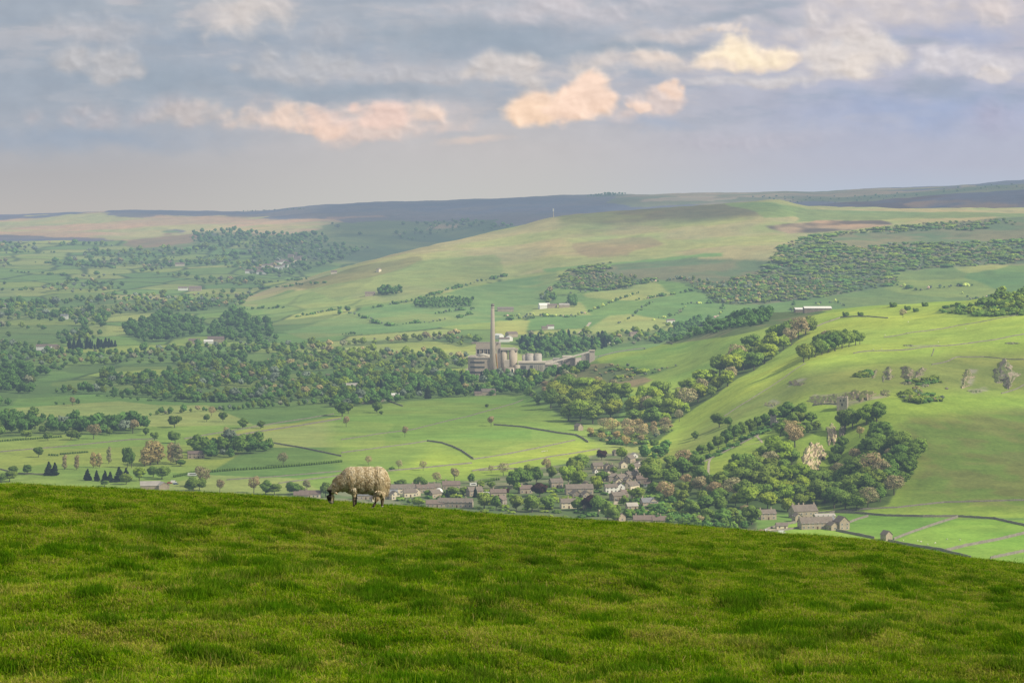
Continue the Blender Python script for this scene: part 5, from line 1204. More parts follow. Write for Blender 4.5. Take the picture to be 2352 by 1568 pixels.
V = [  # u, v, L, W, eaves, turn, wall, roof, label, chimneys
 (1424, 1128, 11, 7, 5.6, -78, 'w', 't', 'large white house with its gable end to the sun in the middle of the village', (.05,)),
 (1403, 1131, 12, 7, 5.4, 14, 'w', 't', 'white house range joined to the large white gabled house', (.9,)),
 (1431, 1074, 8, 7, 4.2, -72, 'c', 't', 'cream gabled cottage at the top of the village', ()),
 (1446, 1062, 13, 8, 4.6, 62, 's', 't', 'long brown roofed barn climbing behind the cream gabled cottage', ()),
 (1457, 1051, 7, 6, 3.2, -70, 'w', 'k', 'small white ended barn highest in the village', ()),
 (1413, 1046, 5, 5, 4.2, -60, 'd', 't', 'narrow stone hut beside the bright round tree', ()),
 (1372, 1076, 11, 8, 3.4, 20, 's', 't', 'stone bungalow with brown hipped look along the top garden wall', ()),
 (1396, 1080, 9, 7, 4.4, -74, 's', 't', 'stone house with twin pale gables beside the bungalow', (.2,)),
 (1408, 1082, 7, 6, 4.0, -70, 'c', 't', 'slim cream end house touching the twin gabled stone house', (.1,)),
 (1458, 1080, 13, 8, 4.0, 58, 'c', 't', 'pale stone house with a long sloping brown roof above the wooded bank', ()),
 (1466, 1069, 5, 5, 2.6, -60, 'w', 'r', 'little white shed at the wood edge above the village', ()),
 (1396, 1092, 6, 6, 3.0, -66, 'c', 't', 'low cream gabled outhouse over the garden trees', ()),
 (1367, 1086, 5, 4, 2.6, -60, 'w', 't', 'white garage beside the garden wall under the bungalow', ()),
 (1425, 1107, 12, 8, 4.8, 50, 's', 't', 'stone house with white chimney cap over the lane', (.6,)),
 (1405, 1104, 10, 7, 4.6, 24, 'd', 't', 'dark stone house behind the white house range', (.5,)),
 (1419, 1116, 9, 7, 5.0, -72, 'c', 't', 'tall pale stone gable directly behind the white house', (.2,)),
 (1450, 1125, 15, 9, 4.6, 52, 'c', 't', 'big pale stone house with sunlit gable past the large white house', (.9,)),
 (1442, 1112, 9, 7, 4.6, -70, 's', 't', 'honey coloured stone cottage in the crowded middle of the village', (.3,)),
 (1450, 1100, 14, 8, 4.6, 40, 'd', 't', 'dark roofed terrace running up the village street', (.2, .8)),
 (1464, 1092, 10, 7, 4.2, 46, 'd', 't', 'dark roofed cottage at the head of the street terrace', (.5,)),
 (1478, 1109, 15, 8, 4.4, 12, 'd', 'r', 'row of brown tiled cottages against the wooded bank', (.1, .5, .9)),
 (1487, 1117, 6, 5, 2.8, -20, 'w', 'r', 'white lean-to cottage below the brown tiled row', ()),
 (1462, 1116, 5, 4, 2.4, 10, 'c', 'g', 'pale blue fronted shop below the street terrace', ()),
 (1487, 1165, 12, 9, 5.2, 18, 's', 'g', 'grey slated chapel house with chimney on the lawn below the bank', (.1,)),
 (1499, 1164, 8, 8, 5.2, -72, 's', 'g', 'tall gabled porch wing of the chapel house with big dark opening', ()),
 (1451, 1169, 10, 7, 3.2, 16, 's', 'k', 'grey roofed open fronted garage on the lawn', ()),
 (1330, 1134, 26, 10, 5.4, 8, 's', 't', 'long stone school with broad brown roof and dormer slopes', (.1,)),
 (1322, 1146, 12, 9, 5.0, -76, 'd', 't', 'dark stone cross wing of the long school', ()),
 (1346, 1148, 12, 9, 5.0, -76, 's', 't', 'pale stone cross wing at the end of the long school', ()),
 (1351, 1170, 9, 8, 4.4, -74, 's', 't', 'stone cottage gable by the brow below the school', (.1,)),
 (1305, 1166, 14, 9, 5.0, 10, 'c', 't', 'pale stone house with wide roof hidden low behind the brow', (.5,)),
 (1346, 1124, 9, 8, 4.6, -74, 's', 't', 'single stone gable between the two bright trees', ()),
 (1418, 1148, 13, 8, 4.4, 30, 'd', 't', 'dark roofed house under the great copper beech', (.8,)),
 (1430, 1142, 9, 7, 4.4, 46, 'd', 'r', 'brown roofed cottage on the lane past the copper beech', (.2,)),
 (1457, 1146, 6, 5, 3.0, -70, 'c', 't', 'small cream gabled store by the chapel house hedge', ()),
 (1379, 1172, 6, 6, 4.0, -74, 'c', 't', 'sliver of a cream cottage between the copper beech trees', ()),
 (1423, 1196, 9, 7, 4.4, -60, 's', 't', 'stone cottage at the foot of the lane on the brow', (.2,)),
 (1486, 1204, 24, 9, 4.4, 4, 's', 'r', 'long pinkish roofed terrace showing over the brow', (.1, .4, .9)),
 (1514, 1204, 12, 8, 4.0, 6, 's', 'r', 'short pinkish roofed house ending the terrace over the brow', (.6,)),
 (1277, 1118, 12, 9, 4.8, 18, 's', 't', 'brown roofed stone house on the edge beside the upright tree', (.9,)),
 (1207, 1132, 12, 8, 4.4, 12, 's', 'r', 'brown roofed cottage half hidden by the dark tree row', (.2,)),
 (906, 1146, 9, 8, 4.6, -70, 'c', 't', 'cream gable end house nearest behind the sheep', ()),
 (895, 1143, 14, 8, 4.6, 14, 's', 'g', 'grey roofed terrace house behind the rump of the sheep', (.2,)),
 (925, 1132, 24, 9, 4.8, 10, 'c', 't', 'long brown roofed terrace with cream front past the sheep', (.9,)),
 (941, 1140, 12, 8, 4.2, 16, 'c', 't', 'lower brown roofed house in front of the long terrace', ()),
 (956, 1138, 7, 7, 4.8, -74, 'c', 't', 'cream end gable of the brown roofed terrace', ()),
 (976, 1131, 17, 9, 4.6, 12, 's', 'r', 'reddish roofed pair of houses after the cream gable', (.2, .7)),
 (994, 1128, 14, 8, 4.4, 8, 's', 't', 'brown roofed house beside the white dome', (.6,)),
 (998, 1142, 11, 8, 4.2, 40, 's', 't', 'stone house with pale gable under the white dome', ()),
 (1036, 1122, 17, 9, 4.0, 6, 's', 'r', 'low purple brown roofed house at the meadow edge', (.2,)),
 (1090, 1138, 14, 9, 5.0, 24, 's', 't', 'brown roofed house behind the narrow conifer', (.8,)),
 (1144, 1140, 15, 8, 4.0, 8, 's', 'r', 'brown roofed bungalow beside the copper shrub tree', (.2,)),
 (1150, 1160, 12, 8, 5.4, 70, 'd', 'r', 'tall brown house side between the big brow trees', ()),
 (1046, 1164, 32, 9, 4.6, -8, 's', 't', 'very long stone house with broken brown roof at the brow', (.05, .8)),
 (1004, 1164, 20, 8, 3.4, 4, 's', 'r', 'low pink roofed range touching the brow', ()),
 (712, 1142, 20, 8, 3.6, -4, 'c', 'r', 'pink roofed terrace in front of the nose of the sheep', (.3,)),
 (692, 1144, 14, 8, 3.4, 4, 's', 'r', 'end house of the pink roofed terrace towards the bush tree', ()),
 (835, 1146, 16, 8, 4.0, 6, 's', 'g', 'grey slate roofed house seen beneath the sheep', (.3,)),
 (858, 1150, 6, 5, 2.6, -60, 'c', 'r', 'small cream shed seen between the legs of the sheep', ()),
]
for q in V:
    house(q[0], q[1], q[2]*.84, q[3]*.84, q[4]*.88, q[5], q[6], q[7], q[8], 'village houses', chim=q[9], name='cottage' if q[2] < 10 else 'house')
# farm under the gorge
FM = 'farm buildings under the gorge'
house(1762, 1192, 12, 7, 4.6, 14, 's', 't', 'small farm cottage with two chimneys at the wood foot', FM, chim=(.05, .75), name='cottage')
house(1845, 1190, 19, 11, 6.0, 18, 's', 't', 'main farmhouse with big stone slate roof and row of chimneys', FM, 'farmhouse', (.05, .3, .5, .95))
house(1831, 1198, 6, 6, 4.2, -70, 's', 't', 'gabled porch range in front of the main farmhouse', FM, 'farmhouse', ())
house(1893, 1196, 15, 8, 4.0, 10, 's', 'k', 'pale roofed farm shed beside the main farmhouse', FM, 'barn', (), .35, cat='barn')
house(1873, 1213, 24, 10, 4.4, 12, 's', 't', 'long stone barn with skylights nearest the brow', FM, 'barn', (), cat='barn')
house(1901, 1211, 10, 9, 4.2, 30, 's', 'g', 'glinting grey roofed barn behind the long stone barn', FM, 'barn', (), cat='barn')
house(1933, 1215, 9, 8, 5.8, -68, 's', 't', 'tall pale gabled barn at the end of the farm', FM, 'barn', (), .9, cat='barn')
house(1912, 1216, 7, 6, 3.4, -66, 's', 't', 'low lean-to barn between the long barn and tall gable', FM, 'barn', (), cat='barn')
house(1795, 1214, 8, 5, 2.6, 8, 'c', 't', 'little stone outhouse in the walled farm garden', FM, 'outhouse', (), cat='outhouse')
house(2036, 1240, 6.5, 5.5, 4.2, -62, 's', 't', 'lone stone field barn against the wall in the bright fields', None, 'field_barn', (), .9, False, cat='barn')
house(1329, 988, 8, 6, 4.4, -58, 's', 't', 'lone stone barn at the corner of the small wood', None, 'field_barn', (), .9, False, cat='barn')
# outlying
O = [(450, 1052, 15, 8, 4.4, 12, 's', 'r', 'brick red house with pink roof by the strip wood', 'house'),
 (345, 1122, 16, 11, 3.2, 10, 's', 'k', 'corrugated grey roofed barn at the vehicle yard', 'barn'), (371, 1122, 12, 9, 3.4, -60, 's', 'k', 'hipped grey barn roof next to the corrugated barn', 'barn'),
 (843, 926, 19, 12, 4.6, 8, 'd', 'g', 'dark open sided cattle shed at the pasture top', 'cattle_shed'), (868, 922, 13, 9, 3.8, 6, 's', 'g', 'low grey farm shed joined to the cattle shed', 'cattle_shed'), (893, 918, 11, 6, 3.0, 4, 'w', 'k', 'pale low shed in the farm shed row', 'cattle_shed'), (908, 917, 9, 7, 5.5, 4, 's', 'w', 'white roofed brick building ending the farm shed row', 'cattle_shed'),
 (804, 893, 19, 10, 4.5, 22, 's', 'k', 'grey roofed barn in the dark wood edge', 'barn'), (1121, 907, 17, 12, 4.4, 10, 's', 't', 'round brown roofed barn at the top of the wide pasture', 'barn'), (1098, 908, 9, 7, 3.0, 10, 's', 'r', 'little reddish barn beside the round roofed one', 'barn'),
 (1250, 708, 21, 14, 6, 14, 'w', 'w', 'white roofed barn at the hill farm', 'barn'), (1268, 707, 18, 10, 5, 6, 's', 'r', 'reddish roofed farmhouse of the hill farm', 'farmhouse'), (1296, 706, 20, 10, 5, 4, 's', 'k', 'grey roofed long shed of the hill farm by the firs', 'barn'),
 (1161, 715, 30, 12, 5, 3, 's', 't', 'very long pink roofed stable above the factory', 'barn'),
 (1146, 778, 14, 10, 6, -50, 'w', 'w', 'white gabled farmhouse behind the factory chimney', 'farmhouse'), (1158, 785, 17, 9, 5, 6, 'w', 'r', 'white cottage row under the gabled farmhouse', 'cottage'), (1175, 774, 18, 12, 6, 30, 's', 'r', 'pink roofed barn behind the white farmhouse', 'barn'), (1170, 783, 9, 8, 6, -60, 'w', 'w', 'small white gable beside the white cottage row', 'cottage'),
 (1408, 788, 14, 9, 5, 4, 'w', 'g', 'white house with dark tree beyond the works', 'house'), (1264, 755, 12, 8, 5, 10, 'w', 'r', 'white gabled farm cottage below the small fields', 'cottage'), (1251, 757, 10, 7, 4, 6, 's', 'r', 'stone shed beside the white farm cottage', 'barn'), (1455, 772, 13, 9, 5, 14, 's', 'r', 'pink gabled house by the valley road', 'house'), (1540, 742, 14, 8, 5, 14, 'w', 'r', 'white cottage group among blossom hedges', 'cottage'),
 (479, 789, 15, 9, 4, 4, 'w', 'w', 'white roofed shed in the valley trees', 'barn'), (496, 786, 27, 14, 6, 4, 's', 'r', 'pink roofed barn in the valley trees', 'barn'), (446, 789, 18, 12, 5, 4, 's', 'r', 'brown roofed barn in the valley trees', 'barn'),
 (101, 804, 24, 12, 6, 6, 'w', 'r', 'white farmhouse in the far hedged fields', 'farmhouse'), (120, 802, 18, 10, 5, 6, 's', 'r', 'pink roofed barn by the white far farmhouse', 'barn'), (8, 707, 26, 12, 6, 3, 'w', 'r', 'long white mill in the valley at the far edge', 'mill'), (148, 733, 14, 10, 7, 3, 'w', 'g', 'bright white house shining in the far valley', 'house'),
 (413, 611, 26, 14, 6, 4, 'c', 'r', 'long pale hall far up the valley', 'hall'), (390, 606, 16, 10, 6, 4, 'w', 'r', 'white lodge beside the pale hall far up the valley', 'house'), (767, 629, 14, 9, 5, 4, 'c', 'r', 'white farmhouse on the shoulder of the long hill', 'farmhouse'), (870, 624, 10, 7, 6, 60, 'c', 't', 'narrow white barn high on the long hill', 'barn'), (850, 679, 20, 10, 5, 4, 's', 'r', 'stone farm by the dark clump on the hill flank', 'farmhouse'),
 (448, 668, 30, 16, 7, 4, 's', 'r', 'pink roofed works shed far in the valley', 'barn'), (420, 667, 22, 12, 6, 4, 'w', 'r', 'pale works shed far in the valley', 'barn')]
for q in O:
    house(q[0], q[1], q[2], q[3], q[4], q[5], q[6], q[7], q[8], None, q[9], (), .55, q[1] > 900 and 'house' in q[9], ymin=1450 if q[1] > 890 else 2600, cat=q[9].replace('_', ' '), frames=False)
rg3 = random.Random(9)
for (u_, v_) in [(572, 628), (585, 627), (596, 622), (607, 616), (618, 615), (630, 612), (640, 607), (650, 604), (662, 606), (672, 603), (684, 598), (694, 596), (668, 592), (680, 588), (600, 630), (622, 624), (640, 618), (655, 614)]:
    house(u_, v_, rg3.uniform(16, 26), 11, 7, rg3.uniform(-12, 20), rg3.choice('wcs'), rg3.choice('rtr'), 'tiny pale house of the far village under the long hill', 'houses of the far village', 'house', (), .7, False, 5000)
# long white roofed barn on the hill top
t = house(1843, 716, 21, 14, 3.4, 4, 'd', 'w', 'long white roofed cattle barn on the crest of the near hill', None, 'cattle_barn', (), .3, False, 2600, cat='barn')
t = house(1877, 715, 36, 14, 4.4, 3, 'd', 'w', 'longer white roofed cattle barn on the crest next to the first', None, 'cattle_barn', (), .3, False, 2600, cat='barn')

# ================================================================ CEMENT WORKS
YW = 3421.0
def PX(u, y=YW): return (u - U0) / F * y
def PZ(v, y=YW): return EYE - (v - VH) / F * y
def works(name, label, u0, y): 
    t = empty(name, (PX(u0, y), y, float(zat(PX(u0, y), y)) - .5)); tag(t, label, 'industrial building', 'buildings of the cement works'); return t
def wbox(t, nm, u0, u1, v0, v1, y, depth, mat, proud=0.0, parent=None):
    """a box seen between bearings u0..u1 and rows v0 (top)..v1 (bottom), its front at distance y"""
    b = t.location; mb = MB()
    mb.box(PX(u0, y)-b.x, PX(u1, y)-b.x, y-b.y-proud, y-b.y+depth, PZ(v1, y)-b.z, PZ(v0, y)-b.z)
    return mb.build(nm, mat, parent or t)
def wcyl(t, nm, uc, v0, v1, r0, r1, y, mat, n=28, parent=None):
    b = t.location; mb = MB(); k = y / F
    mb.tube([(PX(uc, y)-b.x, y-b.y, PZ(v1, y)-b.z), (PX(uc, y)-b.x, y-b.y, PZ(v0, y)-b.z)], [r1*k, r0*k], n)
    me_ = mb.mesh(nm, [mat], True)
    me_.polygons[-1].use_smooth = False; me_.polygons[-2].use_smooth = False
    return link(nm, me_, None, parent or t)
t = works('mill_house', 'pale concrete mill block with three dark louvre bands', 1100, YW)
wbox(t, 'wall', 1075, 1127, 822, 868, YW, 26, M_CONC); wbox(t, 'wall', 1127, 1137, 826, 868, YW+5, 20, M_CONC3)
wbox(t, 'roof', 1074, 1128, 820.2, 822.2, YW-1, 28, M_CONC2)
for v_ in (830, 841, 853): wbox(t, 'louvre_band', 1080, 1113, v_, v_+3.4, YW-.6, 1.2, M_LOUV)
b = t.location; mb = MB(); mb.tube([(PX(1098)-b.x, 6, PZ(818)-b.z), (PX(1110)-b.x, 6, PZ(814.5)-b.z), (PX(1124)-b.x, 8, PZ(819)-b.z), (PX(1136)-b.x, 10, PZ(815)-b.z)], [2.0]*4, 12); mb.build('duct', M_LIME, t, smooth=True)
wbox(t, 'roof_house', 1080, 1094, 816.5, 820.2, YW+4, 12, M_CONC2)
t = works('preheater_tower', 'open framed dark preheater tower behind the chimney', 1120, YW+40)
y_ = YW + 40
for u_ in (1093, 1101, 1110, 1119, 1128, 1137): wbox(t, 'column', u_, u_+2, 800, 868, y_, 4, M_CONC2)
for v_ in (800, 813, 826): wbox(t, 'floor_slab', 1092, 1140, v_, v_+2, y_-.5, 22, M_CONC2)
wbox(t, 'core', 1094, 1138, 802, 868, y_+6, 14, M_CONC3)
wbox(t, 'head_house', 1093, 1140, 789, 800.3, y_-.7, 24, M_CONC); wbox(t, 'side_tower', 1140, 1150, 786, 866, y_+8, 12, M_CONC2)
wbox(t, 'gallery', 1083, 1146, 786.5, 789.2, y_+2, 14, M_CONC3)
for u_, v_ in ((1105, 806), (1115, 806), (1126, 806), (1108, 818), (1123, 818)): wcyl(t, 'cyclone', u_, v_-3, v_+5, 3.4, 1.6, y_+2.5, M_CONC2, 14)
t = works('chimney', 'very tall tapering concrete chimney of the cement works', 1131, YW-14)
tag(t, 'very tall tapering concrete chimney of the cement works', 'chimney')
y_ = YW - 14
wcyl(t, 'shaft', 1131.5, 700, 872, 3.6, 8.0, y_, M_CONC, 32); wcyl(t, 'cap_ring', 1131.5, 698, 703, 3.9, 3.9, y_, M_CONC3, 32); wcyl(t, 'band', 1131.5, 704.5, 707, 4.0, 4.0, y_, M_CONC2, 32); wcyl(t, 'mouth', 1131.5, 697.5, 698.6, 2.6, 2.6, y_, M_LOUV, 24)
t = works('storage_silo_block', 'pair of tall concrete silos under one flat gallery', 1166, YW)
wcyl(t, 'silo', 1158, 804, 868, 8.2, 8.2, YW+14, M_CONC); wcyl(t, 'silo', 1178, 803, 868, 10.2, 10.2, YW+14, M_CONC)
wbox(t, 'gallery', 1150, 1184, 799, 804, YW+8, 12, M_CONC2); wbox(t, 'gallery', 1184, 1190, 801, 806, YW+8, 12, M_CONC)
wbox(t, 'stair_tower', 1143, 1149, 800, 868, YW+10, 8, M_CONC3); wbox(t, 'hopper_house', 1158, 1170, 827, 842, YW-6, 9, M_CONC2)
b = t.location; mb = MB(); mb.tube([(PX(1139)-b.x, -4, PZ(812)-b.z), (PX(1144)-b.x, -4, PZ(858)-b.z)], [.9, .9], 8); mb.build('ladder_cage', M_RUST, t)
t = works('storage_silo_block', 'short fat concrete silo standing in front of the tall pair', 1170, YW-26)
wcyl(t, 'silo', 1171, 845, 872, 10, 10, YW-26, M_CONC2); wcyl(t, 'silo', 1188, 838, 868, 6, 6, YW-16, M_CONC); wcyl(t, 'cap', 1171, 844, 845.2, 10.5, 10.5, YW-26, M_CONC)
t = works('packing_shed', 'low white works shed under the tall chimney', 1120, YW-36)
wbox(t, 'wall', 1106, 1142, 858, 872, YW-40, 14, M_CONC2); wbox(t, 'roof', 1105, 1143, 855.5, 858.2, YW-41, 16, M_LIME)
t = works('packing_shed', 'long grey works shed with dark doorway beyond the silos', 1225, YW+4)
wbox(t, 'wall', 1192, 1252, 834, 862, YW+4, 20, M_STEEL); wbox(t, 'roof', 1190, 1254, 831, 834.2, YW+3, 24, M_CONC2)
for u0_, u1_, v0_ in ((1197, 1208, 840), (1218, 1224, 839)): wbox(t, 'doorway', u0_, u1_, v0_, 853, YW+3.5, 1.2, M_LOUV)
for u_ in (1230, 1234, 1238, 1242, 1246): wbox(t, 'rib', u_, u_+1.2, 838, 862, YW+3.4, 1.4, M_CONC2)
for i, (uc, r_) in enumerate(((1205, 6), (1217, 10), (1235, 9.5))):
    t = works('storage_tank', ['small pale round tank behind the works shed', 'middle dark banded tank behind the works shed', 'last dark banded tank behind the works shed'][i], uc, YW+52)
    wcyl(t, 'shell', uc, 813 if i else 816, 858, r_, r_, YW+52, M_STEEL if i else M_CONC2); wcyl(t, 'lid', uc, 811.6 if i else 814.8, 813.1 if i else 816.2, r_*.7, r_*1.02, YW+52, M_CONC2)
    if i: wbox(t, 'pipe_rack', uc-r_-2, uc-r_, 812, 846, YW+50, 2, M_CONC3); wbox(t, 'walkway', uc-r_*.8, uc+r_*.8, 810.8, 811.8, YW+50, 3, M_CONC3)
t = works('store_shed', 'low flat works store beside the conveyor', 1285, YW+20)
wbox(t, 'wall', 1252, 1282, 838, 856, YW+30, 18, M_STEEL); wbox(t, 'wall', 1282, 1306, 842, 856, YW+30, 14, M_CONC2); wbox(t, 'roof', 1251, 1283, 835.5, 838.2, YW+29, 22, M_CONC2); wbox(t, 'roof', 1283.5, 1308, 840, 842.2, YW+29, 17, M_CONC)
t = works('store_shed', 'dark roofed works store behind the conveyor', 1306, YW+70)
wbox(t, 'wall', 1296, 1322, 822, 850, YW+70, 16, M_CONC3); wbox(t, 'roof', 1292, 1316, 818, 822.2, YW+69, 20, M_CONC2); wbox(t, 'annex', 1270, 1294, 823, 850, YW+72, 14, M_STEEL)
t = works('crusher_house', 'small grey crusher house at the top of the conveyor', 1360, YW+90)
wbox(t, 'wall', 1354, 1366, 806, 846, YW+90, 14, M_CONC2); wbox(t, 'wall', 1336, 1354, 812, 846, YW+92, 12, M_STEEL); wbox(t, 'roof', 1353, 1367, 804.5, 806.2, YW+89, 16, M_CONC)
t = works('conveyor', 'long sloping conveyor bridge rising from the works shed', 1300, YW+24)
b = t.location; mb = MB()
pa, pb = Vector((PX(1244)-b.x, 4, PZ(843)-b.z)), Vector((PX(1358)-b.x, 62, PZ(818)-b.z))
for s in (-1, 1): pass
dx = (pb - pa); n_ = Vector((0, 1, 0))
vs = [pa+Vector((0,-1.6,0)), pb+Vector((0,-1.6,0)), pb+Vector((0,1.6,0)), pa+Vector((0,1.6,0))]; vs += [q_ + Vector((0,0,2.0)) for q_ in vs]
mb.add(vs, [(0,3,2,1),(4,5,6,7),(0,1,5,4),(1,2,6,5),(2,3,7,6),(3,0,4,7)]); mb.build('gallery', M_STEEL, t)
for k_ in (.2, .45, .7, .92):
    q_ = pa.lerp(pb, k_); mb = MB(); mb.box(q_.x-.5, q_.x+.5, q_.y-1.2, q_.y+1.2, -12, q_.z+.2); mb.build('trestle', M_CONC3, t)
for i, (u_, v_, w_, h_) in enumerate(((1262, 852, 17, 7), (1290, 852, 30, 13), (1318, 848, 16, 7))):
    p_ = ground(u_, v_, 2900); k_ = p_.y / F; rr = random.Random(500+i); mb = MB(); ring = 22
    vs = [(0, 0, h_*k_)]
    for j in range(1, 5):
        for a_k in range(ring):
            th = 6.2832*a_k/ring; rj = w_*k_*.55*j/4*(1+rr.uniform(-.12, .12)); vs.append((math.cos(th)*rj, math.sin(th)*rj*.8, h_*k_*(1-j/4)**1.1 + (rr.uniform(-.4, .4) if j < 4 else -2)))
    fs = [(0, 1+a_k, 1+(a_k+1) % ring) for a_k in range(ring)]
    for j in range(3):
        for a_k in range(ring): fs.append((1+j*ring+a_k, 1+(j+1)*ring+a_k, 1+(j+1)*ring+(a_k+1) % ring, 1+j*ring+(a_k+1) % ring))
    mb.add(vs, fs); o_ = mb.build('stone_heap', M_LIME, None, p_, True); tag(o_, ['small pale heap of crushed stone by the works', 'biggest pale heap of crushed stone by the works', 'heap of crushed stone under the conveyor'][i], 'stone heap')
# mast on the hill
p_ = ground(1271, 499, 4600); mb = MB(); hm = 20*p_.y/F
mb.tube([(0, 0, -2), (0, 0, hm*.55), (0, 0, hm)], [1.3, .9, .5], 8)
ms = empty('radio_mast', p_); tag(ms, 'thin pale radio mast on the skyline of the long hill', 'mast'); mb.build('shaft', M_CONC2, ms)
for z_ in (.72, .84, .95):
    mb = MB(); mb.box(-1.6, 1.6, -.8, .8, hm*z_-1, hm*z_+1); mb.build('antenna', M_WHITE, ms)

# ================================================================ CASTLE AND CRAGS
def rock_mat():
    m, nt, out = new_mat('limestone crag')
    geo = N(nt, 'ShaderNodeNewGeometry'); pos = geo.outputs['Position']
    n1 = noise_n(nt, scale_vec(nt, pos, (.5, .5, .16)), 1.0, 6, .7, .4); n2 = noise_n(nt, pos, .12, 3, .5)
    c = ramp(nt, math_n(nt, 'ADD', math_n(nt, 'MULTIPLY', n1, .7), math_n(nt, 'MULTIPLY', n2, .3)), [(.36, (.10, .09, .072)), (.48, (.34, .30, .235)), (.64, (.52, .47, .38))])
    s = N(nt, 'ShaderNodeSeparateXYZ'); nt.links.new(geo.outputs['Normal'], s.inputs[0])
    g = math_n(nt, 'MULTIPLY', smooth_n(nt, s.outputs[2], .80, .97), .8)
    c = mixc(nt, g, c, (.15, .22, .055))
    c = mixc(nt, 1.0, c, N(nt, 'ShaderNodeObjectInfo').outputs['Color'], 'MULTIPLY')
    b = N(nt, 'ShaderNodeBsdfDiffuse'); nt.links.new(c, b.inputs[0]); nt.links.new(b.outputs[0], out.inputs[0])
    return m
M_ROCK = rock_mat()
def crag(u, v, w_, h_, label, dep=.6, seed=0, tint=(1, 1, 1), jag=.34, ymin=1700, lean=0.0):
    """rock breaking out of the hillside: follows the slope, stands proud of it in ribs and clefts"""
    nu, nv = (24, 24) if h_ > 20 else (26, 12); rg = random.Random(seed)
    g = np.linspace(-1, 1, nu); g2 = np.linspace(-1, 1, nv)
    A, B = np.meshgrid(g, g2, indexing='ij')
    th = np.arctan2(B, A)
    rim = .78 + .95 * (fbm(np.cos(th)*1.5 + seed*3, np.sin(th)*1.5 + seed, 3, 330+seed) - .5) + .45*(fbm(np.cos(th)*5 + seed*3, np.sin(th)*5, 2, 340+seed) - .5)
    r = np.hypot(A, B) / rim
    wr = fbm(A*w_/16 + 3*seed, B*h_/16, 3, 350+seed)*2.2
    rib = np.abs(2*fbm(A*w_/17 + seed*5 + B*.5 + wr*.5, B*h_/34 + seed + wr*.4, 4, 300+seed) - 1)
    blk = fbm(A*w_/7, B*h_/9, 3, 310+seed)
    P_ = np.zeros((nu, nv, 3)); k0 = ground(u, v, ymin).y / F
    H_ = min(9.0, max(1.2, .20*h_*k0)) * (1 + jag)
    for i in range(nu):
        for j in range(nv):
            P_[i, j] = ground(u + A[i, j]*w_*.56, v - B[i, j]*h_*.56, ymin)
    body = np.clip(1 - r**2.2, 0, 1)**.45
    rel = H_ * body * (.40 + 1.25*rib*(1+jag) * .8 + 1.1*(blk-.5)) - 1.0*(r > .97)*1.2
    P_[..., 2] += rel * .55; P_[..., 1] -= rel * .55
    o0 = Vector(P_[nu//2, nv//2]); idx = np.arange(nu*nv).reshape(nu, nv)
    quads = np.stack([idx[:-1, :-1], idx[1:, :-1], idx[1:, 1:], idx[:-1, 1:]], -1)
    ok = (r[:-1, :-1] < 1.06)
    me_ = mesh_np('rock_outcrop', (P_ - np.array(o0)).reshape(-1, 3), quads[ok].reshape(-1), 4, M_ROCK, False)
    o = link('rock_outcrop', me_, None, None, o0); kt = .74 if v < 925 else 1.15
    o.color = (*(kt*q_ for q_ in tint), 1); tag(o, label, 'crag')
    return o
def wedge(rows, H_, label, seed, tint=(1, 1, 1), ymin=1700):
    """a two faced prow of rock; rows: (v, u of one flank, u of the prow, u of the other flank), top to bottom"""
    rw = np.array(rows, float); nt_, ns = 22, 19; P_ = np.zeros((nt_, ns, 3))
    vv_ = np.linspace(rw[0, 0], rw[-1, 0], nt_); rg = np.random.default_rng(seed)
    for i, v_ in enumerate(vv_):
        a, b_, c_ = (np.interp(v_, rw[:, 0], rw[:, k]) for k in (1, 2, 3)); t = i/(nt_-1)
        e1, e2 = (fbm(np.array([v_/5.0 + seed*3]), np.array([q_*9.1 + seed]), 3, 370)[0] - .5 for q_ in (1, 2)); wd_ = c_ - a
        a, c_, b_ = a + e1*wd_*1.1 - wd_*.06, c_ + e2*wd_*1.1 + wd_*.06, b_ + (e1 + e2)*wd_*.25
        for j in range(ns):
            s_ = j/(ns-1)*2 - 1; jit = rg.normal(0, .9)
            u_ = b_ + (b_-a)*s_ if s_ < 0 else b_ + (c_-b_)*s_
            q = ground(u_ + jit, v_, ymin); n_ = fbm(np.array([s_*2.2 + seed]), np.array([t*3.0 + seed*2]), 3, 360)[0] - .5
            pr = H_*((1-abs(s_))*(.55+.45*math.sin(min(1, t*1.4+.15)*3.0)) + .95*n_*(1-s_*s_)) * (1 if 0 < i < nt_-1 else .25)
            edge_ = -1.2 if j in (0, ns-1) or i == nt_-1 else 0
            P_[i, j] = (q.x, q.y - pr*.8, q.z + pr*.35 + edge_)
    o0 = Vector(P_[nt_//2, ns//2]); idx = np.arange(nt_*ns).reshape(nt_, ns)
    quads = np.stack([idx[1:, :-1], idx[1:, 1:], idx[:-1, 1:], idx[:-1, :-1]], -1).reshape(-1)
    o = link('rock_outcrop', mesh_np('rock_outcrop', (P_ - np.array(o0)).reshape(-1, 3), quads, 4, M_ROCK, False), None, None, o0)
    o.color = (*tint, 1); tag(o, label, 'crag'); return o
wedge([(829, 2300, 2303, 2309), (840, 2294, 2303, 2320), (856, 2290, 2307, 2330), (872, 2296, 2312, 2327), (886, 2308, 2316, 2322), (893, 2313, 2316, 2319)], 15, 'tall jagged crag standing out of the hillside with one dark face', 1, (.95, .92, .88))
wedge([(846, 2284, 2289, 2293), (862, 2280, 2288, 2294), (880, 2288, 2295, 2302)], 6, 'narrow dark buttress leaning on the tall jagged crag', 2, (.6, .6, .57))
wedge([(848, 2218, 2221, 2226), (864, 2212, 2218, 2236), (882, 2206, 2212, 2226), (892, 2204, 2209, 2216)], 5, 'pale conical scree crag short of the tall jagged one', 3, (.95, .88, .78))
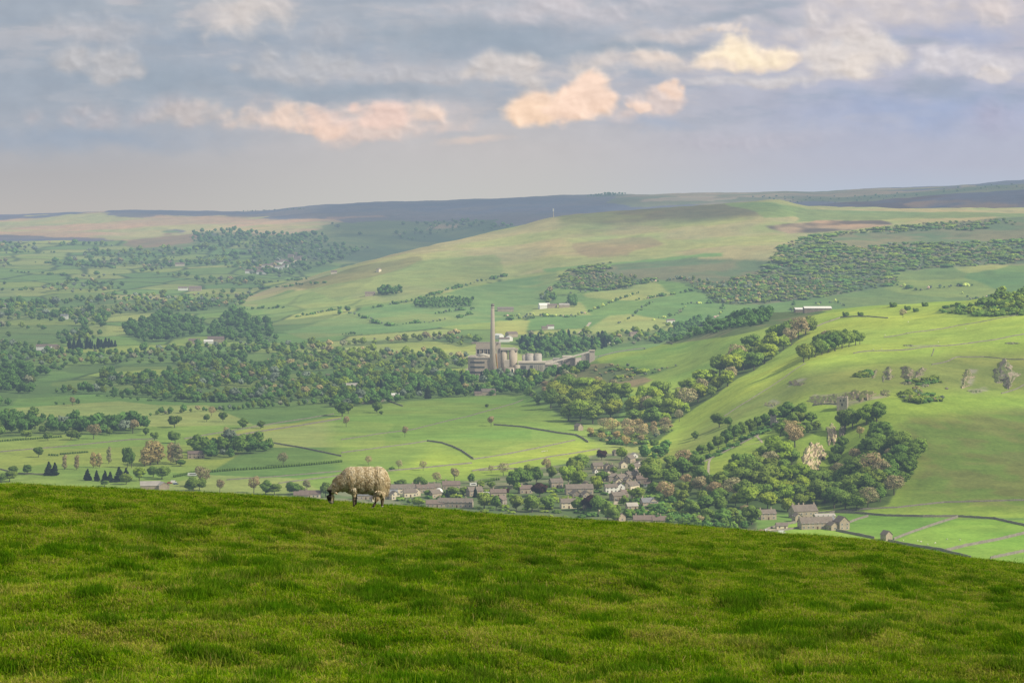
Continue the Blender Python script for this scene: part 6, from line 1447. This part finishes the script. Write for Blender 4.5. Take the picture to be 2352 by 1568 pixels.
wedge([(842, 2072, 2078, 2086), (856, 2066, 2080, 2094), (872, 2074, 2086, 2098), (880, 2084, 2090, 2096)], 8, 'split crag with shadowed gully on the upper slope', 4, (.72, .68, .62))
wedge([(846, 2112, 2118, 2126), (860, 2100, 2110, 2122), (874, 2096, 2102, 2112)], 8, 'stubby crag closing the shadowed gully', 5, (.9, .86, .8))
wedge([(842, 2038, 2042, 2046), (856, 2030, 2040, 2050), (872, 2036, 2042, 2048)], 7, 'thin upright crag pair on the upper slope, larger half', 6, (.9, .86, .78))
wedge([(850, 2008, 2012, 2016), (860, 2002, 2008, 2014), (868, 2000, 2004, 2009)], 5, 'small pale crag beside the thin upright pair', 7, (1.0, .95, .86))
crag(2030, 868, 10, 20, 'thin upright crag pair on the upper slope, smaller half', .9, 8)
crag(1984, 855, 30, 9, 'low dark crag ledge at the end of the crag row', .8, 9, (.7, .7, .68))
crag(2122, 884, 26, 12, 'broken pale ledge below the split crag', .8, 10)
crag(2080, 880, 34, 9, 'long dark broken ledge below the split crag', .8, 11, (.75, .75, .7))
crag(2174, 892, 10, 6, 'small boulder crag by itself on the green slope', .8, 12)
crag(2240, 898, 40, 6, 'flat scree ledge under the pale conical crag', .8, 13)
crag(1882, 918, 60, 22, 'pale end of the long crag next to the castle keep', .5, 14, (1.05, 1, .93))
crag(1915, 916, 48, 22, 'middle of the long crag beside the castle keep', .5, 15, (1, .96, .9))
crag(1978, 909, 74, 32, 'brown face of the long crag beyond the castle keep', .5, 16, (.95, .86, .74))
crag(2032, 902, 28, 16, 'tail of the long crag high on the slope', .5, 17, (1, .92, .82))
crag(1872, 1044, 54, 66, 'bright bare limestone cliff over the wooded gorge', .5, 18, (1.35, 1.24, 1.05), .26, 1750)
crag(1868, 1078, 30, 30, 'scree cone under the bright bare cliff', .7, 19, (1.25, 1.12, .9), .2, 1750)
crag(1910, 1002, 26, 52, 'steep pale rib of rock above the bright cliff', .5, 20, (1.2, 1.1, .95), .25, 1750)
crag(1935, 990, 16, 36, 'dark rock wall on the shadow side of the gorge', .6, 21, (.5, .5, .48), .25, 1750)
crag(1826, 880, 44, 14, 'long pale scree scar on the bright slope', .5, 22, (1.05, .98, .88), .2)
crag(1768, 928, 30, 10, 'low pale scree scar above the tree line', .5, 23, (.95, .88, .78), .2)
crag(2085, 793, 26, 4, 'thin pale ledge near the upper wall', .5, 24); crag(2325, 788, 40, 5, 'thin pale ledge high at the far edge of the slope', .5, 25)
# keep
M_KEEP = surf_mat('castle ashlar', (0.40, 0.35, 0.285), .22, .5)
p_ = ground(1936, 938, 1900); kk = p_.y / F; S_ = 10.5*kk; Hk = 27*kk
t = empty('castle_keep', p_, R(-18)); tag(t, 'ruined square stone castle keep in front of the long crag', 'castle')
def ruin(mb, x0, x1, y0, y1, h, rg, n=9, amp=.9):
    """a wall panel with a broken top"""
    along_x = (x1-x0) > (y1-y0)
    for i in range(n):
        a, b_ = i/n, (i+1)/n; hh = h + rg.uniform(-amp, amp)
        if along_x: mb.box(x0+(x1-x0)*a, x0+(x1-x0)*b_, y0, y1, -3, hh)
        else: mb.box(x0, x1, y0+(y1-y0)*a, y0+(y1-y0)*b_, -3, hh)
rg4 = random.Random(3)
for (a, b_, c_, d_, h_) in ((-S_, S_, -S_, -S_+1.6, Hk), (-S_, S_, S_-1.6, S_, Hk*.96), (-S_, -S_+1.6, -S_+1.6, S_-1.6, Hk*.9), (S_-1.6, S_, -S_+1.6, S_-1.6, Hk)):
    mb = MB(); ruin(mb, a, b_, c_, d_, h_, rg4); mb.build('wall', M_KEEP, t)
for (x_, z_, w__, h__) in ((-.35, .62, .9, 1.8), (.4, .66, .9, 1.8), (0, .25, 1.3, 2.4)):
    a_m, f_m = window_mesh(w__, h__); o_ = link('window', a_m, None, t); o_.location = (x_*S_, -S_-.02, z_*Hk)
for x_ in (-S_, S_):
    mb = MB(); mb.box(x_-.7, x_+.7, -S_-.35, -S_+.2, -3, Hk*.97); mb.build('buttress', M_KEEP, t)
M_WALL = surf_mat('drystone walling', (0.235, 0.215, 0.18), .35, 1.2)
def drape(pts, step=4.0, ymin=1450):
    P_ = []
    for (a, b_), (c_, d_) in zip(pts[:-1], pts[1:]):
        A, B = ground(a, b_, ymin), ground(c_, d_, ymin); n = max(1, int((B-A).length / step))
        for k in range(n):
            q = A.lerp(B, k/n); q.z = float(zat(q.x, q.y)); P_.append(q)
    q = ground(*pts[-1], ymin); P_.append(q)
    return P_
def stone_wall(pts, label, group=None, h=1.7, wd=.7, name='dry_stone_wall', ymin=1450, mat=None, amp=.16, cat='wall', seed=1):
    P_ = drape(pts, 3.0, ymin); rg = random.Random(seed + int(pts[0][0])); o0 = P_[0].copy(); vs, fs = [], []
    for i, q in enumerate(P_):
        d = (P_[min(i+1, len(P_)-1)] - P_[max(i-1, 0)]); d.z = 0; d = d.normalized() if d.length > 1e-6 else Vector((1, 0, 0)); n = Vector((-d.y, d.x, 0)); hh = h + rg.uniform(-amp, amp)
        for (s, z, k) in ((-1, -.8, 1), (-1, hh, .7), (1, hh, .7), (1, -.8, 1)): vs.append(q - o0 + n*(s*wd/2*k) + Vector((0, 0, z)))
    for i in range(len(P_)-1):
        a, b_ = i*4, (i+1)*4; fs += [(a, b_, b_+1, a+1), (a+1, b_+1, b_+2, a+2), (a+2, b_+2, b_+3, a+3)]
    fs += [(0, 1, 2, 3), tuple(len(vs)-4+k for k in (3, 2, 1, 0))]
    mb = MB(); mb.add(vs, fs); o = mb.build(name, mat or M_WALL, None, o0); tag(o, label, cat, group)
    return o
t = stone_wall([(1776, 974), (1784, 977), (1794, 982), (1806, 987), (1818, 990)], 'ruined curtain wall of the castle with jagged top', h=4.6, wd=1.4, name='curtain_wall', mat=M_KEEP, amp=.9, cat='castle wall')
p_ = ground(1776, 975); mb = MB(); ruin(mb, -2.6, 2.6, -2.4, -1.2, 8.5, rg4, 5, .8); ruin(mb, -2.6, 2.6, 1.2, 2.4, 6.5, rg4, 5, .8); ruin(mb, -2.6, -1.4, -1.2, 1.2, 7.5, rg4, 3, .6); ruin(mb, 1.4, 2.6, -1.2, 1.2, 8.0, rg4, 3, .6)
o_ = mb.build('gate_tower', M_KEEP, None, p_); tag(o_, 'stub of a gate tower at the end of the ruined curtain wall', 'tower')
for q in [([(1868, 1178), (1960, 1172), (2060, 1166), (2168, 1154), (2352, 1149), (2450, 1146)], 'thin wall crossing the foot of the long green slope', 1.4), ([(1905, 1180), (1918, 1177), (2035, 1185), (2120, 1187), (2201, 1187)], 'dark wall along the top of the bright fields by the farm', 2.0), ([(2201, 1187), (2285, 1192), (2352, 1207), (2450, 1228)], 'dark wall along the top of the bright fields by the picture edge', 2.0), ([(2200, 1188), (2150, 1204), (2100, 1221), (2053, 1239)], 'pale wall dividing the two bright fields', 2.0),
          ([(1920, 1219), (1960, 1227), (2008, 1237)], 'dark wall running from the farm to the field barn', 2.2), ([(2040, 1243), (2068, 1249), (2110, 1256), (2161, 1264), (2230, 1282)], 'dark wall running on from the field barn to the brow', 2.2), ([(2450, 1200), (2352, 1226), (2280, 1243), (2220, 1254), (2173, 1266)], 'broad pale wall across the lower bright fields', 2.4), ([(2450, 1246), (2352, 1267), (2275, 1283)], 'lowest pale wall in the bright fields', 2.2), ([(1994, 1186), (1970, 1193), (1950, 1201)], 'short pale wall behind the farm paddock', 1.8),
          ([(1745, 1223), (1772, 1213), (1800, 1205), (1828, 1201)], 'pale garden wall along the farm lane', 2.0), ([(1840, 1212), (1800, 1218), (1760, 1222)], 'lower wall of the farm garden', 1.6), ([(1600, 1068), (1650, 1045), (1700, 1020), (1741, 1000), (1776, 978)], 'grey wall under the tree line up to the castle', 1.3), ([(1866, 932), (1900, 928), (1925, 929)], 'grey wall below the long crag', 1.6),
          ([(981, 1013), (1017, 1018), (1040, 1026), (1061, 1036), (1087, 1054)], 'dark curving wall in the wide pasture', 1.8), ([(1134, 976), (1201, 981), (1284, 995), (1324, 1000), (1340, 1008), (1351, 1016)], 'long dark wall below the small wood', 2.0), ([(1087, 1055), (1170, 1042), (1251, 1026), (1321, 1011)], 'pale wall across the sunlit pasture', 1.3), ([(1084, 1082), (1184, 1064), (1284, 1046), (1377, 1031)], 'second pale wall across the sunlit pasture', 1.3), ([(891, 1082), (990, 1073), (1084, 1064)], 'grey wall past the dark bush', 1.4), ([(1100, 1081), (1180, 1077), (1230, 1079)], 'reddish wall behind the meadow trees', 1.5),
          ([(784, 1040), (860, 1030), (951, 1018), (981, 1013)], 'thin dark wall crossing the middle pasture', 1.1), ([(784, 1010), (860, 998), (951, 986), (1080, 955), (1201, 918)], 'thin wall rising across the wide pasture', 1.0), ([(617, 1016), (700, 1030), (784, 1048)], 'dark wall slanting through the striped pasture', 1.6), ([(533, 1002), (620, 988), (700, 976), (784, 962)], 'dark wall beside the yellow strip', 1.8), ([(423, 1008), (540, 988), (660, 968), (767, 951)], 'wall above the yellow strip', 1.2), ([(0, 1038), (140, 1026), (300, 1010), (360, 1008)], 'wall through the pasture of the far edge', 1.2), ([(0, 1078), (40, 1088), (112, 1090)], 'wall in the lowest pasture of the far edge', 1.4), ([(640, 1110), (720, 1100), (784, 1092)], 'wall in the pasture below the straight hedge', 1.2), ([(520, 1102), (640, 1094), (784, 1082)], 'second wall in the pasture below the straight hedge', 1.0), ([(893, 922), (905, 926), (925, 933)], 'short dark wall by the white roofed brick building', 1.6),
          ([(1856, 762), (1890, 744), (1930, 730), (1970, 727), (2040, 731)], 'brown hilltop wall curving from the hillside belt', 1.6), ([(2030, 775), (2110, 762), (2200, 748), (2352, 722)], 'faint wall across the bright upper pasture', 1.0), ([(1960, 812), (2090, 803), (2200, 792), (2352, 768)], 'pale wall across the brow of the crag slope', 1.2), ([(2140, 838), (2200, 820), (2260, 820), (2352, 826)], 'pale path like wall above the tall crag', 1.1), ([(2146, 800), (2140, 818)], 'short pale wall running downhill', .6), ([(1850, 835), (1790, 875), (1720, 920), (1650, 965)], 'faint broken wall down the sunlit slope', .9), ([(2300, 904), (2352, 884)], 'short wall beside the tall crag foot', 1.2), ([(1545, 791), (1480, 800), (1420, 808), (1375, 819)], 'dark wall on the ridge of the spur over the works', 1.6)]:
    stone_wall(q[0], q[1], h=q[2]*.82, wd=.6, ymin=1450 if q[0][0][1] > 900 else 1900)
def hedge(pts, label, h=2.0, tint=(.7, .8, .72), ymin=1450, wd=1.3):
    P_ = drape(pts, 2.6, ymin); o0 = P_[0].copy()
    lobes = [((q.x-o0.x, q.y-o0.y, q.z-o0.z + h*.42), (wd*random.uniform(.8, 1.2), wd*random.uniform(.8, 1.2), h*random.uniform(.5, .68))) for q in P_]
    me_ = leaf_cloud('hedge', lobes, len(lobes)*14, .7, int(pts[0][0]), M_LEAF)
    o = link('hedge', me_, None, None, o0); o.color = (*tint, 1); tag(o, label, 'hedge')
hedge([(477, 1085), (540, 1080), (600, 1077), (700, 1069), (784, 1061)], 'straight dark hedge across the lower pasture', 2.6)
hedge([(400, 1096), (440, 1088), (462, 1083)], 'short hedge beside the trailer', 2.6)
hedge([(1100, 1110), (1130, 1104), (1146, 1102)], 'short clipped hedge in the meadow over the village', 2.6)
hedge([(0, 1014), (60, 1010), (140, 1004)], 'broken hedge in the upper pasture of the far edge', 2.2)
hedge([(113, 1046), (132, 1047)], 'scrap of hedge in the pasture behind the conifers', 2.2); hedge([(140, 1044), (200, 1039)], 'longer scrap of hedge in the pasture behind the conifers', 2.0)
hedge([(1340, 1074), (1365, 1072), (1385, 1068)], 'garden hedge above the stone bungalow', 1.8); hedge([(1500, 1176), (1540, 1178), (1570, 1186)], 'hedge below the chapel house lawn', 2.4)
M_PATH = surf_mat('trodden limestone path', (0.46, 0.40, 0.29), .15, .4)
def path(pts, wd, ymin=1450):
    P_ = drape(pts, 3.0, ymin); vs, fs = [], []
    for i, q in enumerate(P_):
        d = (P_[min(i+1, len(P_)-1)] - P_[max(i-1, 0)]); d.z = 0; d.normalize(); n = Vector((-d.y, d.x, 0))
        for s in (-1, 0, 1):
            e = q + n*s*wd*.5*random.uniform(.75, 1.25); e.z = float(zat(e.x, e.y)) + .14; vs.append(e)
    for i in range(len(P_)-1):
        for k in (0, 1): fs.append((i*3+k, i*3+k+1, i*3+k+4, i*3+k+3))
    mb = MB(); mb.add(vs, fs); o = mb.build('path', M_PATH); tag(o, kind='structure')
path([(1742, 985), (1744, 994), (1739, 1003), (1746, 1010), (1751, 1016)], 1.7); path([(1751, 1016), (1710, 1022), (1668, 1032)], .9); path([(1638, 1042), (1632, 1052), (1628, 1063), (1627, 1080), (1628, 1095)], 2.0)
path([(1630, 748), (1650, 742), (1665, 732)], 5.0, 2700); path([(1416, 1150), (1412, 1170), (1424, 1192), (1428, 1204)], 3.5); path([(1745, 1226), (1775, 1216), (1800, 1212)], 5.0)
path([(1460, 1172), (1480, 1172), (1510, 1169)], 3.0); path([(1330, 765), (1346, 752), (1356, 740)], 5.0, 3500); path([(780, 915), (830, 922), (900, 920)], 4.0, 2200)

# ================================================================ VEHICLES
M_GLASS = surf_mat('car glass', (0.03, 0.035, 0.04), .2, 3, .1, spec=.6); M_TYRE = surf_mat('tyre rubber', (0.02, 0.02, 0.02), .2, 4)
def paint_mat(nm, c): return surf_mat(nm, c, .05, 1.0, .35, spec=.5)
P_W, P_R, P_B = paint_mat('white paint', (.78, .78, .76)), paint_mat('red paint', (.45, .06, .04)), paint_mat('blue paint', (.08, .13, .25))
def extr(mb, prof, w_):
    n = len(prof); mb.add([(x, -w_/2, z) for x, z in prof] + [(x, w_/2, z) for x, z in prof], [tuple(range(n)), tuple(range(2*n-1, n-1, -1))] + [(i, i+n, (i+1) % n + n, (i+1) % n) for i in range(n)])
def car(u, v, rz, mat, label, van=False):
    p = ground(u, v); t = empty('parked_van' if van else 'parked_car', p, R(rz)); tag(t, label, 'van' if van else 'car')
    mb = MB()
    if van: extr(mb, [(-2.6, .35), (2.5, .35), (2.6, .9), (2.0, 1.15), (1.4, 2.2), (-2.6, 2.3)], 2.0); extr(mb, [(-2.55, .3), (2.4, .3), (2.4, .36), (-2.55, .36)], 1.9)
    else: extr(mb, [(-2.1, .3), (2.1, .3), (2.15, .75), (1.1, .92), (.5, 1.4), (-1.2, 1.42), (-1.9, .95), (-2.15, .8)], 1.7)
    mb.build('body', mat, t)
    mb = MB()
    if van: extr(mb, [(1.0, 1.3), (1.75, 1.3), (1.45, 2.0), (1.0, 2.0)], 2.06)
    else: extr(mb, [(-1.5, .98), (.85, .98), (.42, 1.34), (-1.1, 1.35)], 1.74)
    mb.build('window', M_GLASS, t)
    for x in (-1.35, 1.35):
        for y in (-.8, .8):
            mb = MB(); mb.tube([(x, y-.1, .32), (x, y+.1, .32)], [.33, .33], 12); mb.build('wheel', M_TYRE, t)
car(1750, 1220, 20, P_R, 'small red parked car by the farm lane wall'); car(1762, 1219, 20, P_W, 'white parked car next to the red one at the farm'); car(1796, 1225, 5, P_W, 'long white van parked at the brow by the farm', True)
car(389, 1110, 15, P_R, 'red parked car in the vehicle yard'); car(399, 1109, 15, P_W, 'white van parked in the vehicle yard', True); car(404, 1112, 30, P_B, 'dark blue parked car in the vehicle yard'); car(1507, 1165, 25, P_B, 'dark car parked beside the chapel house'); car(1022, 1135, 10, P_W, 'white van parked under the dome by the terrace', True)
def caravan(u, v, rz, label, L=6.0, mat=None):
    p = ground(u, v); t = empty('caravan', p, R(rz)); tag(t, label, 'caravan'); mb = MB()
    extr(mb, [(-L/2, .5), (L/2-.3, .5), (L/2, 1.0), (L/2-.1, 2.3), (L/2-.5, 2.7), (-L/2+.4, 2.75), (-L/2, 2.3)], 2.3); mb.build('body', mat or P_W, t)
    mb = MB(); extr(mb, [(-L*.3, 1.4), (L*.3, 1.4), (L*.3, 2.1), (-L*.3, 2.1)], 2.36); mb.build('window', M_GLASS, t)
    for y in (-1.0, 1.0): mb = MB(); mb.tube([(0, y-.1, .35), (0, y+.1, .35)], [.35, .35], 12); mb.build('wheel', M_TYRE, t)
caravan(1087, 1116, 10, 'white caravan first of two at the meadow edge'); caravan(1100, 1115, -20, 'white caravan second of two beside the garden tree'); caravan(443, 1093, 4, 'long pale trailer by the short hedge', 9.0); caravan(1118, 1137, 0, 'white caravan among the cottage trees')
p_ = ground(1008, 1131); mb = MB(); mb.ball((0, 0, .5), (3.4, 3.0, 3.4), 18, 10); o_ = mb.build('dome_tent', P_W, None, p_, True); tag(o_, 'white dome shaped tent roof above the terrace gardens', 'tent')
# ================================================================ SHEEP
K = 0.00076                                              # metres per survey unit of the close-up; x grows to the rump, z up
def SXZ(cx, cy): return (cx - 1100) * K, (1362 - cy) * K
def sheep_body_mesh(vox, legs=True):
    mb = MB()
    def E(cx, cy, rx, rz_, ry, y=0.0, tilt=0.0):
        x, z = SXZ(cx, cy); mb.ball((x, y, z), (rx*K, ry*K, rz_*K), 22, 14, 0, Matrix.Rotation(tilt, 3, 'Y'))
    E(1330, 730, 430, 318, 250); E(1150, 728, 380, 312, 250); E(1120, 800, 330, 225, 225); E(960, 720, 290, 300, 240); E(1570, 730, 250, 320, 240); E(1250, 830, 430, 225, 215)
    E(1610, 930, 150, 190, 190); E(960, 900, 120, 170, 170)
    def T(pts, rad, y=0.0, n=14):
        P_ = []
        for q in pts:
            x, z = SXZ(q[0], q[1]); P_.append((x, y + (q[2] if len(q) > 2 else 0), z))
        mb.tube(P_, [r*K for r in rad], n)
    T([(860, 720), (700, 800), (560, 900), (470, 975)], [215, 190, 145, 105])        # neck coming down
    T([(500, 930), (452, 1010), (440, 1110), (452, 1200), (462, 1262)], [104, 122, 108, 80, 58])   # skull and muzzle
    E(465, 1258, 62, 38, 54)
    if legs:
        for y in (-.085, .10):                                                         # ears: short leaves off the side of the head
            x, z = SXZ(520, 1000); mb.tube([(x, y*.8, z), (x+.05, y*1.25, z-.02), (x+.085, y*1.5, z-.06)], [.020, .024, .006], 8)
        T([(990, 900), (1000, 1010), (1010, 1130), (1005, 1200), (1012, 1290), (1005, 1335)], [105, 70, 42, 38, 28, 34], -.10)
        T([(1000, 900), (1030, 1010), (1040, 1130), (1045, 1200), (1052, 1290), (1045, 1320)], [105, 70, 42, 38, 28, 34], .09)
        T([(1600, 960), (1545, 1080), (1560, 1160), (1505, 1270), (1478, 1335), (1440, 1365)], [140, 84, 52, 38, 30, 34], -.09)
        T([(1660, 960), (1640, 1080), (1690, 1170), (1690, 1270), (1690, 1340), (1685, 1372)], [140, 84, 52, 38, 30, 36], .10)
        T([(1770, 640), (1805, 760), (1792, 900), (1760, 1040)], [50, 44, 34, 18])       # tail
    me_ = mb.mesh('sheep')
    o = bpy.data.objects.new('tmp', me_); COL.objects.link(o)
    md = o.modifiers.new('r', 'REMESH'); md.mode = 'VOXEL'; md.voxel_size = vox
    md2 = o.modifiers.new('s', 'SMOOTH'); md2.factor = .5; md2.iterations = 4 if vox < .02 else 1
    dg = bpy.context.evaluated_depsgraph_get()
    out_ = bpy.data.meshes.new_from_object(o.evaluated_get(dg)); out_.name = 'sheep'
    bpy.data.objects.remove(o)
    out_.polygons.foreach_set('use_smooth', [True]*len(out_.polygons))
    return out_
def sheep_mat():
    m, nt, out = new_mat('sheep hide')
    tc = N(nt, 'ShaderNodeTexCoord').outputs['Object']; s = N(nt, 'ShaderNodeSeparateXYZ'); nt.links.new(tc, s.inputs[0])
    n1 = noise_n(nt, tc, 26, 4, .6)
    hx, hz = s.outputs[0], s.outputs[2]
    wool = ramp(nt, n1, [(.35, (.36, .27, .16)), (.6, (.56, .46, .31))])
    # dark face with pale cheek and muzzle; mottled dark shanks
    face = ramp(nt, math_n(nt, 'ADD', hx, math_n(nt, 'MULTIPLY', math_n(nt, 'SUBTRACT', n1, .5), .06)), [(0.0, (.035, .030, .027)), (1.0, (.035, .030, .027))])
    fx = math_n(nt, 'ADD', hx, math_n(nt, 'MULTIPLY', math_n(nt, 'SUBTRACT', n1, .5), .07))
    cheek = smooth_n(nt, fx, -.492, -.468)
    face = mixc(nt, cheek, face, (.50, .40, .26))
    face = mixc(nt, smooth_n(nt, hz, .125, .095), face, (.36, .31, .26))
    ishead = math_n(nt, 'MULTIPLY', smooth_n(nt, hx, -.40, -.425), smooth_n(nt, hz, .335, .30))
    c = mixc(nt, ishead, wool, face)
    leg = ramp(nt, noise_n(nt, tc, 16, 2, .5), [(.42, (.014, .012, .011)), (.58, (.15, .12, .09))])
    isleg = math_n(nt, 'MULTIPLY', smooth_n(nt, hz, .215, .18), smooth_n(nt, hx, -.34, -.30))
    c = mixc(nt, isleg, c, leg)
    c = mixc(nt, math_n(nt, 'MULTIPLY', smooth_n(nt, hz, .03, .012), smooth_n(nt, hx, -.34, -.30)), c, (.40, .35, .30))
    d = N(nt, 'ShaderNodeBsdfDiffuse'); nt.links.new(c, d.inputs[0]); nt.links.new(d.outputs[0], out.inputs[0])
    return m
M_SHEEP = sheep_mat()
m, nt, out = new_mat('fleece')
at = N(nt, 'ShaderNodeAttribute', attribute_name='lock').outputs['Color']; sp = N(nt, 'ShaderNodeSeparateColor'); nt.links.new(at, sp.inputs[0])
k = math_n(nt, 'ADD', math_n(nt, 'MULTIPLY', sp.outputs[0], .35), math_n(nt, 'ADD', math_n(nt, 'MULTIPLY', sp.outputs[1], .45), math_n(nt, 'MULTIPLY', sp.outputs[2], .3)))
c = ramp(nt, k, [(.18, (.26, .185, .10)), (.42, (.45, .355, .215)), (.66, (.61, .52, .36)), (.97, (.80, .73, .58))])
d = N(nt, 'ShaderNodeBsdfDiffuse'); nt.links.new(c, d.inputs[0]); nt.links.new(d.outputs[0], out.inputs[0]); M_FLEECE = m

body = sheep_body_mesh(.011)
sx_, sy_ = (821.5 - U0) / F * 46.0, 46.0
sz_ = float(zmeadow(np.array([sx_]), np.array([sy_]))[0])
sheep = link('sheep', body, M_SHEEP, None, (sx_, sy_, sz_ + .045))
sheep.rotation_euler = (0, R(1.2), R(3))
tag(sheep, 'shaggy cream sheep with black face grazing on the grassy brow', 'sheep')
# fleece: overlapping wool locks hanging off back, flank and haunch
rg = np.random.default_rng(77)
nv_ = len(body.vertices); co = np.empty(nv_*3, np.float32); no = np.empty(nv_*3, np.float32)
body.vertices.foreach_get('co', co); body.vertices.foreach_get('normal', no); co = co.reshape(-1, 3); no = no.reshape(-1, 3)
x, y, z = co.T
wooly = (z > .262) & ((x > -.30) | (z > .30)) & (x > -.452) & ((x > -.42) | (z > .335))
haunch = (x > .24) & (z > .205) & (no[:, 2] < .6)
cand = np.nonzero(wooly | haunch)[0]
pick_ = rg.choice(cand, 11000)
vs, fs, cs = [], [], []
for i in pick_:
    p, n = Vector(co[i]), Vector(no[i])
    hang = Vector((0, 0, -1)); t_ = hang - n * hang.dot(n)
    side = 1 - abs(n.z)
    bare_patch = math.exp(-(((p.x - .16)/.16)**2 + ((p.z - .42)/.12)**2)) if p.y < 0 else 0
    ln = rg.uniform(.03, .075) * (1 - .75*bare_patch) * (1.4 if (p.x > .24 and p.z < .55) else 1.0) * (.55 if p.x < -.26 else 1) * (.45 if p.z < .33 and p.x < .22 else 1)
    t_ = (t_ + Vector(rg.normal(0, .55, 3)) * .8 + Vector((.35, 0, 0)) * side)
    t_ = (t_ - n * t_.dot(n)).normalized() if t_.length > .01 else n.orthogonal().normalized()
    b_ = n.cross(t_); w_ = rg.uniform(.006, .013); lift = rg.uniform(.008, .026)
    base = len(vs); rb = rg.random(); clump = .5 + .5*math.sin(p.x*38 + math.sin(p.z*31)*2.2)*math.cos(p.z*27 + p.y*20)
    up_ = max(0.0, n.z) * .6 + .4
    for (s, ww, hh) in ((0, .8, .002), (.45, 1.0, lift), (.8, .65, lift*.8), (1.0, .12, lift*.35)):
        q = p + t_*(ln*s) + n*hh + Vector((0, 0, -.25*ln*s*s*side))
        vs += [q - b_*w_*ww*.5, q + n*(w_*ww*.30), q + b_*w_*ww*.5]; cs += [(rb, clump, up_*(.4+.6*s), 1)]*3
    for j in range(3):
        o_ = base + j*3
        fs += [(o_, o_+1, o_+4, o_+3), (o_+1, o_+2, o_+5, o_+4)]
me_ = bpy.data.meshes.new('fleece'); me_.from_pydata(vs, [], fs); me_.materials.append(M_FLEECE)
a = me_.color_attributes.new('lock', 'FLOAT_COLOR', 'POINT'); a.data.foreach_set('color', np.array(cs, np.float32).ravel())
me_.polygons.foreach_set('use_smooth', [True]*len(me_.polygons))
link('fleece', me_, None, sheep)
for yy_ in (-.072,):                                        # the eye on the near side
    x, z = SXZ(418, 1042); mb = MB(); mb.ball((x, yy_, z), (.010, .006, .010), 10, 8); mb.build('eye', surf_mat('eye', (.01, .01, .01), .1, 3, .1, spec=.6), sheep, smooth=True)
# flocks in the fields beyond
mini = sheep_body_mesh(.035)
mini.materials.clear(); mini.materials.append(surf_mat('far fleece', (.74, .70, .60), .1, 3))
def flock(pts, label, group, ymin=1450):
    for (u_, v_) in pts:
        p = ground(u_, v_, ymin); o = link('sheep', mini, None, None, p); o.rotation_euler = (0, 0, random.uniform(0, 6.28)); o.scale = (1.35,)*3; tag(o, label, 'sheep', group)
flock([(2075, 1242), (2108, 1243), (2115, 1245), (2131, 1251), (2148, 1248), (2175, 1239), (2205, 1241)], 'tiny white sheep grazing in the bright walled field below the slope', 'flock in the walled field')
flock([(2218, 756), (2155, 786), (2006, 804), (2025, 803), (2086, 740), (2093, 732), (2033, 770), (2085, 766)], 'speck of a white sheep on the bright upper hillside', 'flock on the upper hillside', 1900)
flock([(1245, 1038), (1248, 1037), (1251, 1037), (1254, 1036), (1257, 1036)], 'white sheep in a line in the sunlit pasture', 'line of sheep in the sunlit pasture')
